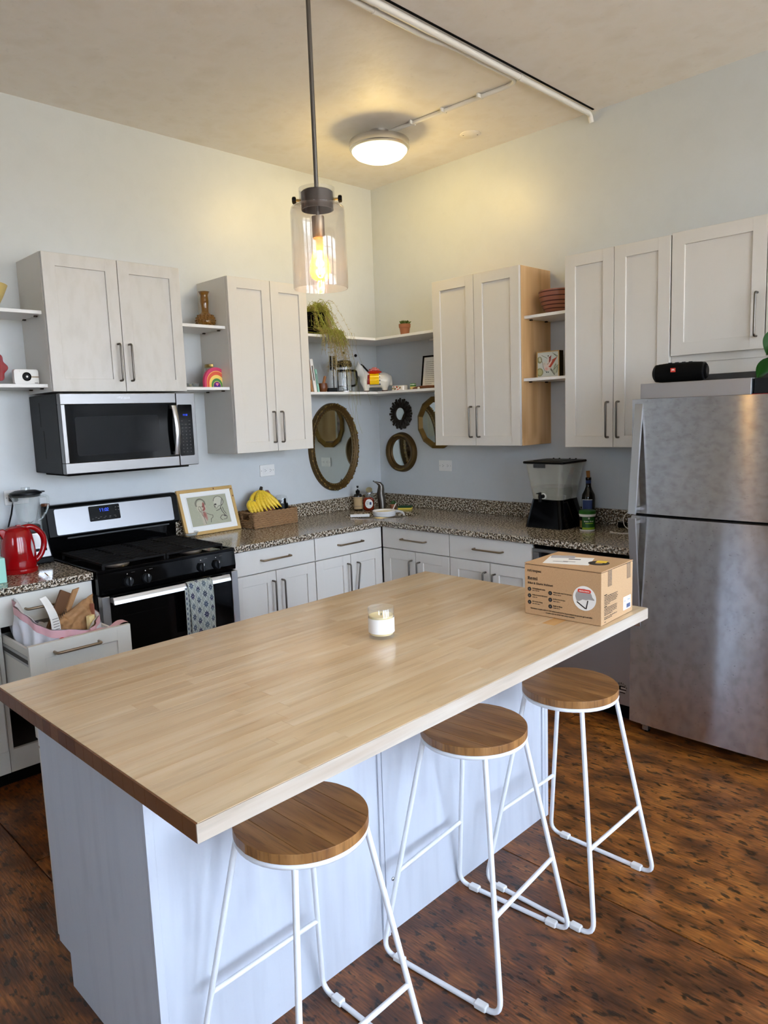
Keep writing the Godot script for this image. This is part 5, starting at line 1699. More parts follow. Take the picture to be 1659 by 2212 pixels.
	for k in 4:
		var kn := thing("kitchen_knife", ["kitchen knife with black handle foremost in the stand", "kitchen knife with black handle second in the stand", "kitchen knife with tilted black handle left in the stand", "kitchen knife with black handle rearmost in the stand"][k], "knife", Vector3(-0.612, y, 0.185), 0.78, "knives in the stand")
		var xk: float = [-0.002, 0.012, -0.022, 0.004][k]
		var zk: float = [0.018, 0.022, 0.017, -0.006][k]
		part(MB.new().span(Vector3(xk - 0.011, 0.031, zk - 0.0008), Vector3(xk + 0.011, 0.155, zk + 0.0008)), "blade", M["steel_plain"], kn)
		var hb := MB.new()
		hb.xf = turned(Vector3(xk, 0.155, zk), 0, 0, [0.0, -0.05, 0.16, 0.02][k])
		hb.box(Vector3(0, 0.042, 0), Vector3(0.022, 0.088 + 0.012 * (k % 2), 0.012), 0.004)
		part(hb, "handle", M["black_satin"], kn)
	# french press
	var fp := thing("french_press", "glass french press with black frame and plunger knob", "coffee press", Vector3(-0.503, y, 0.190))
	part(MB.new().lathe([Vector2(0.0, 0.012), Vector2(0.044, 0.012), Vector2(0.047, 0.018), Vector2(0.047, 0.175), Vector2(0.045, 0.175), Vector2(0.045, 0.020), Vector2(0.0, 0.016)], 32, Vector3.ZERO, false), "glass", M["clear_glass"], fp)
	part(MB.new().lathe([Vector2(0.050, 0.0), Vector2(0.052, 0.004), Vector2(0.050, 0.012), Vector2(0.0, 0.012)], 32), "foot", M["steel_plain"], fp)
	for a in [0.4, 2.0, 3.6, 5.2]:
		var e := Vector3(cos(a), 0, sin(a))
		part(MB.new().cyl(e * 0.0495 + Vector3(0, 0.008, 0), e * 0.0495 + Vector3(0, 0.150, 0), 0.0035, -1, 6), "frame_post", M["black_satin"], fp)
	part(MB.new().lathe([Vector2(0.048, 0.140), Vector2(0.0515, 0.140), Vector2(0.0515, 0.154), Vector2(0.048, 0.154)], 32, Vector3.ZERO, false), "frame_band", M["black_satin"], fp)
	part(MB.new().lathe([Vector2(0.050, 0.172), Vector2(0.054, 0.178), Vector2(0.053, 0.196), Vector2(0.045, 0.214), Vector2(0.012, 0.222), Vector2(0.0, 0.222)], 32), "lid", M["black_satin"], fp)
	part(MB.new().cyl(Vector3(0, 0.03, 0), Vector3(0, 0.262, 0), 0.0025, -1, 8), "plunger_rod", M["steel_plain"], fp)
	part(MB.new().lathe([Vector2(0.0, 0.040), Vector2(0.043, 0.040), Vector2(0.043, 0.046), Vector2(0.0, 0.046)], 28), "plunger_disc", M["steel_plain"], fp)
	part(MB.new().ball(Vector3(0, 0.268, 0), Vector3(0.0095, 0.0095, 0.0095), 14, 9), "plunger_knob", M["black_gloss"], fp)
	var ax := Vector3(0.707, 0, 0.707)
	part(MB.new().tube(rounded([ax * 0.050 + Vector3(0, 0.147, 0), ax * 0.082 + Vector3(0, 0.147, 0), ax * 0.086 + Vector3(0, 0.10, 0), ax * 0.078 + Vector3(0, 0.046, 0), ax * 0.045 + Vector3(0, 0.042, 0)], 0.022, 5), 0.0068, 8), "handle", M["black_satin"], fp)
	var st := thing("ball_ended_stick", "thin steel stick with a black ball leaning over the press lid", "stick", Vector3(-0.503, y + 0.224, 0.190))
	part(MB.new().cyl(Vector3(-0.004, 0.0016, 0.004), Vector3(0.056, 0.022, 0.056), 0.0014, -1, 6), "shaft", M["steel_plain"], st)
	part(MB.new().ball(Vector3(0.058, 0.0235, 0.058), Vector3(0.0105, 0.0105, 0.0105), 16, 10), "ball", M["black_gloss"], st)
	donkey(Vector3(-0.215, y, 0.180))
	# little painted box, stacked tins, driftwood, framed text
	var pb := thing("painted_box", "small white oblong box painted with flowers", "box", Vector3(-0.200, y, 0.424), -PI / 2 + 0.05)
	part(MB.new().prism(rrect(Vector2.ZERO, Vector2(0.112, 0.052), 0.012), 0.0, 0.036, "y", 0.004, true), "body", M["white_glaze"], pb)
	var rc := RandomNumberGenerator.new()
	rc.seed = 3
	for k in 22:
		var px := rc.randf_range(-0.044, 0.030)
		var py := rc.randf_range(0.008, 0.030)
		part(MB.new().ball(Vector3(px, py, 0.0262), Vector3(0.005, 0.004, 0.0006), 6, 4), "painted_petal", M[["hoof", "coral", "red_glaze", "brass", "leaf", "strand_dry"][k % 6]], pb)
	var tn := thing("stacked_tin", "tiny yellow and green tin beside the framed text", "tin", Vector3(-0.205, y, 0.556))
	part(MB.new().lathe([Vector2(0.0, 0.0), Vector2(0.021, 0.0), Vector2(0.022, 0.003), Vector2(0.022, 0.020), Vector2(0.020, 0.022)], 20), "lower_half", M["yellow_ceramic"], tn)
	part(MB.new().lathe([Vector2(0.020, 0.022), Vector2(0.021, 0.024), Vector2(0.021, 0.040), Vector2(0.018, 0.043)], 20), "upper_half", M["grass_green"], tn)
	part(MB.new().lathe([Vector2(0.0215, 0.033), Vector2(0.0215, 0.037)], 20, Vector3.ZERO, false), "painted_band", M["white_glaze"], tn)
	var dw := thing("driftwood_stick", "brown twig lying along the shelf before the framed text", "stick", Vector3(-0.235, y, 0.650))
	part(MB.new().tube([Vector3(0.004, 0.008, -0.070), Vector3(-0.004, 0.010, -0.04), Vector3(0.004, 0.012, 0.0), Vector3(0, 0.012, 0.06), Vector3(0.003, 0.011, 0.12)], [0.005, 0.008, 0.010, 0.011, 0.009], 8), "twig", M["mortar_wood"], dw)
	part(MB.new().ball(Vector3(-0.018, 0.0075, 0.0), Vector3(0.008, 0.0075, 0.010), 10, 6), "shell", M["white_glaze"], dw)
	var fr := thing("framed_text", "black framed printed page leaning at the cabinet end of the shelf", "picture frame", Vector3(-0.175, y, 0.700), -PI / 2 + 0.10)
	fr.rotation.x = -0.16
	picture_frame(fr, 0.178, 0.226, 0.011, "black_matt", "paper_white", 0.014)
	print_lines(fr, Vector3(-0.060, 0.182, 0.0048), Vector3.RIGHT, Vector3.BACK, 0.118, 0.0135, 12, 0.0034, "ink_grey", 17)

# rows of print too small to read: broken strokes standing on a face
func print_lines(o: Node3D, at: Vector3, right: Vector3, out: Vector3, width: float, step: float, rows: int, tall: float, m: String, seed_: int, called := "printed_line") -> void:
	var r := RandomNumberGenerator.new()
	r.seed = seed_
	var up := out.cross(right)
	for k in rows:
		var mb := MB.new()
		var x := 0.0
		var end := width * (r.randf_range(0.82, 1.0) if k < rows - 1 else r.randf_range(0.35, 0.7))
		while x < end:
			var w := minf(r.randf_range(1.2, 4.2) * tall, end - x)
			var a := at + right * x - up * (k * step)
			var h := up * (tall * r.randf_range(0.62, 0.8))
			mb.quad(a, a + right * w, a + right * w + h, a + h, out)
			x += w + tall * 0.55
		part(mb, called, M[m], o)

func terracotta_pot(o: Node3D, r: float, h: float) -> void:
	part(MB.new().lathe([Vector2(0.0, 0.0), Vector2(r * 0.68, 0.0), Vector2(r * 0.90, h * 0.70), Vector2(r * 1.0, h * 0.72), Vector2(r * 1.03, h), Vector2(r * 0.92, h), Vector2(r * 0.88, h * 0.88), Vector2(0.0, h * 0.86)], 28, Vector3.ZERO, false), "pot", M["terracotta"], o)
	part(MB.new().lathe([Vector2(0.0, h * 0.885), Vector2(r * 0.87, h * 0.88)], 16, Vector3.ZERO, false), "soil", M["soil"], o)

func rosette(o: Node3D, y: float, r: float, n: int, m: String) -> void:
	for k in n:
		var a := k * 2.399
		var s := float(k) / n
		var tilt := lerpf(0.35, 1.35, s)
		var len_ := r * lerpf(1.0, 0.62, s)
		var e := Vector3(cos(a), 0, sin(a))
		var d := e * cos(tilt) + Vector3.UP * sin(tilt)
		var p := Vector3(0, y - 0.006, 0) + e * 0.008
		part(MB.new().tube([p, p + d * len_ * 0.4, p + d * len_ * 0.75, p + d * len_], [0.003, 0.0075, 0.006, 0.0006], 7), "leaf", M[m], o)

func donkey(at: Vector3) -> void:
	# local x points to the rump, the head is at -x; turned to lie across the corner
	var o := thing("donkey_cookie_jar", "white ceramic donkey jar with yellow blanket and red lid", "cookie jar", at, -PI / 4)
	var body := MB.new()
	var blobs := [   # capsules: a, b, radius a, radius b
		[Vector3(-0.048, 0.084, 0), Vector3(0.072, 0.086, 0), 0.048, 0.054],
		[Vector3(-0.052, 0.100, 0), Vector3(-0.098, 0.168, 0), 0.040, 0.024],
		[Vector3(-0.100, 0.176, 0), Vector3(-0.114, 0.138, 0), 0.022, 0.016],
		[Vector3(-0.060, 0.070, 0.022), Vector3(-0.052, 0.012, 0.022), 0.026, 0.018],
		[Vector3(-0.060, 0.070, -0.022), Vector3(-0.052, 0.012, -0.022), 0.026, 0.018],
		[Vector3(0.082, 0.070, 0.022), Vector3(0.080, 0.012, 0.022), 0.028, 0.018],
		[Vector3(0.082, 0.070, -0.022), Vector3(0.080, 0.012, -0.022), 0.028, 0.018],
		[Vector3(-0.100, 0.182, 0.012), Vector3(-0.106, 0.222, 0.016), 0.009, 0.004],
		[Vector3(-0.100, 0.182, -0.012), Vector3(-0.106, 0.222, -0.016), 0.009, 0.004],
		[Vector3(0.120, 0.105, 0), Vector3(0.128, 0.052, 0), 0.010, 0.008]]
	body.n = PackedVector3Array()
	blend_mesh(body, blobs, 0.006, 0.016, Vector3(-0.15, 0.002, -0.07), Vector3(0.15, 0.235, 0.07))
	part(body, "body", M["white_glaze"], o)
	for q in [Vector3(-0.052, 0.0, 0.022), Vector3(-0.052, 0.0, -0.022), Vector3(0.078, 0.0, 0.022), Vector3(0.078, 0.0, -0.022)]:
		part(MB.new().lathe([Vector2(0.0, 0.0), Vector2(0.020, 0.0), Vector2(0.0215, 0.003), Vector2(0.0205, 0.012), Vector2(0.0, 0.013)], 16, q), "hoof", M["hoof"], o)
	part(MB.new().tube([Vector3(-0.088, 0.202, 0), Vector3(-0.072, 0.190, 0), Vector3(-0.054, 0.168, 0), Vector3(-0.038, 0.150, 0), Vector3(-0.026, 0.136, 0)], [0.004, 0.006, 0.006, 0.006, 0.003], 8), "mane", M["black_satin"], o)
	# blanket on both flanks
	var blanket: MeshInstance3D
	for side in [1.0, -1.0]:
		var bl := MB.new()
		bl.grid(func(u: float, v: float) -> Vector3:
			var a := lerpf(-0.62, 0.95, v)
			return Vector3(lerpf(-0.026, 0.040, u), 0.085 + sin(a) * 0.0565, side * cos(a) * 0.0575), 6, 14)
		blanket = part(bl, "blanket", M["yellow_glaze"], o)
		for e in [[0.040, 0.050, "white_glaze"], [-0.030, -0.026, "red_glaze"]]:
			var ed := MB.new()
			ed.grid(func(u: float, v: float) -> Vector3:
				var a := lerpf(-0.62, 0.95, v)
				return Vector3(lerpf(e[0], e[1], u), 0.085 + sin(a) * 0.0570, side * cos(a) * 0.0580), 1, 14)
			part(ed, "blanket_edge", M[e[2]], blanket)
		for k in 4:
			var a := lerpf(-0.5, 0.8, k / 3.0)
			part(MB.new().ball(Vector3(0.045, 0.085 + sin(a) * 0.057, side * cos(a) * 0.058), Vector3(0.004, 0.005, 0.003), 6, 4), "painted_dot", M["blue_glaze"], blanket)
		part(MB.new().tube([Vector3(-0.032, 0.118, side * 0.046), Vector3(-0.037, 0.100, side * 0.057), Vector3(-0.038, 0.080, side * 0.057), Vector3(-0.037, 0.058, side * 0.051)], [0.010, 0.006, 0.007, 0.009], 8), "tassel", M["red_dark"], blanket)
		part(MB.new().tube([Vector3(-0.030, 0.0515, side * 0.0475), Vector3(0.050, 0.0515, side * 0.0475)], 0.003, 6), "blanket_hem", M["blue_glaze"], blanket)
	# lid
	part(MB.new().lathe([Vector2(0.0, 0.128), Vector2(0.034, 0.129), Vector2(0.050, 0.138), Vector2(0.053, 0.146), Vector2(0.046, 0.150), Vector2(0.0, 0.152)], 28, Vector3(0.008, 0, 0)), "lid", M["red_glaze"], o)
	for k in 10:
		var a := TAU * k / 10
		part(MB.new().ball(Vector3(0.008 + cos(a) * 0.029, 0.158 + 0.003 * (k % 2), sin(a) * 0.029), Vector3(0.011, 0.008, 0.011), 8, 5), "petal", M["pink_glaze"], o)
	for k in 4:
		var a := TAU * k / 4 + 0.4
		part(MB.new().ball(Vector3(0.008 + cos(a) * 0.012, 0.168, sin(a) * 0.012), Vector3(0.010, 0.010, 0.010), 8, 5), "petal", M["pink_glaze"], o)

# distance field of tapered capsules joined smoothly, meshed as surface nets
func blend_mesh(mb: MB, blobs: Array, cell: float, k: float, lo: Vector3, hi: Vector3) -> void:
	var n := Vector3i(((hi - lo) / cell).ceil()) + Vector3i.ONE
	var d := PackedFloat32Array()
	d.resize(n.x * n.y * n.z)
	var field := func(p: Vector3) -> float:
		var s := 0.0
		for b in blobs:
			var pa: Vector3 = p - b[0]
			var ba: Vector3 = b[1] - b[0]
			var h := clampf(pa.dot(ba) / ba.length_squared(), 0, 1)
			s += exp(-(pa.distance_to(ba * h) - lerpf(b[2], b[3], h)) / (k * 0.4))
		return -log(maxf(s, 1e-30)) * k * 0.4
	for z in n.z:
		for y in n.y:
			for x in n.x:
				d[x + n.x * (y + n.y * z)] = field.call(lo + Vector3(x, y, z) * cell)
	var cells := {}
	var pos := []
	var nor := []
	var offs := [Vector3i(0, 0, 0), Vector3i(1, 0, 0), Vector3i(0, 1, 0), Vector3i(1, 1, 0), Vector3i(0, 0, 1), Vector3i(1, 0, 1), Vector3i(0, 1, 1), Vector3i(1, 1, 1)]
	var edges := [[0, 1], [2, 3], [4, 5], [6, 7], [0, 2], [1, 3], [4, 6], [5, 7], [0, 4], [1, 5], [2, 6], [3, 7]]
	for z in n.z - 1:
		for y in n.y - 1:
			for x in n.x - 1:
				var vals := []
				var neg := 0
				for o in offs:
					var q: float = d[x + o.x + n.x * (y + o.y + n.y * (z + o.z))]
					vals.append(q)
					if q < 0:
						neg += 1
				if neg == 0 or neg == 8:
					continue
				var c := Vector3.ZERO
				var m := 0
				for e in edges:
					var a: float = vals[e[0]]
					var b: float = vals[e[1]]
					if (a < 0) != (b < 0):
						c += Vector3(offs[e[0]]).lerp(Vector3(offs[e[1]]), a / (a - b))
						m += 1
				var p: Vector3 = lo + (Vector3(x, y, z) + c / m) * cell
				cells[Vector3i(x, y, z)] = pos.size()
				pos.append(p)
				var h := cell * 0.5
				nor.append(Vector3(field.call(p + Vector3(h, 0, 0)) - field.call(p - Vector3(h, 0, 0)), field.call(p + Vector3(0, h, 0)) - field.call(p - Vector3(0, h, 0)), field.call(p + Vector3(0, 0, h)) - field.call(p - Vector3(0, 0, h))).normalized())
	for z in range(1, n.z - 1):
		for y in range(1, n.y - 1):
			for x in range(1, n.x - 1):
				var a: float = d[x + n.x * (y + n.y * z)]
				for ax in 3:
					var st: Vector3i = [Vector3i(1, 0, 0), Vector3i(0, 1, 0), Vector3i(0, 0, 1)][ax]
					var b: float = d[x + st.x + n.x * (y + st.y + n.y * (z + st.z))]
					if (a < 0) == (b < 0):
						continue
					var u: Vector3i = [Vector3i(0, 1, 0), Vector3i(0, 0, 1), Vector3i(1, 0, 0)][ax]
					var w: Vector3i = [Vector3i(0, 0, 1), Vector3i(1, 0, 0), Vector3i(0, 1, 0)][ax]
					var p := Vector3i(x, y, z)
					var id := [cells.get(p, -1), cells.get(p - u, -1), cells.get(p - u - w, -1), cells.get(p - w, -1)]
					if -1 in id:
						continue
					mb.quadn(pos[id[0]], pos[id[1]], pos[id[2]], pos[id[3]], nor[id[0]], nor[id[1]], nor[id[2]], nor[id[3]])

# a frame standing on y = 0, facing +z, with a sheet in it
func picture_frame(o: Node3D, w: float, h: float, bar: float, m: String, sheet: String, depth := 0.016) -> void:
	part(MB.new().span(Vector3(-w / 2, 0, -depth + 0.010), Vector3(-w / 2 + bar, h, 0.010), 0.0015), "frame_bar", M[m], o)
	part(MB.new().span(Vector3(w / 2 - bar, 0, -depth + 0.010), Vector3(w / 2, h, 0.010), 0.0015), "frame_bar", M[m], o)
	part(MB.new().span(Vector3(-w / 2 + bar, 0, -depth + 0.010), Vector3(w / 2 - bar, bar, 0.010), 0.0015), "frame_bar", M[m], o)
	part(MB.new().span(Vector3(-w / 2 + bar, h - bar, -depth + 0.010), Vector3(w / 2 - bar, h, 0.010), 0.0015), "frame_bar", M[m], o)
	part(MB.new().span(Vector3(-w / 2 + bar * 0.6, bar * 0.6, -depth + 0.011), Vector3(w / 2 - bar * 0.6, h - bar * 0.6, 0.0045)), "sheet", M[sheet], o)

func shelf_things_right() -> void:
	var o := thing("clay_bowl", "pinkish clay bowl with dark red stripes on the right shelf", "bowl", Vector3(-0.150, 2.138, 1.655))
	var prof := [Vector2(0.0, 0.002), Vector2(0.050, 0.0), Vector2(0.056, 0.004), Vector2(0.078, 0.030), Vector2(0.094, 0.060), Vector2(0.104, 0.095), Vector2(0.108, 0.130), Vector2(0.105, 0.133), Vector2(0.101, 0.128), Vector2(0.092, 0.070), Vector2(0.06, 0.016), Vector2(0.0, 0.010)]
	part(MB.new().lathe(prof, 40, Vector3.ZERO, false), "bowl", M["stripe_clay"], o)
	for yy in [0.012, 0.030, 0.050, 0.070, 0.096, 0.122]:
		var r := 0.0
		for i in range(2, 6):
			if yy >= prof[i].y and yy <= prof[i + 1].y:
				r = lerpf(prof[i].x, prof[i + 1].x, (yy - prof[i].y) / (prof[i + 1].y - prof[i].y))
		part(MB.new().lathe([Vector2(r - 0.001, yy - 0.0035), Vector2(r + 0.0010, yy), Vector2(r + 0.0012, yy + 0.0030)], 40, Vector3.ZERO, false), "stripe", M["stripe_dark"], o)
	var t := thing("bird_tile", "square framed tile painted with a red-winged bird", "picture", Vector3(-0.200, 1.782, 1.622), -PI / 2 - 0.02)
	part(MB.new().span(Vector3(-0.076, 0, -0.040), Vector3(0.076, 0.150, 0.0), 0.001), "box", M["bronze_dark"], t)
	var w := 0.152
	for e in [[Vector3(-0.076, 0, 0), Vector3(-0.071, 0.150, 0.006)], [Vector3(0.071, 0, 0), Vector3(0.076, 0.150, 0.006)], [Vector3(-0.071, 0, 0), Vector3(0.071, 0.005, 0.006)], [Vector3(-0.071, 0.145, 0), Vector3(0.071, 0.150, 0.006)]]:
		part(MB.new().span(e[0], e[1], 0.0008), "frame_bar", M["frame_wood"], t)
	# the painting
	var sz := 192
	var im := Image.create(sz, sz, false, Image.FORMAT_RGB8)
	im.fill(Color(0.80, 0.83, 0.80))
	var paint := Painter.new(im)
	paint.blob(Vector2(0.10, 0.80), Vector2(0.17, 0.17), Color(0.55, 0.56, 0.40))
	paint.blob(Vector2(0.10, 0.80), Vector2(0.11, 0.12), Color(0.70, 0.70, 0.52))
	paint.blob(Vector2(0.10, 0.30), Vector2(0.12, 0.14), Color(0.55, 0.55, 0.42))
	paint.blob(Vector2(0.12, 0.28), Vector2(0.07, 0.09), Color(0.78, 0.80, 0.70))
	paint.blob(Vector2(0.86, 0.70), Vector2(0.12, 0.20), Color(0.72, 0.76, 0.68))
	for l in [[0.20, 0.12, 0.46, 0.25], [0.14, 0.20, 0.24, 0.44], [0.72, 0.05, 0.92, 0.22], [0.80, 0.10, 0.96, 0.20], [0.75, 0.75, 0.98, 0.55], [0.78, 0.72, 0.86, 0.50], [0.90, 0.85, 0.96, 0.62], [0.64, 0.66, 0.82, 0.92]]:
		paint.line(Vector2(l[0], l[1]), Vector2(l[2], l[3]), 0.012, Color(0.30, 0.30, 0.24))
	paint.blob(Vector2(0.33, 0.50), Vector2(0.095, 0.095), Color(0.83, 0.80, 0.76))
	paint.blob(Vector2(0.47, 0.63), Vector2(0.17, 0.13), Color(0.87, 0.81, 0.78))
	paint.blob(Vector2(0.42, 0.68), Vector2(0.07, 0.06), Color(0.86, 0.68, 0.64))
	paint.poly([Vector2(0.46, 0.52), Vector2(0.54, 0.22), Vector2(0.66, 0.14), Vector2(0.62, 0.38)], Color(0.50, 0.16, 0.12))
	paint.poly([Vector2(0.44, 0.50), Vector2(0.50, 0.28), Vector2(0.56, 0.24), Vector2(0.54, 0.44)], Color(0.86, 0.82, 0.78))
	paint.poly([Vector2(0.52, 0.60), Vector2(0.66, 0.34), Vector2(0.94, 0.22), Vector2(0.80, 0.42), Vector2(0.62, 0.64)], Color(0.68, 0.24, 0.15))
	paint.poly([Vector2(0.50, 0.56), Vector2(0.62, 0.36), Vector2(0.72, 0.34), Vector2(0.56, 0.58)], Color(0.90, 0.78, 0.74))
	paint.line(Vector2(0.62, 0.72), Vector2(0.80, 0.94), 0.022, Color(0.34, 0.33, 0.28))
	paint.line(Vector2(0.60, 0.68), Vector2(0.74, 0.80), 0.02, Color(0.42, 0.40, 0.34))
	for a in [[Vector2(0.24, 0.46), Vector2(0.27, 0.60)], [Vector2(0.27, 0.60), Vector2(0.34, 0.76)], [Vector2(0.34, 0.76), Vector2(0.46, 0.78)]]:
		paint.line(a[0], a[1], 0.009, Color(0.25, 0.22, 0.20))
	paint.blob(Vector2(0.31, 0.47), Vector2(0.012, 0.012), Color(0.1, 0.1, 0.1))
	for q in [Vector2(0.43, 0.82), Vector2(0.51, 0.82), Vector2(0.51, 0.16)]:
		paint.blob(q, Vector2(0.028, 0.024), Color(0.10, 0.10, 0.10))
	var tile := mk("bird_tile_print", Color.WHITE, 0.25)
	tile.albedo_texture = ImageTexture.create_from_image(im)
	var fc := MB.new()
	fc.quad(Vector3(-0.071, 0.005, 0.0015), Vector3(0.071, 0.005, 0.0015), Vector3(0.071, 0.145, 0.0015), Vector3(-0.071, 0.145, 0.0015), Vector3.BACK)
	part(fc, "painted_tile", tile, t)
	var s := thing("bead_cactus", "pale green beaded plant sprig beside the bird tile", "plant", Vector3(-0.160, 1.782, 1.735))
	part(MB.new().lathe([Vector2(0.0, 0.0), Vector2(0.012, 0.0), Vector2(0.016, 0.018), Vector2(0.0, 0.018)], 14), "pot", M["white_glaze"], s)
	for k in 6:
		part(MB.new().ball(Vector3(0.003 * sin(k * 2.0), 0.022 + k * 0.0075, 0.002 * cos(k * 3.0)), Vector3(0.0065, 0.006, 0.0065), 8, 6), "bead", M["leaf"], s)

class Painter:     # flat print on a small picture, positions in 0..1
	var im: Image
	func _init(i: Image) -> void:
		im = i
	func blob(c: Vector2, r: Vector2, col: Color, soft := 0.0) -> void:
		var s := Vector2(im.get_size())
		for y in range(maxi(0, int((c.y - r.y) * s.y)), mini(int(s.y), int((c.y + r.y) * s.y) + 2)):
			for x in range(maxi(0, int((c.x - r.x) * s.x)), mini(int(s.x), int((c.x + r.x) * s.x) + 2)):
				var d := ((Vector2(x + 0.5, y + 0.5) / s - c) / r).length()
				if d < 1.0:
					im.set_pixel(x, y, im.get_pixel(x, y).lerp(col, 1.0 if soft == 0.0 else clampf((1.0 - d) / soft, 0, 1) * col.a))
	func line(a: Vector2, b: Vector2, w: float, col: Color) -> void:
		var s := Vector2(im.get_size())
		var n := int(a.distance_to(b) * s.x * 1.5) + 1
		for i in n + 1:
			blob(a.lerp(b, float(i) / n), Vector2(w * 0.5 + 0.5 / s.x, w * 0.5 + 0.5 / s.y), col)
	func path(p: Array, w: float, col: Color) -> void:
		for i in p.size() - 1:
			line(p[i], p[i + 1], w, col)
	func poly(p: Array, col: Color) -> void:
		var s := Vector2(im.get_size())
		var mn := Vector2(1, 1)
		var mx := Vector2.ZERO
		for q in p:
			mn = mn.min(q)
			mx = mx.max(q)
		for y in range(int(mn.y * s.y), mini(int(s.y), int(mx.y * s.y) + 1)):
			for x in range(int(mn.x * s.x), mini(int(s.x), int(mx.x * s.x) + 1)):
				if Geometry2D.is_point_in_polygon(Vector2(x + 0.5, y + 0.5) / s, PackedVector2Array(p)):
					im.set_pixel(x, y, col)

# ------------------------------------------------------------------ left worktop and beside the range
func counter_things_left() -> void:
	var y := CT
	kettle(Vector3(-2.752, y, 0.315))
	blender(Vector3(-2.636, y, 0.145))
	var b := thing("teal_box", "pale teal cardboard box cut off at the left picture edge", "box", Vector3(-2.965, y, 0.470))
	part(MB.new().span(Vector3(-0.09, 0, -0.05), Vector3(0.09, 0.112, 0.05), 0.002), "carton", M["teal"], b)
	part(MB.new().span(Vector3(0.0902, 0.004, -0.048), Vector3(0.0915, 0.108, 0.048), 0.0004), "side_print", M["charcoal"], b)
	var tp := thing("wooden_skewer", "thin wooden stick lying near the worktop edge", "stick", Vector3(-2.700, y, 0.480))
	part(MB.new().cyl(Vector3(-0.004, 0.0014, 0.06), Vector3(0.012, 0.0014, -0.03), 0.0014, -1, 6), "stick", M["light_wood"], tp)
	# framed drawing leaning on the wall
	var a := thing("framed_drawing", "framed anatomical sketch of a bust and a skull leaning on the wall", "picture", Vector3(-1.548, y, 0.092), 0.02)
	a.rotation.x = -0.30
	picture_frame(a, 0.395, 0.285, 0.020, "frame_wood", "paper_white", 0.018)
	var im := Image.create(320, 224, false, Image.FORMAT_RGB8)
	im.fill(Color(0.66, 0.66, 0.57))
	var q := Painter.new(im)
	var r := RandomNumberGenerator.new()
	r.seed = 12
	for k in 260:
		var c := Vector2(r.randf(), r.randf())
		var d := Vector2(r.randf_range(-0.05, 0.05), r.randf_range(-0.03, 0.03))
		q.line(c, c + d, 0.003, Color(0.60, 0.60, 0.51).lerp(Color(0.74, 0.73, 0.64), r.randf()))
	var ink := Color(0.22, 0.19, 0.17)
	# bust
	q.blob(Vector2(0.31, 0.36), Vector2(0.115, 0.20), Color(0.74, 0.72, 0.63))
	q.poly([Vector2(0.24, 0.48), Vector2(0.38, 0.46), Vector2(0.42, 0.66), Vector2(0.36, 0.98), Vector2(0.28, 0.98), Vector2(0.27, 0.68)], Color(0.72, 0.69, 0.61))
	for bl in [[0.378, 0.30, 0.035, 0.11], [0.385, 0.42, 0.030, 0.08], [0.355, 0.47, 0.030, 0.05], [0.350, 0.36, 0.016, 0.06]]:
		q.blob(Vector2(bl[0], bl[1]), Vector2(bl[2], bl[3]), Color(0.55, 0.25, 0.22, 0.85), 0.5)
	q.blob(Vector2(0.365, 0.64), Vector2(0.06, 0.14), Color(0.58, 0.30, 0.27, 0.8), 0.6)
	q.blob(Vector2(0.39, 0.76), Vector2(0.04, 0.12), Color(0.65, 0.42, 0.37, 0.7), 0.7)
	for k in 26:
		var t := lerpf(-0.2, 3.5, k / 25.0)
		var c := Vector2(0.305 + cos(t) * 0.115, 0.26 - sin(t) * 0.17)
		q.path([c + Vector2(-0.016, 0.01), c + Vector2(0, -0.018), c + Vector2(0.016, 0.008), c + Vector2(0.003, 0.020)], 0.005, Color(0.34, 0.31, 0.27))
	q.path([Vector2(0.245, 0.36), Vector2(0.272, 0.345), Vector2(0.295, 0.36)], 0.009, ink)
	q.path([Vector2(0.325, 0.355), Vector2(0.352, 0.34), Vector2(0.375, 0.355)], 0.009, ink)
	q.path([Vector2(0.305, 0.36), Vector2(0.297, 0.44), Vector2(0.318, 0.455)], 0.007, ink)
	q.path([Vector2(0.285, 0.505), Vector2(0.31, 0.495), Vector2(0.34, 0.505)], 0.009, ink)
	q.path([Vector2(0.235, 0.40), Vector2(0.255, 0.50), Vector2(0.300, 0.575), Vector2(0.36, 0.545)], 0.006, ink)
	q.path([Vector2(0.29, 0.60), Vector2(0.33, 0.72), Vector2(0.355, 0.95)], 0.006, ink)
	q.path([Vector2(0.42, 0.60), Vector2(0.50, 0.66), Vector2(0.56, 0.69), Vector2(0.55, 0.76), Vector2(0.50, 0.80), Vector2(0.48, 0.92)], 0.008, ink)
	# skull in profile
	q.blob(Vector2(0.775, 0.24), Vector2(0.125, 0.175), Color(0.76, 0.75, 0.68))
	q.poly([Vector2(0.68, 0.30), Vector2(0.80, 0.36), Vector2(0.78, 0.46), Vector2(0.70, 0.50), Vector2(0.66, 0.42)], Color(0.74, 0.73, 0.65))
	for k in 40:
		var t := lerpf(-1.2, 2.9, k / 39.0)
		q.line(Vector2(0.775 + cos(t) * 0.125, 0.24 - sin(t) * 0.175), Vector2(0.775 + cos(t + 0.11) * 0.125, 0.24 - sin(t + 0.11) * 0.175), 0.009, ink)
	for k in 14:
		q.line(Vector2(0.87 - 0.004 * k, 0.16 + 0.014 * k), Vector2(0.893 - 0.004 * k, 0.19 + 0.014 * k), 0.005, Color(0.42, 0.41, 0.38))
	q.blob(Vector2(0.685, 0.335), Vector2(0.030, 0.028), ink)
	q.poly([Vector2(0.655, 0.39), Vector2(0.685, 0.40), Vector2(0.665, 0.43)], ink)
	q.path([Vector2(0.648, 0.34), Vector2(0.655, 0.44), Vector2(0.69, 0.47), Vector2(0.735, 0.455)], 0.008, ink)
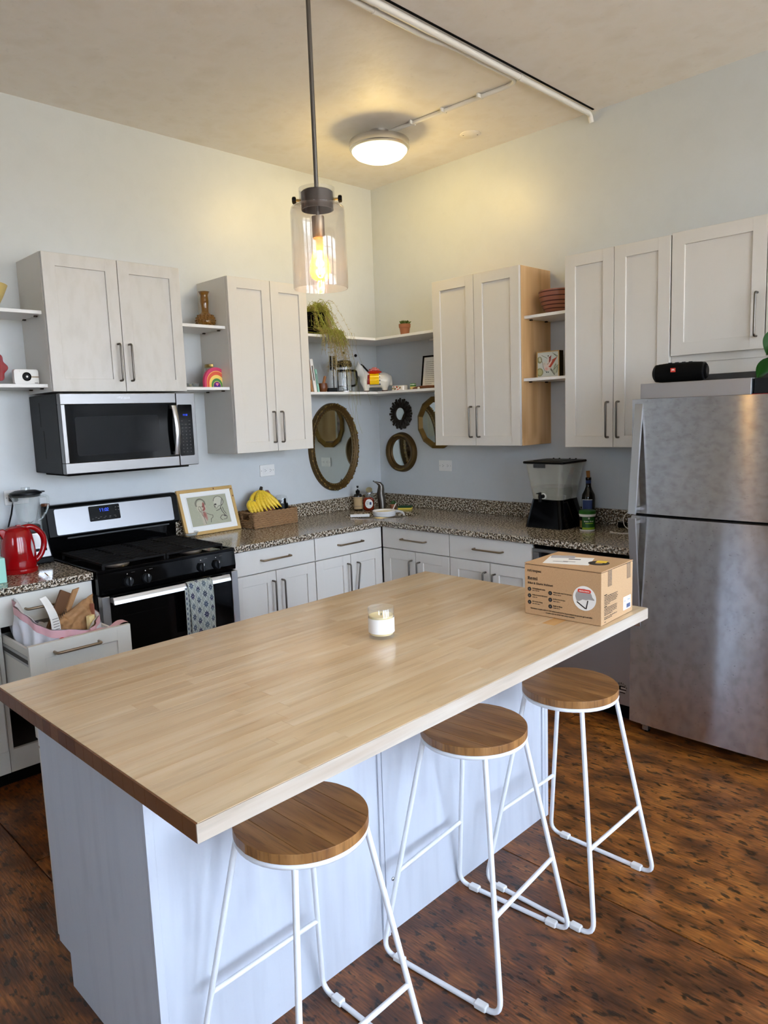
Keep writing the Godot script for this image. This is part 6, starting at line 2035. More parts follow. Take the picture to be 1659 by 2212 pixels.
	q.path([Vector2(0.68, 0.55), Vector2(0.73, 0.54), Vector2(0.79, 0.50), Vector2(0.81, 0.42)], 0.010, ink)
	q.path([Vector2(0.73, 0.42), Vector2(0.80, 0.39), Vector2(0.86, 0.37)], 0.010, ink)
	q.path([Vector2(0.80, 0.47), Vector2(0.82, 0.60), Vector2(0.86, 0.70), Vector2(0.88, 0.78)], 0.012, ink)
	q.path([Vector2(0.85, 0.46), Vector2(0.865, 0.58), Vector2(0.91, 0.70)], 0.010, ink)
	q.path([Vector2(0.74, 0.80), Vector2(0.79, 0.73), Vector2(0.87, 0.74), Vector2(0.92, 0.79), Vector2(0.90, 0.87), Vector2(0.82, 0.88)], 0.010, ink)
	q.path([Vector2(0.74, 0.80), Vector2(0.75, 0.86), Vector2(0.79, 0.90)], 0.009, ink)
	q.blob(Vector2(0.875, 0.76), Vector2(0.035, 0.025), Color(0.30, 0.28, 0.26))
	var pr := mk("sketch_print", Color.WHITE, 0.6)
	pr.albedo_texture = ImageTexture.create_from_image(im)
	var fc := MB.new()
	fc.span(Vector3(-0.145, 0.046, 0.0046), Vector3(0.145, 0.242, 0.0056))
	part(fc, "mount_edge", M["shelf_white"], a)
	var fq := MB.new()
	fq.quad(Vector3(-0.138, 0.053, 0.0062), Vector3(0.138, 0.053, 0.0062), Vector3(0.138, 0.236, 0.0062), Vector3(-0.138, 0.236, 0.0062), Vector3.BACK)
	part(fq, "sketch", pr, a)
	for p in [Vector3(0.186, 0.262, 0.0102), Vector3(0.188, 0.215, 0.0102), Vector3(0.06, 0.275, 0.0102)]:
		part(MB.new().ball(p, Vector3(0.004, 0.006, 0.0006), 6, 4), "knot", M["mortar_wood"], a)
	var gb := thing("glass_prep_bowl", "tiny clear glass bowl at the foot of the framed sketch", "bowl", Vector3(-1.720, y, 0.115))
	part(MB.new().lathe([Vector2(0.0, 0.0), Vector2(0.022, 0.0), Vector2(0.036, 0.012), Vector2(0.046, 0.032), Vector2(0.0435, 0.032), Vector2(0.033, 0.014), Vector2(0.0, 0.005)], 28, Vector3.ZERO, false), "bowl", M["clear_thick"], gb)
	part(MB.new().lathe([Vector2(0.0, 0.020), Vector2(0.034, 0.018), Vector2(0.030, 0.013), Vector2(0.0, 0.006)], 24, Vector3.ZERO, false), "salt", M["paper_white"], gb)
	basket(Vector3(-1.155, y, 0.120))

func kettle(at: Vector3) -> void:
	var o := thing("electric_kettle", "glossy red electric kettle with water gauge", "kettle", at)
	# handle towards +x, spout towards -x; body an oval that narrows upwards
	var body := MB.new()
	body.grid(func(u: float, v: float) -> Vector3:
		var a := u * TAU
		var h := [0.022, 0.026, 0.06, 0.10, 0.14, 0.175, 0.200, 0.214, 0.221, 0.223]
		var r := [0.074, 0.077, 0.079, 0.0785, 0.075, 0.069, 0.060, 0.046, 0.024, 0.0]
		var i := minf(v * 9.0, 8.999)
		var k := int(i)
		var rr := lerpf(r[k], r[k + 1], i - k)
		return Vector3(cos(a) * rr * 0.98, lerpf(h[k], h[k + 1], i - k), sin(a) * rr * 0.92), 36, 36)
	part(body, "body", M["red_plastic"], o)
	part(MB.new().lathe([Vector2(0.0, 0.0), Vector2(0.078, 0.0), Vector2(0.081, 0.004), Vector2(0.080, 0.020), Vector2(0.075, 0.024), Vector2(0.0, 0.024)], 36), "base", M["red_plastic"], o)
	var sp := MB.new()
	sp.prism([Vector2(-0.060, 0.150), Vector2(-0.085, 0.203), Vector2(-0.100, 0.212), Vector2(-0.060, 0.216), Vector2(-0.045, 0.200)], -0.020, 0.020, "z", 0.006, true)
	part(sp, "spout", M["red_plastic"], o)
	part(MB.new().tube(rounded([Vector3(0.020, 0.208, 0), Vector3(0.075, 0.214, 0), Vector3(0.120, 0.165, 0), Vector3(0.122, 0.110, 0), Vector3(0.098, 0.062, 0), Vector3(0.068, 0.040, 0)], 0.04, 6), 0.0135, 12), "handle", M["red_plastic"], o)
	var g := MB.new()
	g.grid(func(u: float, v: float) -> Vector3:
		var a := lerpf(0.86, 1.20, u) if false else lerpf(0.90 - 0.14 * sin(v * PI), 0.90 + 0.14 * sin(v * PI), u)
		var yy := lerpf(0.072, 0.158, v)
		var rr := 0.080 - maxf(0.0, yy - 0.10) * 0.09
		return Vector3(cos(a) * rr * 0.985, yy, sin(a) * rr * 0.925), 6, 14)
	part(g, "water_gauge", M["film"], o)
	part(MB.new().box(Vector3(0.012, 0.2235, 0), Vector3(0.022, 0.006, 0.02), 0.002), "lid_button", M["red_plastic"], o)

func blender(at: Vector3) -> void:
	var o := thing("blender", "glass jar blender with black lid on a steel base", "blender", at)
	var bs := MB.new()
	bs.prism([Vector2(-0.082, 0.030), Vector2(0.078, 0.030), Vector2(0.060, 0.135), Vector2(0.050, 0.165), Vector2(-0.055, 0.165), Vector2(-0.068, 0.135)], -0.07, 0.07, "z", 0.008)
	part(bs, "base", M["steel_bright"], o)
	part(MB.new().span(Vector3(-0.085, 0.004, -0.075), Vector3(0.082, 0.032, 0.075), 0.006), "foot", M["black_satin"], o)
	for x in [-0.06, 0.06]:
		for z in [-0.055, 0.055]:
			part(MB.new().cyl(Vector3(x, 0, z), Vector3(x, 0.005, z), 0.012, -1, 10), "rubber_foot", M["black_matt"], o)
	for k in 3:
		part(MB.new().box(Vector3(-0.03 + k * 0.035, 0.075, 0.0712), Vector3(0.022, 0.014, 0.004), 0.001), "button", M["black_satin"], o)
	part(MB.new().lathe([Vector2(0.052, 0.165), Vector2(0.052, 0.192), Vector2(0.044, 0.198)], 28), "collar", M["charcoal"], o)
	# ribbed glass jar
	var jar := MB.new()
	jar.grid(func(u: float, v: float) -> Vector3:
		var a := u * TAU
		var yy := lerpf(0.196, 0.350, v)
		var rr := lerpf(0.036, 0.070, pow(v, 0.8)) * (1.0 - 0.045 * pow(absf(sin(a * 3.0)), 3.0))
		var lip := 0.012 * clampf((v - 0.88) / 0.12, 0, 1) * pow(maxf(0.0, cos(a - PI)), 8.0)
		return Vector3(cos(a) * (rr + lip), yy, sin(a) * rr), 48, 16)
	jar.grid(func(u: float, v: float) -> Vector3:
		var a := u * TAU
		var yy := lerpf(0.204, 0.350, v)
		var rr := lerpf(0.036, 0.070, pow(v, 0.8)) * (1.0 - 0.045 * pow(absf(sin(a * 3.0)), 3.0)) - 0.004
		return Vector3(cos(a) * rr, yy, sin(a) * rr), 48, 10, true)
	part(jar, "glass_jar", M["clear_glass"], o)
	part(MB.new().tube(rounded([Vector3(0.066, 0.335, 0), Vector3(0.105, 0.338, 0), Vector3(0.102, 0.27, 0), Vector3(0.066, 0.222, 0), Vector3(0.045, 0.214, 0)], 0.03, 5), [0.006, 0.006, 0.006, 0.006, 0.006, 0.006, 0.006, 0.006, 0.006, 0.006, 0.006, 0.006, 0.006, 0.006, 0.006, 0.006, 0.006, 0.006, 0.006, 0.006], 8), "jar_handle", M["clear_thick"], o)
	part(MB.new().lathe([Vector2(0.062, 0.340), Vector2(0.066, 0.342), Vector2(0.066, 0.352), Vector2(0.075, 0.354), Vector2(0.074, 0.362), Vector2(0.050, 0.372), Vector2(0.0, 0.374)], 32), "lid", M["black_satin"], o)
	part(MB.new().box(Vector3(0.078, 0.360, 0), Vector3(0.020, 0.006, 0.030), 0.002), "lid_tab", M["black_satin"], o)
	part(MB.new().lathe([Vector2(0.020, 0.372), Vector2(0.022, 0.374), Vector2(0.021, 0.388), Vector2(0.0, 0.389)], 20), "filler_cap", M["clear_thick"], o)
	for k in 4:
		var a := TAU * k / 4 + 0.4
		part(MB.new().tube([Vector3(0, 0.206, 0), Vector3(cos(a) * 0.014, 0.210, sin(a) * 0.014), Vector3(cos(a) * 0.024, 0.218 if k % 2 == 0 else 0.202, sin(a) * 0.024)], [0.004, 0.003, 0.001], 5), "blade", M["steel_plain"], o)
	# its cord up to the socket
	var c := thing("power_cord", "black power cord with plug running up to the socket behind the blender", "cord", Vector3(-2.690, CT, 0.03))
	part(MB.new().tube([Vector3(0.06, 0.006, 0.05), Vector3(0.0, 0.006, 0.03), Vector3(-0.030, 0.06, 0.010), Vector3(-0.018, 0.16, 0.008), Vector3(0.010, 0.25, 0.010), Vector3(0.024, 0.312, 0.010)], 0.0042, 8), "cable", M["black_satin"], c)
	part(MB.new().box(Vector3(0.030, 0.330, 0.0), Vector3(0.036, 0.038, 0.036), 0.005), "plug", M["black_satin"], c)

func banana(p: Array, rad: float, o: Node3D, m := "banana_skin") -> void:
	var pts := []
	var rr := []
	for k in 13:
		var s := k / 12.0
		var a: Vector3 = p[0].lerp(p[1], s)
		var b: Vector3 = p[1].lerp(p[2], s)
		pts.append(a.lerp(b, s))
		rr.append(rad * [0.34, 0.42, 0.62, 0.82, 0.94, 1.0, 1.02, 1.0, 0.96, 0.86, 0.66, 0.38, 0.20][k])
	var b2 := part(MB.new().tube(pts, rr, 6), "banana", M[m], o)
	part(MB.new().tube([pts[12], pts[12] + (pts[12] - pts[11]).normalized() * 0.006], [rad * 0.24, rad * 0.16], 6), "banana_tip", M["banana_tip"], b2)

func basket(at: Vector3) -> void:
	var o := thing("woven_basket", "rectangular woven seagrass basket of fruit on the worktop", "basket", at, 0.0)
	var L := 0.345
	var D := 0.165
	var rows := 8
	part(MB.new().span(Vector3(-L / 2 + 0.008, 0.0, -D / 2 + 0.008), Vector3(L / 2 - 0.008, 0.010, D / 2 - 0.008), 0.003), "bottom", M["seagrass"], o)
	var r := RandomNumberGenerator.new()
	r.seed = 4
	for k in rows:
		for strand in 2:
			var pts := []
			var n := 72
			var yy := 0.008 + k * 0.0128
			var gap: bool = k >= 4 and k <= 6          # hand holes in the short ends
			var ph := strand * PI + k * 1.1
			for i in n:
				var per := 2.0 * (L + D)
				var s := per * i / n
				var p := Vector3.ZERO
				if s < L:
					p = Vector3(-L / 2 + s, yy, D / 2)
				elif s < L + D:
					p = Vector3(L / 2, yy, D / 2 - (s - L))
				elif s < 2 * L + D:
					p = Vector3(L / 2 - (s - L - D), yy, -D / 2)
				else:
					p = Vector3(-L / 2, yy, -D / 2 + (s - 2 * L - D))
				var out := Vector3(p.x / L, 0, p.z / D).normalized()
				p += Vector3.UP * 0.0040 * sin(i * 1.35 + ph) + out * 0.0028 * cos(i * 1.35 + ph) + Vector3(r.randf_range(-0.0008, 0.0008), r.randf_range(-0.0008, 0.0008), 0)
				pts.append(p)
			if gap:
				# leave the middle of each short end open: two separate runs
				var front := []
				var back := []
				for i in n:
					var p: Vector3 = pts[i]
					if absf(p.x) > L / 2 - 0.006 and absf(p.z) < 0.040:
						continue
					if p.z > 0:
						front.append(p)
					else:
						back.append(p)
				front.sort_custom(func(x, z): return x.x - (x.z * 0.5 if x.x < 0 else -x.z * 0.5) * 0.0 < z.x if absf(x.x - z.x) > 0.004 else x.z * signf(x.x) > z.z * signf(x.x))
				back.sort_custom(func(x, z): return x.x < z.x if absf(x.x - z.x) > 0.004 else x.z * signf(x.x) < z.z * signf(x.x))
				part(MB.new().tube(front, 0.0052, 6), "strand", M["seagrass"], o)
				part(MB.new().tube(back, 0.0052, 6), "strand", M["seagrass"], o)
			else:
				part(MB.new().tube(pts, 0.0052, 6, true), "strand", M["seagrass"], o)
	# fruit and packets inside
	var b1 := thing("banana_bunch", "large bunch of spotted yellow bananas standing in the basket", "bananas", at + Vector3(-0.035, 0.110, 0.010), 0, "bananas in the basket")
	var top := Vector3(0.0, 0.122, -0.030)
	for k in 6:
		var s := k / 5.0
		var e := Vector3(lerpf(-0.050, 0.098, s), lerpf(-0.010, 0.006, s), 0.062 - 0.02 * absf(s - 0.4))
		var mid := Vector3(lerpf(-0.100, 0.028, s), 0.078, 0.028 + 0.012 * (k % 2))
		banana([top, mid, e], 0.0175, b1)
	banana([top, Vector3(-0.11, 0.085, -0.03), Vector3(-0.075, -0.005, 0.0)], 0.017, b1)
	part(MB.new().tube([top + Vector3(-0.006, -0.012, 0.006), top + Vector3(0.004, 0.008, -0.002), top + Vector3(0.010, 0.017, -0.004)], [0.014, 0.011, 0.010], 8), "stem", M["banana_tip"], b1)
	var b2 := thing("banana_bunch", "small bunch of greenish bananas at the basket's left end", "bananas", at + Vector3(-0.125, 0.110, 0.020), 0, "bananas in the basket")
	top = Vector3(0.000, 0.062, -0.030)
	for k in 4:
		var s := k / 3.0
		banana([top, Vector3(lerpf(-0.070, 0.030, s), 0.052, 0.022), Vector3(lerpf(-0.026, 0.042, s), -0.022, 0.040)], 0.0165, b2)
	part(MB.new().tube([top + Vector3(-0.002, -0.006, 0.004), top + Vector3(0.004, 0.012, -0.004)], [0.011, 0.008], 8), "stem", M["banana_green"], b2)
	part(MB.new().grid(func(u: float, v: float) -> Vector3:
		return Vector3(0.004 + (u - 0.5) * 0.038, 0.058 + 0.012 * (v - 0.5) + 0.004 * sin(u * 5.0), -0.006 + 0.022 * v), 5, 4), "sticker_tag", M["film"], b2)
	var p := thing("brown_packet", "brown paper packet standing behind the bananas", "packet", at + Vector3(0.020, 0.012, -0.040), 0.1)
	var pk := MB.new()
	pk.prism([Vector2(-0.045, 0), Vector2(0.055, 0), Vector2(0.046, 0.165), Vector2(0.010, 0.212), Vector2(-0.040, 0.185)], -0.018, 0.018, "z", 0.006)
	part(pk, "bag", M["stripe_clay"], p)
	part(MB.new().box(Vector3(0.006, 0.150, 0.0184), Vector3(0.020, 0.045, 0.001)), "label", M["paper_white"], p)
	var g := thing("coffee_grinder", "small dark grinder with clear dome lid in the basket", "grinder", at + Vector3(0.115, 0.012, -0.010))
	part(MB.new().lathe([Vector2(0.0, 0.0), Vector2(0.040, 0.0), Vector2(0.043, 0.006), Vector2(0.045, 0.110), Vector2(0.043, 0.118), Vector2(0.0, 0.118)], 28), "body", M["black_satin"], g)
	part(MB.new().lathe([Vector2(0.042, 0.118), Vector2(0.041, 0.150), Vector2(0.036, 0.166), Vector2(0.022, 0.172), Vector2(0.0, 0.173)], 28, Vector3.ZERO, false), "dome", M["clear_thick"], g)
	part(MB.new().lathe([Vector2(0.0, 0.140), Vector2(0.030, 0.138), Vector2(0.036, 0.120), Vector2(0.0, 0.119)], 20), "grounds", M["hoof"], g)
	part(MB.new().box(Vector3(0.0, 0.135, 0.042), Vector3(0.014, 0.036, 0.006), 0.002), "switch", M["black_gloss"], g)

func sink_things() -> void:
	var y := CT
	var b := thing("soap_bottle", "dark pump bottle with a tan label beside the sink", "bottle", Vector3(-0.350, y, 0.110))
	part(MB.new().lathe([Vector2(0.0, 0.0), Vector2(0.030, 0.0), Vector2(0.032, 0.004), Vector2(0.032, 0.105), Vector2(0.026, 0.120), Vector2(0.013, 0.126), Vector2(0.013, 0.132), Vector2(0.0, 0.132)], 28), "bottle", M["soap_dark"], b)
	part(MB.new().lathe([Vector2(0.0325, 0.012), Vector2(0.0325, 0.100)], 28, Vector3.ZERO, false), "label", M["tan_label"], b)
	for k in 3:
		part(MB.new().lathe([Vector2(0.0328, [0.030, 0.036, 0.09][k]), Vector2(0.0328, [0.032, 0.037, 0.092][k])], 28, Vector3.ZERO, false), "label_print", M["ink_grey"], b)
	part(MB.new().lathe([Vector2(0.015, 0.128), Vector2(0.015, 0.146), Vector2(0.006, 0.150), Vector2(0.005, 0.166), Vector2(0.008, 0.168), Vector2(0.008, 0.180), Vector2(0.0, 0.181)], 18), "pump", M["black_satin"], b)
	part(MB.new().lathe([Vector2(0.0075, 0.157), Vector2(0.0075, 0.164)], 14), "pump_ring", M["steel_bright"], b)
	var h := thing("honey_bottle", "squat red-brown honey bottle with a white oval label", "bottle", Vector3(-0.305, y, 0.172), -0.75)
	var hb := MB.new()
	hb.prism(rrect(Vector2(0, 0.048), Vector2(0.078, 0.096), 0.020), -0.020, 0.020, "z", 0.008, true)
	part(hb, "bottle", M["honey"], h)
	part(MB.new().prism(ellipse(Vector2(0.004, 0.050), Vector2(0.028, 0.034), 24), 0.020, 0.0208, "z"), "label", M["paper_white"], h)
	part(MB.new().box(Vector3(0.014, 0.052, 0.0212), Vector3(0.014, 0.020, 0.0006)), "label_print", M["wine_label"], h)
	print_lines(h, Vector3(-0.018, 0.066, 0.0212), Vector3.RIGHT, Vector3.BACK, 0.022, 0.006, 6, 0.003, "ink_grey", 8, "label_print")
	var j := thing("spice_jar", "glass jar with a slanted gold lid behind the honey", "jar", Vector3(-0.255, y, 0.130))
	part(MB.new().lathe([Vector2(0.0, 0.0), Vector2(0.030, 0.0), Vector2(0.032, 0.004), Vector2(0.032, 0.095), Vector2(0.026, 0.108), Vector2(0.026, 0.118)], 24), "jar", M["clear_thick"], j)
	var lid := MB.new()
	lid.xf = turned(Vector3(0.0, 0.126, 0.0), 0, 0, 0.0)
	lid.lathe([Vector2(0.028, -0.010), Vector2(0.029, 0.006), Vector2(0.0, 0.006)], 24)
	part(lid, "cap", M["steel_bright"], j)
	var flap := MB.new()
	flap.xf = turned(Vector3(0.0, 0.142, 0.0), 0.78, 0.0, 0.45)
	flap.prism(ellipse(Vector2.ZERO, Vector2(0.036, 0.024), 24), -0.003, 0.003, "y", 0.001)
	part(flap, "flip_lid", M["lid_gold"], j)
	# brushed dispenser shaped like a bird's neck
	var f := thing("touch_soap_dispenser", "tall brushed steel dispenser curving over like a bird's neck", "dispenser", Vector3(-0.222, y, 0.222), -PI / 4)
	part(MB.new().tube([Vector3(0.004, 0.0, 0), Vector3(0.004, 0.003, 0), Vector3(0.004, 0.04, 0), Vector3(0.0, 0.085, 0), Vector3(-0.004, 0.12, 0), Vector3(0.0, 0.150, 0), Vector3(0.0, 0.172, 0), Vector3(-0.010, 0.189, 0), Vector3(-0.028, 0.197, 0), Vector3(-0.044, 0.203, 0), Vector3(-0.052, 0.208, 0)], [0.022, 0.025, 0.029, 0.029, 0.027, 0.0245, 0.0215, 0.016, 0.008, 0.0045, 0.003], 24), "body", M["nickel"], f)
	part(MB.new().cyl(Vector3(-0.050, 0.207, 0), Vector3(-0.056, 0.211, 0), 0.0038, -1, 8), "nozzle", M["black_satin"], f)
	var c := thing("potted_cactus", "tiny green cactus in a round terracotta pot by the sink", "plant", Vector3(-0.140, y, 0.262))
	part(MB.new().lathe([Vector2(0.0, 0.0), Vector2(0.018, 0.0), Vector2(0.024, 0.010), Vector2(0.0255, 0.030), Vector2(0.022, 0.034), Vector2(0.0, 0.032)], 24), "pot", M["terracotta"], c)
	for k in 7:
		var a := TAU * k / 7
		part(MB.new().ball(Vector3(cos(a) * 0.012 * (1.0 if k > 0 else 0.0), 0.040 + (0.006 if k == 0 else 0.0), sin(a) * 0.012 * (1.0 if k > 0 else 0.0)), Vector3(0.010, 0.013, 0.010), 8, 6), "cactus_lobe", M["leaf_dark"], c)
	var s := thing("dish_sponge", "yellow dish sponge with a dark green scouring pad", "sponge", Vector3(-0.128, y, 0.372), -0.95)
	part(MB.new().span(Vector3(-0.050, 0.0, -0.032), Vector3(0.050, 0.014, 0.032), 0.003), "foam", M["sponge_yellow"], s)
	part(MB.new().span(Vector3(-0.050, 0.0142, -0.032), Vector3(0.050, 0.026, 0.032), 0.003), "scouring_pad", M["sponge_green"], s)
	# colander-like strainer over the sink with a handle, stick in it
	var p := thing("sink_bowl", "shallow white plastic bowl with curved handle resting across the sink", "bowl", Vector3(-0.470, y, 0.500), -PI / 4)
	part(MB.new().lathe([Vector2(0.0, 0.002), Vector2(0.066, 0.002), Vector2(0.074, 0.006), Vector2(0.0775, 0.016), Vector2(0.0755, 0.018), Vector2(0.0785, 0.022), Vector2(0.0805, 0.040), Vector2(0.078, 0.042), Vector2(0.074, 0.036), Vector2(0.070, 0.008), Vector2(0.0, 0.006)], 40, Vector3.ZERO, false), "bowl", M["shelf_white"], p)
	part(MB.new().lathe([Vector2(0.0, 0.030), Vector2(0.0745, 0.030)], 32, Vector3.ZERO, false), "batter", M["wax"], p)
	part(MB.new().tube([Vector3(0.078, 0.034, 0), Vector3(0.100, 0.032, 0.002), Vector3(0.122, 0.026, 0.006), Vector3(0.132, 0.012, 0.010), Vector3(0.135, 0.003, 0.012)], [0.009, 0.008, 0.008, 0.007, 0.005], 8), "handle", M["film"], p)
	var st := thing("white_stick", "white plastic stick standing in the bowl at the sink", "stick", Vector3(-0.452, y + 0.032, 0.560), -PI / 4)
	part(MB.new().cyl(Vector3(-0.006, 0.0, 0), Vector3(0.026, 0.058, -0.004), 0.0030, -1, 8), "stick", M["white_plastic"], st)
	var bd := thing("white_board", "white plastic bar laid across the left side of the sink", "board", Vector3(-0.580, y, 0.365), -PI / 4)
	part(MB.new().span(Vector3(-0.060, 0.0, -0.012), Vector3(0.072, 0.018, 0.012), 0.002), "bar", M["shelf_white"], bd)

func counter_things_right() -> void:
	var y := CT
	# drinks dispenser: black foot that flares down, clear tank that flares up, black lid, tap
	var o := thing("drinks_dispenser", "large clear drinks dispenser with black base, lid and tap", "dispenser", Vector3(-0.215, y, 1.672), -PI / 2)
	var fr := func(w0: float, d0: float, y0: float, w1: float, d1: float, y1: float, rad: float, thick: float) -> MB:
		var mb := MB.new()
		mb.grid(func(u: float, v: float) -> Vector3:
			var pts := rrect(Vector2.ZERO, Vector2(lerpf(w0, w1, v), lerpf(d0, d1, v)), rad, 5)
			var i := int(round(u * pts.size())) % pts.size()
			return Vector3(pts[i].x, lerpf(y0, y1, v), pts[i].y), 24, 6)
		if thick > 0:
			mb.grid(func(u: float, v: float) -> Vector3:
				var pts := rrect(Vector2.ZERO, Vector2(lerpf(w0, w1, v) - thick, lerpf(d0, d1, v) - thick), rad, 5)
				var i := int(round(u * pts.size())) % pts.size()
				return Vector3(pts[i].x, lerpf(y0, y1, v), pts[i].y), 24, 6, true)
		return mb
	var base: MB = fr.call(0.262, 0.262, 0.0, 0.200, 0.200, 0.164, 0.03, 0.0)
	base.prism(rrect(Vector2.ZERO, Vector2(0.200, 0.200), 0.03, 5), 0.162, 0.164, "y")
	part(base, "base", M["black_gloss"], o)
	part(fr.call(0.196, 0.196, 0.164, 0.256, 0.256, 0.372, 0.03, 0.006), "tank", M["frosted_tank"], o)
	part(MB.new().prism(rrect(Vector2.ZERO, Vector2(0.196, 0.196), 0.03, 5), 0.1645, 0.168, "y"), "tank_floor", M["frosted_tank"], o)
	var liq: MB = fr.call(0.188, 0.188, 0.170, 0.206, 0.206, 0.235, 0.028, 0.0)
	liq.prism(rrect(Vector2.ZERO, Vector2(0.206, 0.206), 0.028, 5), 0.2345, 0.235, "y")
	part(liq, "water", M["tank_liquid"], o)
	part(MB.new().prism(rrect(Vector2.ZERO, Vector2(0.276, 0.272), 0.02, 4), 0.372, 0.386, "y", 0.004), "lid", M["black_satin"], o)
	part(MB.new().box(Vector3(-0.02, 0.360, 0.131), Vector3(0.080, 0.022, 0.006), 0.002), "lid_clip", M["charcoal"], o)
	part(MB.new().prism(rrect(Vector2(0.0, 0.0), Vector2(0.19, 0.19), 0.02, 4), 0.386, 0.3885, "y", 0.001), "lid_recess", M["dark_plastic"], o)
	for k in 4:
		part(MB.new().ball(Vector3([-0.07, -0.03, 0.04, 0.08][k], 0.389, -0.10), Vector3(0.006, 0.004, 0.006), 8, 4), "lid_stud", M["black_satin"], o)
	var tap := Node3D.new()
	tap.name = "tap"
	o.add_child(tap)
	part(MB.new().cyl(Vector3(-0.012, 0.184, 0.098), Vector3(-0.012, 0.184, 0.106), 0.017, -1, 20), "tap_washer", M["white_plastic"], tap)
	part(MB.new().cyl(Vector3(-0.012, 0.184, 0.106), Vector3(-0.012, 0.184, 0.140), 0.0125, -1, 16), "tap_body", M["black_satin"], tap)
	part(MB.new().cyl(Vector3(-0.012, 0.154, 0.138), Vector3(-0.012, 0.202, 0.138), 0.0095, 0.0085, 14), "tap_spout", M["black_satin"], tap)
	part(MB.new().box(Vector3(-0.012, 0.206, 0.150), Vector3(0.012, 0.007, 0.040), 0.002), "tap_lever", M["black_satin"], tap)
	# wine bottle
	var w := thing("wine_bottle", "dark wine bottle with blue label and cork pushed in", "bottle", Vector3(-0.135, y, 1.845))
	part(MB.new().lathe([Vector2(0.0, 0.0), Vector2(0.034, 0.0), Vector2(0.038, 0.004), Vector2(0.038, 0.165), Vector2(0.035, 0.186), Vector2(0.022, 0.212), Vector2(0.0155, 0.232), Vector2(0.0145, 0.268), Vector2(0.0160, 0.270), Vector2(0.0160, 0.283), Vector2(0.0145, 0.285), Vector2(0.0, 0.285)], 32), "bottle", M["wine_glass"], w)
	part(MB.new().lathe([Vector2(0.0150, 0.228), Vector2(0.0150, 0.268)], 28, Vector3.ZERO, false), "foil", M["wine_label"], w)
	for e in [[2.05, 3.75, 0.0, 0.0384, "paper_white"], [2.05, 3.62, 0.003, 0.0388, "wine_label"]]:
		var lb := MB.new()
		lb.grid(func(u: float, v: float) -> Vector3:
			var a := lerpf(e[0], e[1], u)
			return Vector3(cos(a) * e[3], lerpf(0.055, 0.160 - e[2], v), -sin(a) * -e[3]), 14, 2)
		part(lb, "label", M[e[4]], w)
	part(MB.new().tube([Vector3(0, 0.280, 0), Vector3(-0.002, 0.300, -0.001), Vector3(-0.003, 0.322, -0.002)], [0.0098, 0.0105, 0.0110], 14), "cork", M["cork"], w)
	# green powder tub, lettered
	var t := thing("powder_tub", "small green and white tub standing before the wine bottle", "tub", Vector3(-0.270, y, 1.915), -PI / 4 - 0.08)
	part(MB.new().lathe([Vector2(0.0, 0.0), Vector2(0.040, 0.0), Vector2(0.043, 0.004), Vector2(0.044, 0.086), Vector2(0.046, 0.088), Vector2(0.046, 0.098), Vector2(0.0, 0.098)], 36), "tub", M["white_plastic"], t)
	part(MB.new().lathe([Vector2(0.0435, 0.010), Vector2(0.0442, 0.082)], 36, Vector3.ZERO, false), "dark_wrap", M["black_satin"], t)
	part(MB.new().lathe([Vector2(0.0465, 0.096), Vector2(0.0470, 0.098), Vector2(0.0465, 0.112), Vector2(0.042, 0.115), Vector2(0.0, 0.115)], 36), "lid", M["tub_lid"], t)
	var wrap := func(a0: float, a1: float, y0: float, y1: float, r: float, m: String, called: String) -> void:
		var mb := MB.new()
		mb.grid(func(u: float, v: float) -> Vector3:
			var a := lerpf(a0, a1, u)
			return Vector3(sin(a) * r, lerpf(y0, y1, v), cos(a) * r), 10, 1)
		part(mb, called, M[m], t)
	wrap.call(-0.85, 0.85, 0.010, 0.080, 0.0447, "tub_green", "label")
	wrap.call(-0.85, 0.85, 0.011, 0.022, 0.0449, "tub_lime", "label_band")
	wrap.call(-0.45, 0.55, 0.043, 0.048, 0.0449, "tub_lime", "label_band")
	wrap.call(-1.30, -0.90, 0.020, 0.060, 0.0447, "brass", "leaf_print")
	part(MB.new().prism(ellipse(Vector2(0, 0.074), Vector2(0.005, 0.005), 14), 0.0446, 0.0454, "z"), "emblem", M["paper_white"], t)
	part(MB.new().prism(ellipse(Vector2(0, 0.074), Vector2(0.0022, 0.0022), 10), 0.0446, 0.0458, "z"), "emblem_centre", M["tub_green"], t)
	var word := "Greens Blend"
	for k in word.length():
		if word[k] != " ":
			var a := -0.56 + k * 0.1
			var rt := Vector3(cos(a), 0, -sin(a))
			var ot := Vector3(sin(a), 0, cos(a))
			lettering(word[k], ot * 0.0450 - rt * 0.0018 + Vector3(0, 0.0535, 0), rt, ot, 0.0018 if word[k] == "l" else 0.0038, M["paper_white"], t, "letter", true, 0.0068 if word[k] in "GBld" else 0.0050)
	# charger and cable
	var c := thing("phone_charger", "black charger block on the worktop beside the fridge", "charger", Vector3(-0.085, y, 2.030))
	part(MB.new().box(Vector3(0, 0.017, 0), Vector3(0.034, 0.034, 0.044), 0.005), "block", M["black_satin"], c)
	var cb := thing("white_cable", "thin white cable looping over the worktop by the fridge", "cable", Vector3(-0.16, y, 2.08))
	part(MB.new().tube(rounded([Vector3(0.14, 0.10, 0.10), Vector3(0.12, 0.12, 0.02), Vector3(0.085, 0.07, -0.05), Vector3(0.05, 0.018, -0.03), Vector3(-0.02, 0.0025, 0.05), Vector3(-0.06, 0.0025, 0.10), Vector3(-0.12, 0.0025, 0.05), Vector3(-0.112, 0.0025, -0.015)], 0.04, 5), 0.0019, 6), "cable", M["white_plastic"], cb)
	part(MB.new().box(Vector3(-0.110, 0.003, -0.02), Vector3(0.007, 0.005, 0.016), 0.001), "connector", M["white_plastic"], cb)

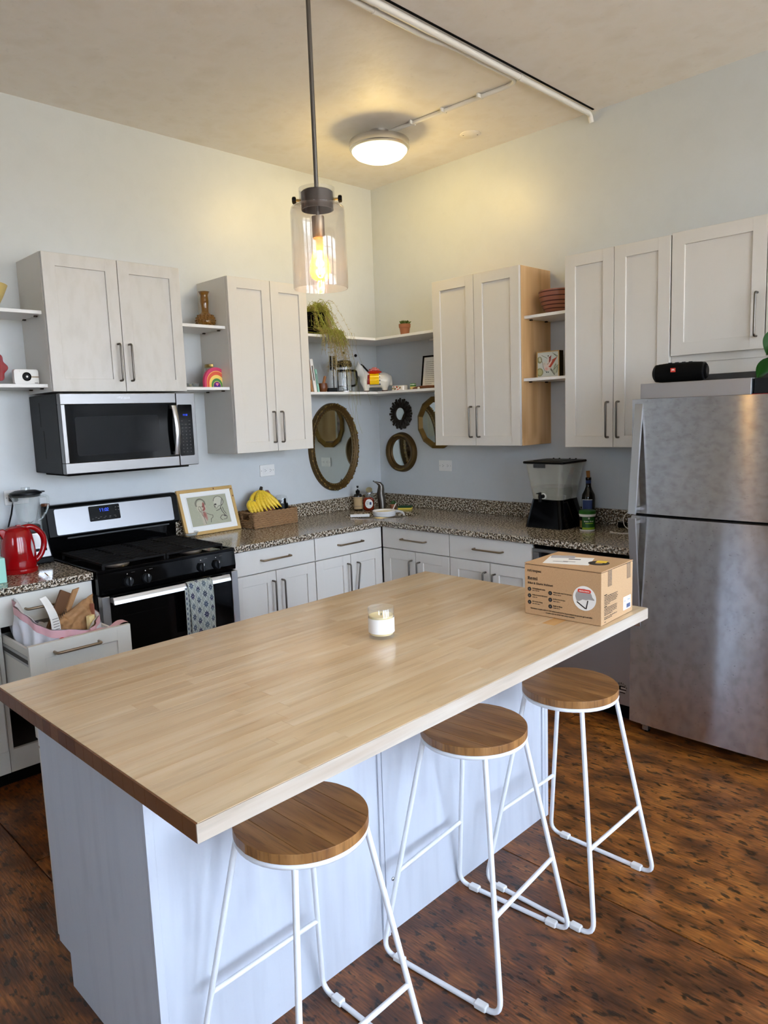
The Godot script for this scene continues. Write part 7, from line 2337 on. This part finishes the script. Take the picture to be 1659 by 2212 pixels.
func fridge_top_things() -> void:
	var y := 1.6295
	var b := thing("steel_case", "long silver box lying on top of the fridge", "box", Vector3(-0.53, y, 2.640))
	part(MB.new().span(Vector3(-0.110, 0.0, -0.243), Vector3(0.110, 0.070, 0.243), 0.002), "case", M["steel_soft"], b)
	part(MB.new().span(Vector3(-0.105, 0.004, 0.2432), Vector3(0.105, 0.066, 0.2445), 0.0004), "end_cap", M["charcoal"], b)
	var d := thing("dark_case", "dark grey box behind the silver box on the fridge", "box", Vector3(-0.22, y - 0.0165, 2.80))
	part(MB.new().span(Vector3(-0.14, 0.0, -0.26), Vector3(0.16, 0.122, 0.26), 0.003), "case", M["charcoal"], d)
	var g := thing("tinted_case", "dark tinted plastic box beside the silver box on the fridge", "box", Vector3(-0.54, y, 2.945))
	part(MB.new().span(Vector3(-0.09, 0.003, -0.055), Vector3(0.09, 0.068, 0.055), 0.003), "case", M["dark_plastic"], g)
	part(MB.new().span(Vector3(-0.10, 0.0, -0.060), Vector3(0.10, 0.003, 0.085)), "red_mat", M["red_dark"], g)
	# speaker: a soft-ended drum with a badge
	var s := thing("bluetooth_speaker", "black cylindrical portable speaker with a red badge", "speaker", Vector3(-0.560, y + 0.0703, 2.548), 0.10)
	var r := 0.0445
	part(MB.new().tube([Vector3(0, r, -0.116), Vector3(0, r, -0.108), Vector3(0, r, -0.094), Vector3(0, r, -0.06), Vector3(0, r, 0.0), Vector3(0, r, 0.06), Vector3(0, r, 0.094), Vector3(0, r, 0.108), Vector3(0, r, 0.116)], [0.030, 0.037, 0.0415, 0.044, 0.0445, 0.044, 0.0415, 0.037, 0.030], 32), "drum", M["black_matt"], s)
	for e in [-1.0, 1.0]:
		part(MB.new().tube([Vector3(0, r, e * 0.113), Vector3(0, r, e * 0.119)], [0.027, 0.024], 28), "end_woofer", M["black_satin"], s)
		part(MB.new().tube([Vector3(0, r, e * 0.104), Vector3(0, r, e * 0.110)], [0.0405, 0.0385], 32), "end_ring", M["dark_plastic"], s)
	part(MB.new().span(Vector3(-0.020, 0.0, -0.07), Vector3(0.020, 0.004, 0.07), 0.001), "foot_strip", M["black_satin"], s)
	var bx := Transform3D(Basis(Vector3.UP, -PI / 2), Vector3(-0.0446, r + 0.010, -0.018))
	var bd := place(MB.new().span(Vector3(-0.011, -0.009, 0), Vector3(0.011, 0.009, 0.0012), 0.0004).mesh(), "badge", M["badge_red"], s, bx)
	lettering("JBL", Vector3(-0.008, -0.004, 0.0012), Vector3.RIGHT, Vector3.BACK, 0.016, M["paper_white"], bd, "badge_letters", true)
	for k in 4:
		part(MB.new().box(Vector3(0.0, 2 * r + 0.0005, -0.045 + k * 0.03), Vector3(0.010, 0.003, 0.016), 0.001), "button", M["dark_plastic"], s)
	# hanging plant cut by the right edge: two leaves show
	var p := thing("pothos_plant", "green pothos leaves hanging in at the right picture edge", "plant", Vector3(-0.50, y, 3.075))
	part(MB.new().lathe([Vector2(0.0, 0.0), Vector2(0.045, 0.0), Vector2(0.060, 0.10), Vector2(0.064, 0.115), Vector2(0.0, 0.110)], 24), "pot", M["white_glaze"], p)
	var leaf := func(at: Vector3, down: Vector3, side: Vector3, l: float, w: float) -> MB:
		var mb := MB.new()
		var nn := down.cross(side).normalized()
		mb.grid(func(u: float, v: float) -> Vector3:
			var half := w * pow(sin(PI * pow(v, 0.62)), 0.85)
			return at + down * l * v + side * half * (u - 0.5) * 2.0 + nn * (0.012 * absf(u - 0.5) * 2.0 - 0.02 * v * v), 6, 12)
		return mb
	var lf := [[Vector3(-0.01, 0.275, -0.150), Vector3(0.05, -0.95, -0.20), 0.115, 0.045], [Vector3(-0.02, 0.160, -0.165), Vector3(0.0, -0.93, -0.36), 0.105, 0.042], [Vector3(0.0, 0.24, 0.03), Vector3(-0.3, -0.9, 0.2), 0.11, 0.042], [Vector3(-0.04, 0.18, -0.02), Vector3(-0.6, -0.7, 0.0), 0.11, 0.042]]
	for q in lf:
		part(leaf.call(q[0], q[1].normalized(), Vector3(0.72, 0.05, 0.69), q[2], q[3]), "leaf", M["leaf_dark"], p)
		part(MB.new().tube([Vector3(0, 0.105, 0), Vector3(q[0].x * 0.5, q[0].y + 0.03, q[0].z * 0.5), q[0]], 0.0022, 5), "stalk", M["leaf"], p)

func island_things() -> void:
	var y := IT + 0.0005
	var c := thing("jar_candle", "glass jar candle with a blank white label on the island", "candle", Vector3(-2.379, y, 2.402))
	part(MB.new().lathe([Vector2(0.0, 0.0), Vector2(0.0385, 0.0), Vector2(0.0405, 0.003), Vector2(0.0405, 0.094), Vector2(0.0395, 0.0955), Vector2(0.0380, 0.094), Vector2(0.0380, 0.013), Vector2(0.036, 0.010), Vector2(0.0, 0.010)], 44, Vector3.ZERO, false), "jar", M["clear_glass"], c)
	part(MB.new().lathe([Vector2(0.0, 0.0105), Vector2(0.0355, 0.0105), Vector2(0.0372, 0.014), Vector2(0.0372, 0.070), Vector2(0.030, 0.0685), Vector2(0.0, 0.068)], 40), "wax", M["wax"], c)
	part(MB.new().cyl(Vector3(0, 0.068, 0), Vector3(0.001, 0.076, 0), 0.0012, -1, 6), "wick", M["ink"], c)
	var lb := MB.new()
	lb.grid(func(u: float, v: float) -> Vector3:
		var a := lerpf(0.15, 4.4, u)
		return Vector3(cos(a) * 0.0408, lerpf(0.018, 0.064, v), sin(a) * 0.0408), 30, 1)
	part(lb, "label", M["paper_white"], c)
	# shipping carton; local -x is the printed face, local +z the side towards the stools
	var o := thing("cardboard_carton", "printed brown cardboard carton on the far end of the island", "carton", Vector3(-1.880, y, 2.735), 0.05)
	var w := 0.276      # along z
	var d := 0.232      # along x
	var h := 0.174
	part(MB.new().span(Vector3(0.0, 0, -w / 2), Vector3(d, h - 0.004, w / 2), 0.002), "carton", M["cardboard"], o)
	part(MB.new().span(Vector3(0.003, h - 0.004, -w / 2 + 0.003), Vector3(d - 0.003, h - 0.002, w / 2 - 0.003)), "inner_flap", M["cardboard_dark"], o)
	part(MB.new().span(Vector3(0.0005, h - 0.002, -w / 2 - 0.0005), Vector3(d + 0.0005, h + 0.001, w / 2 + 0.0005), 0.0008), "lid", M["cardboard"], o)
	# top: shipping label, round black sticker, yellow tag, tape
	var yt := h + 0.0012
	var rot := func(p: Vector3, s: Vector3, a: float, m: String, called: String) -> Node3D:
		var mb := MB.new()
		mb.xf = turned(p, a)
		mb.box(Vector3.ZERO, s)
		return part(mb, called, M[m], o)
	rot.call(Vector3(0.105, yt, -0.030), Vector3(0.120, 0.0006, 0.150), 0.30, "paper_white", "shipping_label")
	rot.call(Vector3(0.150, yt + 0.0006, -0.075), Vector3(0.045, 0.0006, 0.080), 0.40, "film", "label_flap")
	rot.call(Vector3(0.132, yt + 0.0005, -0.022), Vector3(0.010, 0.0004, 0.040), 0.30, "ink", "label_print")
	rot.call(Vector3(0.075, yt + 0.0005, -0.045), Vector3(0.004, 0.0004, 0.050), 0.30, "ink_grey", "label_print")
	rot.call(Vector3(0.090, yt + 0.0005, -0.020), Vector3(0.004, 0.0004, 0.040), 0.30, "ink_grey", "label_print")
	part(MB.new().lathe([Vector2(0.0125, yt), Vector2(0.034, yt), Vector2(0.034, yt + 0.0006), Vector2(0.0125, yt + 0.0006)], 36, Vector3(0.118, 0, 0.072), false), "round_print", M["ink"], o)
	rot.call(Vector3(0.140, yt + 0.0008, 0.072), Vector3(0.030, 0.0006, 0.034), 0.2, "sticker_yellow", "yellow_tag")
	# printed face (towards -x): right runs along +z, out is -x
	var R := Vector3.BACK
	var O := Vector3.LEFT
	var at := func(px: float, py: float) -> Vector3: return Vector3(-0.0006, py, -w / 2 + px)
	lettering("retrospec", at.call(0.012, 0.144), R, O, 0.052, M["ink"], o, "lettering", true)
	lettering("Remi", at.call(0.013, 0.119), R, O, 0.036, M["ink"], o, "lettering", true)
	lettering("Bike & Skate Helmet", at.call(0.013, 0.105), R, O, 0.094, M["ink"], o, "lettering", true)
	var words := ["10 Ventilated vents", "Fully-Formed ABS Shell", "EPS Foam Lining", "Adjustable Dial Fit System", "Reflective Straps", "Built to Wear"]
	for k in 6:
		var px: float = 0.012 if k < 3 else 0.090
		var py: float = (0.087 if k < 3 else 0.083) - (k % 3) * 0.0225
		var ic := MB.new()
		ic.xf = Transform3D(Basis(R, Vector3.UP, O), at.call(px + 0.007, py))
		ic.prism(ellipse(Vector2.ZERO, Vector2(0.0068, 0.0068), 20), 0.0, 0.0004, "z")
		part(ic, "icon", M["ink"], o)
		var ic2 := MB.new()
		ic2.xf = ic.xf
		ic2.prism(ellipse(Vector2.ZERO, Vector2(0.003, 0.003), 10), 0.0, 0.0007, "z")
		part(ic2, "icon_detail", M["ink_grey"], o)
		lettering(words[k], at.call(px + 0.018, py + 0.001), R, O, 0.0026 * words[k].length() * 0.98, M["ink"], o, "lettering", true, 0.0052)
		print_lines(o, at.call(px + 0.018, py - 0.0045), R, O, 0.046, 0.004, 1, 0.0030, "ink", 30 + k, "small_print")
	lettering("This helmet complies with U.S CPSC safety standards for bicycle helmets for persons age 5 and older.", at.call(0.022, 0.0185), R, O, 0.225, M["ink"], o, "lettering", true, 0.0058)
	lettering("Complies with the ASTM F1492 safety standards.", at.call(0.080, 0.0105), R, O, 0.106, M["ink"], o, "lettering", true, 0.0055)
	# round picture of the helmet
	var disc := MB.new()
	var dx := Transform3D(Basis(R, Vector3.UP, O), at.call(0.219, 0.083))
	disc.xf = dx
	disc.prism(ellipse(Vector2.ZERO, Vector2(0.040, 0.040), 40), 0.0, 0.0005, "z")
	part(disc, "round_picture", M["paper_white"], o)
	var hel := MB.new()
	hel.xf = dx
	var hp := []
	for k in 17:
		var a := lerpf(PI, 0.12, k / 16.0)
		hp.append(Vector2(cos(a) * 0.029 - 0.002, sin(a) * 0.027 + 0.004))
	hp.append_array([Vector2(0.034, 0.000), Vector2(0.034, -0.003), Vector2(0.016, -0.002), Vector2(0.006, -0.005), Vector2(-0.006, -0.004), Vector2(-0.016, -0.010), Vector2(-0.026, -0.012), Vector2(-0.029, -0.004)])
	hel.prism(hp, 0.0005, 0.0010, "z")
	part(hel, "helmet_print", M["nickel_grey"] if M.has("nickel_grey") else mk("nickel_grey", Color(0.62, 0.61, 0.60), 0.7), o)
	for l in [[Vector2(-0.026, -0.014), Vector2(0.004, -0.033)], [Vector2(0.012, -0.006), Vector2(0.006, -0.034)]]:
		var sm := MB.new()
		sm.xf = dx
		var n: Vector2 = (l[1] - l[0]).normalized().orthogonal() * 0.0018
		sm.prism([l[0] + n, l[1] + n, l[1] - n, l[0] - n], 0.0005, 0.0011, "z")
		part(sm, "strap_print", M["ink"], o)
	var tg := MB.new()
	tg.xf = dx
	tg.prism(rrect(Vector2(0.0, 0.024), Vector2(0.046, 0.0115), 0.0055, 4), 0.0010, 0.0015, "z")
	var tgn := part(tg, "red_tag", M["tag_red"], o)
	lettering("Matte Stone", dx * Vector3(-0.017, 0.0215, 0.0016), R, O, 0.034, M["paper_white"], tgn, "lettering", true)
	# side face (towards +z): right runs along +x
	var zf := w / 2 + 0.0006
	lettering("WARNING", Vector3(0.020, 0.094, zf - 0.0004), Vector3.RIGHT, Vector3.BACK, 0.020, M["ink"], o, "lettering", true)
	print_lines(o, Vector3(0.020, 0.089, zf), Vector3.RIGHT, Vector3.BACK, 0.100, 0.0052, 6, 0.0034, "ink", 51, "small_print")
	lettering("WARNING", Vector3(0.020, 0.056, zf - 0.0004), Vector3.RIGHT, Vector3.BACK, 0.020, M["ink"], o, "lettering", true)
	print_lines(o, Vector3(0.020, 0.051, zf), Vector3.RIGHT, Vector3.BACK, 0.100, 0.0052, 5, 0.0034, "ink", 52, "small_print")
	print_lines(o, Vector3(0.020, 0.022, zf), Vector3.RIGHT, Vector3.BACK, 0.100, 0.0052, 2, 0.0034, "ink", 53, "small_print")
	print_lines(o, Vector3(0.020, 0.007, zf), Vector3.RIGHT, Vector3.BACK, 0.030, 0.005, 1, 0.003, "ink", 54, "small_print")
	var sl := MB.new()
	sl.span(Vector3(0.160, 0.016, w / 2), Vector3(0.216, 0.060, w / 2 + 0.0008))
	var sln := part(sl, "barcode_label", M["paper_white"], o)
	for k in 12:
		part(MB.new().span(Vector3(0.183 + k * 0.0024, 0.020, w / 2 + 0.0008), Vector3(0.1842 + k * 0.0024 + 0.0004 * (k % 3), 0.034, w / 2 + 0.0011)), "barcode_bar", M["wine_label"], sln)
	lettering("5642", Vector3(0.188, 0.044, w / 2 + 0.0008), Vector3.RIGHT, Vector3.BACK, 0.024, M["wine_label"], sln, "lettering")
	lettering("Size", Vector3(0.165, 0.044, w / 2 + 0.0008), Vector3.RIGHT, Vector3.BACK, 0.010, M["wine_label"], sln, "lettering")
	for q in [[0.045, 0.155], [0.185, 0.150]]:
		part(MB.new().span(Vector3(q[0], h - 0.055, w / 2), Vector3(q[0] + 0.028, h - 0.002, w / 2 + 0.0007)), "tape_strip", M["tape"], o)

func waste_drawer_things() -> void:
	var x0 := -2.962
	# white bag with a pink drawstring band spilling over the drawer
	var o := thing("bin_bag", "white bin bag with a pink drawstring band in the open drawer", "bag", Vector3(-2.750, 0.452, 0.690))
	var rim := func(a: float) -> Vector3:
		var wob := 0.014 * sin(a * 3.0 + 1.0) + 0.007 * sin(a * 7.0) + 0.004 * sin(a * 19.0)
		var c := Vector3(cos(a) * (0.165 + wob), 0, sin(a) * (0.205 + wob))
		c.x = clampf(c.x, -0.172, 0.172)
		c.z = clampf(c.z, -0.225, 0.262)
		# high at the back left, low over the drawer front
		c.y = 0.335 - 0.060 * sin(a) + 0.060 * clampf(-cos(a), 0, 1) - 0.030 * clampf(cos(a), 0, 1) + 0.008 * sin(a * 5.0)
		return c
	var bag := MB.new()
	bag.grid(func(u: float, v: float) -> Vector3:
		var a := u * TAU
		var top: Vector3 = rim.call(a)
		var puff := sin(v * PI * 0.9)
		var wr := 0.010 * sin(a * 9.0 + v * 6.0) * puff + 0.007 * sin(a * 17.0 - v * 9.0) * puff + 0.010 * (absf(fposmod(a * 2.9 + v * 2.7, 1.0) - 0.5) - 0.25) * puff + 0.008 * (absf(fposmod(a * 1.7 - v * 4.1, 1.0) - 0.5) - 0.25) * puff
		var r := lerpf(0.62, 1.0, pow(v, 0.5)) + 0.10 * puff
		var p := Vector3(top.x * r, lerpf(0.004, top.y - 0.03, v), top.z * lerpf(0.62, 1.0, pow(v, 0.5)))
		p += Vector3(cos(a), 0, sin(a)) * wr
		p.x = clampf(p.x, -0.178, 0.178)
		p.z = clampf(p.z, -0.27, 0.268)
		if v == 0.0:
			p = Vector3(top.x * 0.5, 0.003, top.z * 0.5)
		return p, 120, 32)
	part(bag, "bag", M["bag_white"], o)
	var band := MB.new()
	band.grid(func(u: float, v: float) -> Vector3:
		var a := u * TAU
		var top: Vector3 = rim.call(a)
		var out := Vector3(cos(a), 0, sin(a))
		return top + Vector3(0, -0.032 + 0.034 * v, 0) + out * (0.004 + 0.004 * sin(a * 11.0)), 72, 3)
	part(band, "drawstring_band", M["bag_pink"], o)
	var lip := MB.new()
	lip.grid(func(u: float, v: float) -> Vector3:
		var a := u * TAU
		var top: Vector3 = rim.call(a)
		return Vector3(top.x * lerpf(1.0, 0.78, v), top.y + 0.004 - 0.075 * v * v, top.z * lerpf(1.0, 0.80, v)) + Vector3(0, 0.004 * sin(a * 13.0) * v, 0), 60, 5)
	part(lip, "folded_lip", M["bag_white"], o)
	# an end of the drawstring lying on the drawer front
	part(MB.new().grid(func(u: float, v: float) -> Vector3:
		return Vector3(lerpf(0.08, 0.222, u), 0.262 + 0.016 * u + 0.006 * sin(u * 9.0), 0.205 + 0.055 * v + 0.010 * sin(u * 6.0)), 14, 4), "drawstring_tail", M["bag_pink"], o)
	part(MB.new().grid(func(u: float, v: float) -> Vector3:
		var a := lerpf(1.70, 1.98, u)
		var top: Vector3 = rim.call(a)
		return top + Vector3(0, -0.046 + 0.018 * v * sin(u * PI), 0) + Vector3(cos(a), 0, sin(a)) * 0.011, 8, 3), "red_print", M["orange_red"], o)
	# rubbish: kraft paper bag, brown packet, curled receipt, clear tray
	var k := thing("kraft_paper_bag", "crumpled tan paper bag sticking out of the bin bag", "paper bag", Vector3(-2.695, 0.690, 0.735), 0.25)
	var kb := MB.new()
	kb.grid(func(u: float, v: float) -> Vector3:
		var a := u * TAU
		var w := lerpf(0.105, 0.100, v) * (1.0 if true else 0.0)
		var th := lerpf(0.050, 0.004, pow(v, 0.7))
		var c := pow(absf(cos(a)), 0.5) * signf(cos(a))
		var s := pow(absf(sin(a)), 0.6) * signf(sin(a))
		var topline := lerpf(0.075, 0.150, (c + 1.0) * 0.5) + 0.006 * sin(c * 6.0)
		var p := Vector3(c * w + 0.012 * v, lerpf(-0.05, topline, v), s * th)
		p += Vector3(0, 0, 1) * (0.016 * sin(c * 5.0 + v * 7.0) * v * (1.0 - v * 0.5)) + Vector3(0, 0, 0.020 * v)
		p += Vector3(0.004, 0.003, 0.008) * (absf(fposmod(c * 2.3 + v * 3.1 + s * 0.7, 1.0) - 0.5) - 0.25) * 2.0
		p += Vector3(0.0, 0.002, 0.006) * (absf(fposmod(c * 1.1 - v * 4.3, 1.0) - 0.5) - 0.25) * 2.0
		return p, 64, 28)
	part(kb, "bag", M["kraft_paper"], k)
	for i in 6:
		var m2 := MB.new()
		m2.box(Vector3(-0.088 + i * 0.009, 0.078 + i * 0.006, 0.034 - 0.0 * i), Vector3(0.003, 0.016, 0.001))
		part(m2, "printed_mark", M["ink"], k)
	var b := thing("brown_packet", "dark brown folded packet poking up at the back of the bin bag", "packet", Vector3(-2.775, 0.725, 0.745), 0.3)
	b.rotation.z = -0.52
	part(MB.new().span(Vector3(-0.035, -0.06, -0.006), Vector3(0.035, 0.165, 0.006), 0.003), "packet", M["brown_bag"], b)
	part(MB.new().prism([Vector2(0.022, -0.05), Vector2(0.040, -0.05), Vector2(0.048, 0.20), Vector2(0.020, 0.182)], 0.004, 0.014, "z", 0.002), "paper_edge", M["kraft_paper"], b)
	var r := thing("paper_receipt", "curled white paper slip with printed lines in the bin bag", "paper", Vector3(-2.800, 0.690, 0.800), 0.35)
	part(MB.new().grid(func(u: float, v: float) -> Vector3:
		return Vector3(lerpf(-0.032, 0.032, u) * (1.0 - 0.35 * v) + 0.010 - 0.045 * v + 0.05 * v * (1.0 - v), -0.02 + 0.215 * v, 0.02 * sin(v * 3.0) + 0.006 * cos(u * 3.0)), 6, 14), "slip", M["paper_white"], r)
	for i in 6:
		var v := (0.034 + i * 0.012 + 0.02) / 0.215
		part(MB.new().box(Vector3(0.010 - 0.045 * v + 0.05 * v * (1.0 - v), 0.034 + i * 0.012, 0.02 * sin(v * 3.0) + 0.0052), Vector3(0.030, 0.0022, 0.0008)), "printed_line", M["ink_grey"], r)
	var t := thing("clear_tray", "clear plastic tray crumpled inside the bin bag", "tray", Vector3(-2.825, 0.700, 0.730), 0.3)
	part(MB.new().grid(func(u: float, v: float) -> Vector3:
		return Vector3(lerpf(-0.07, 0.07, u), 0.020 + 0.030 * absf(u - 0.5) * 2.0 + 0.014 * sin(u * 11.0 + v * 5.0), lerpf(-0.05, 0.06, v)), 12, 8), "tray", M["film"], t)
	var bx := thing("torn_carton", "small torn white carton at the right of the bin bag", "carton", Vector3(-2.618, 0.690, 0.765), 0.5)
	part(MB.new().span(Vector3(-0.020, -0.03, -0.010), Vector3(0.016, 0.062, 0.010), 0.002), "carton", M["wax"], bx)
	part(MB.new().span(Vector3(0.016, -0.03, -0.012), Vector3(0.024, 0.110, 0.006), 0.001), "dark_flap", M["stripe_clay"], bx)
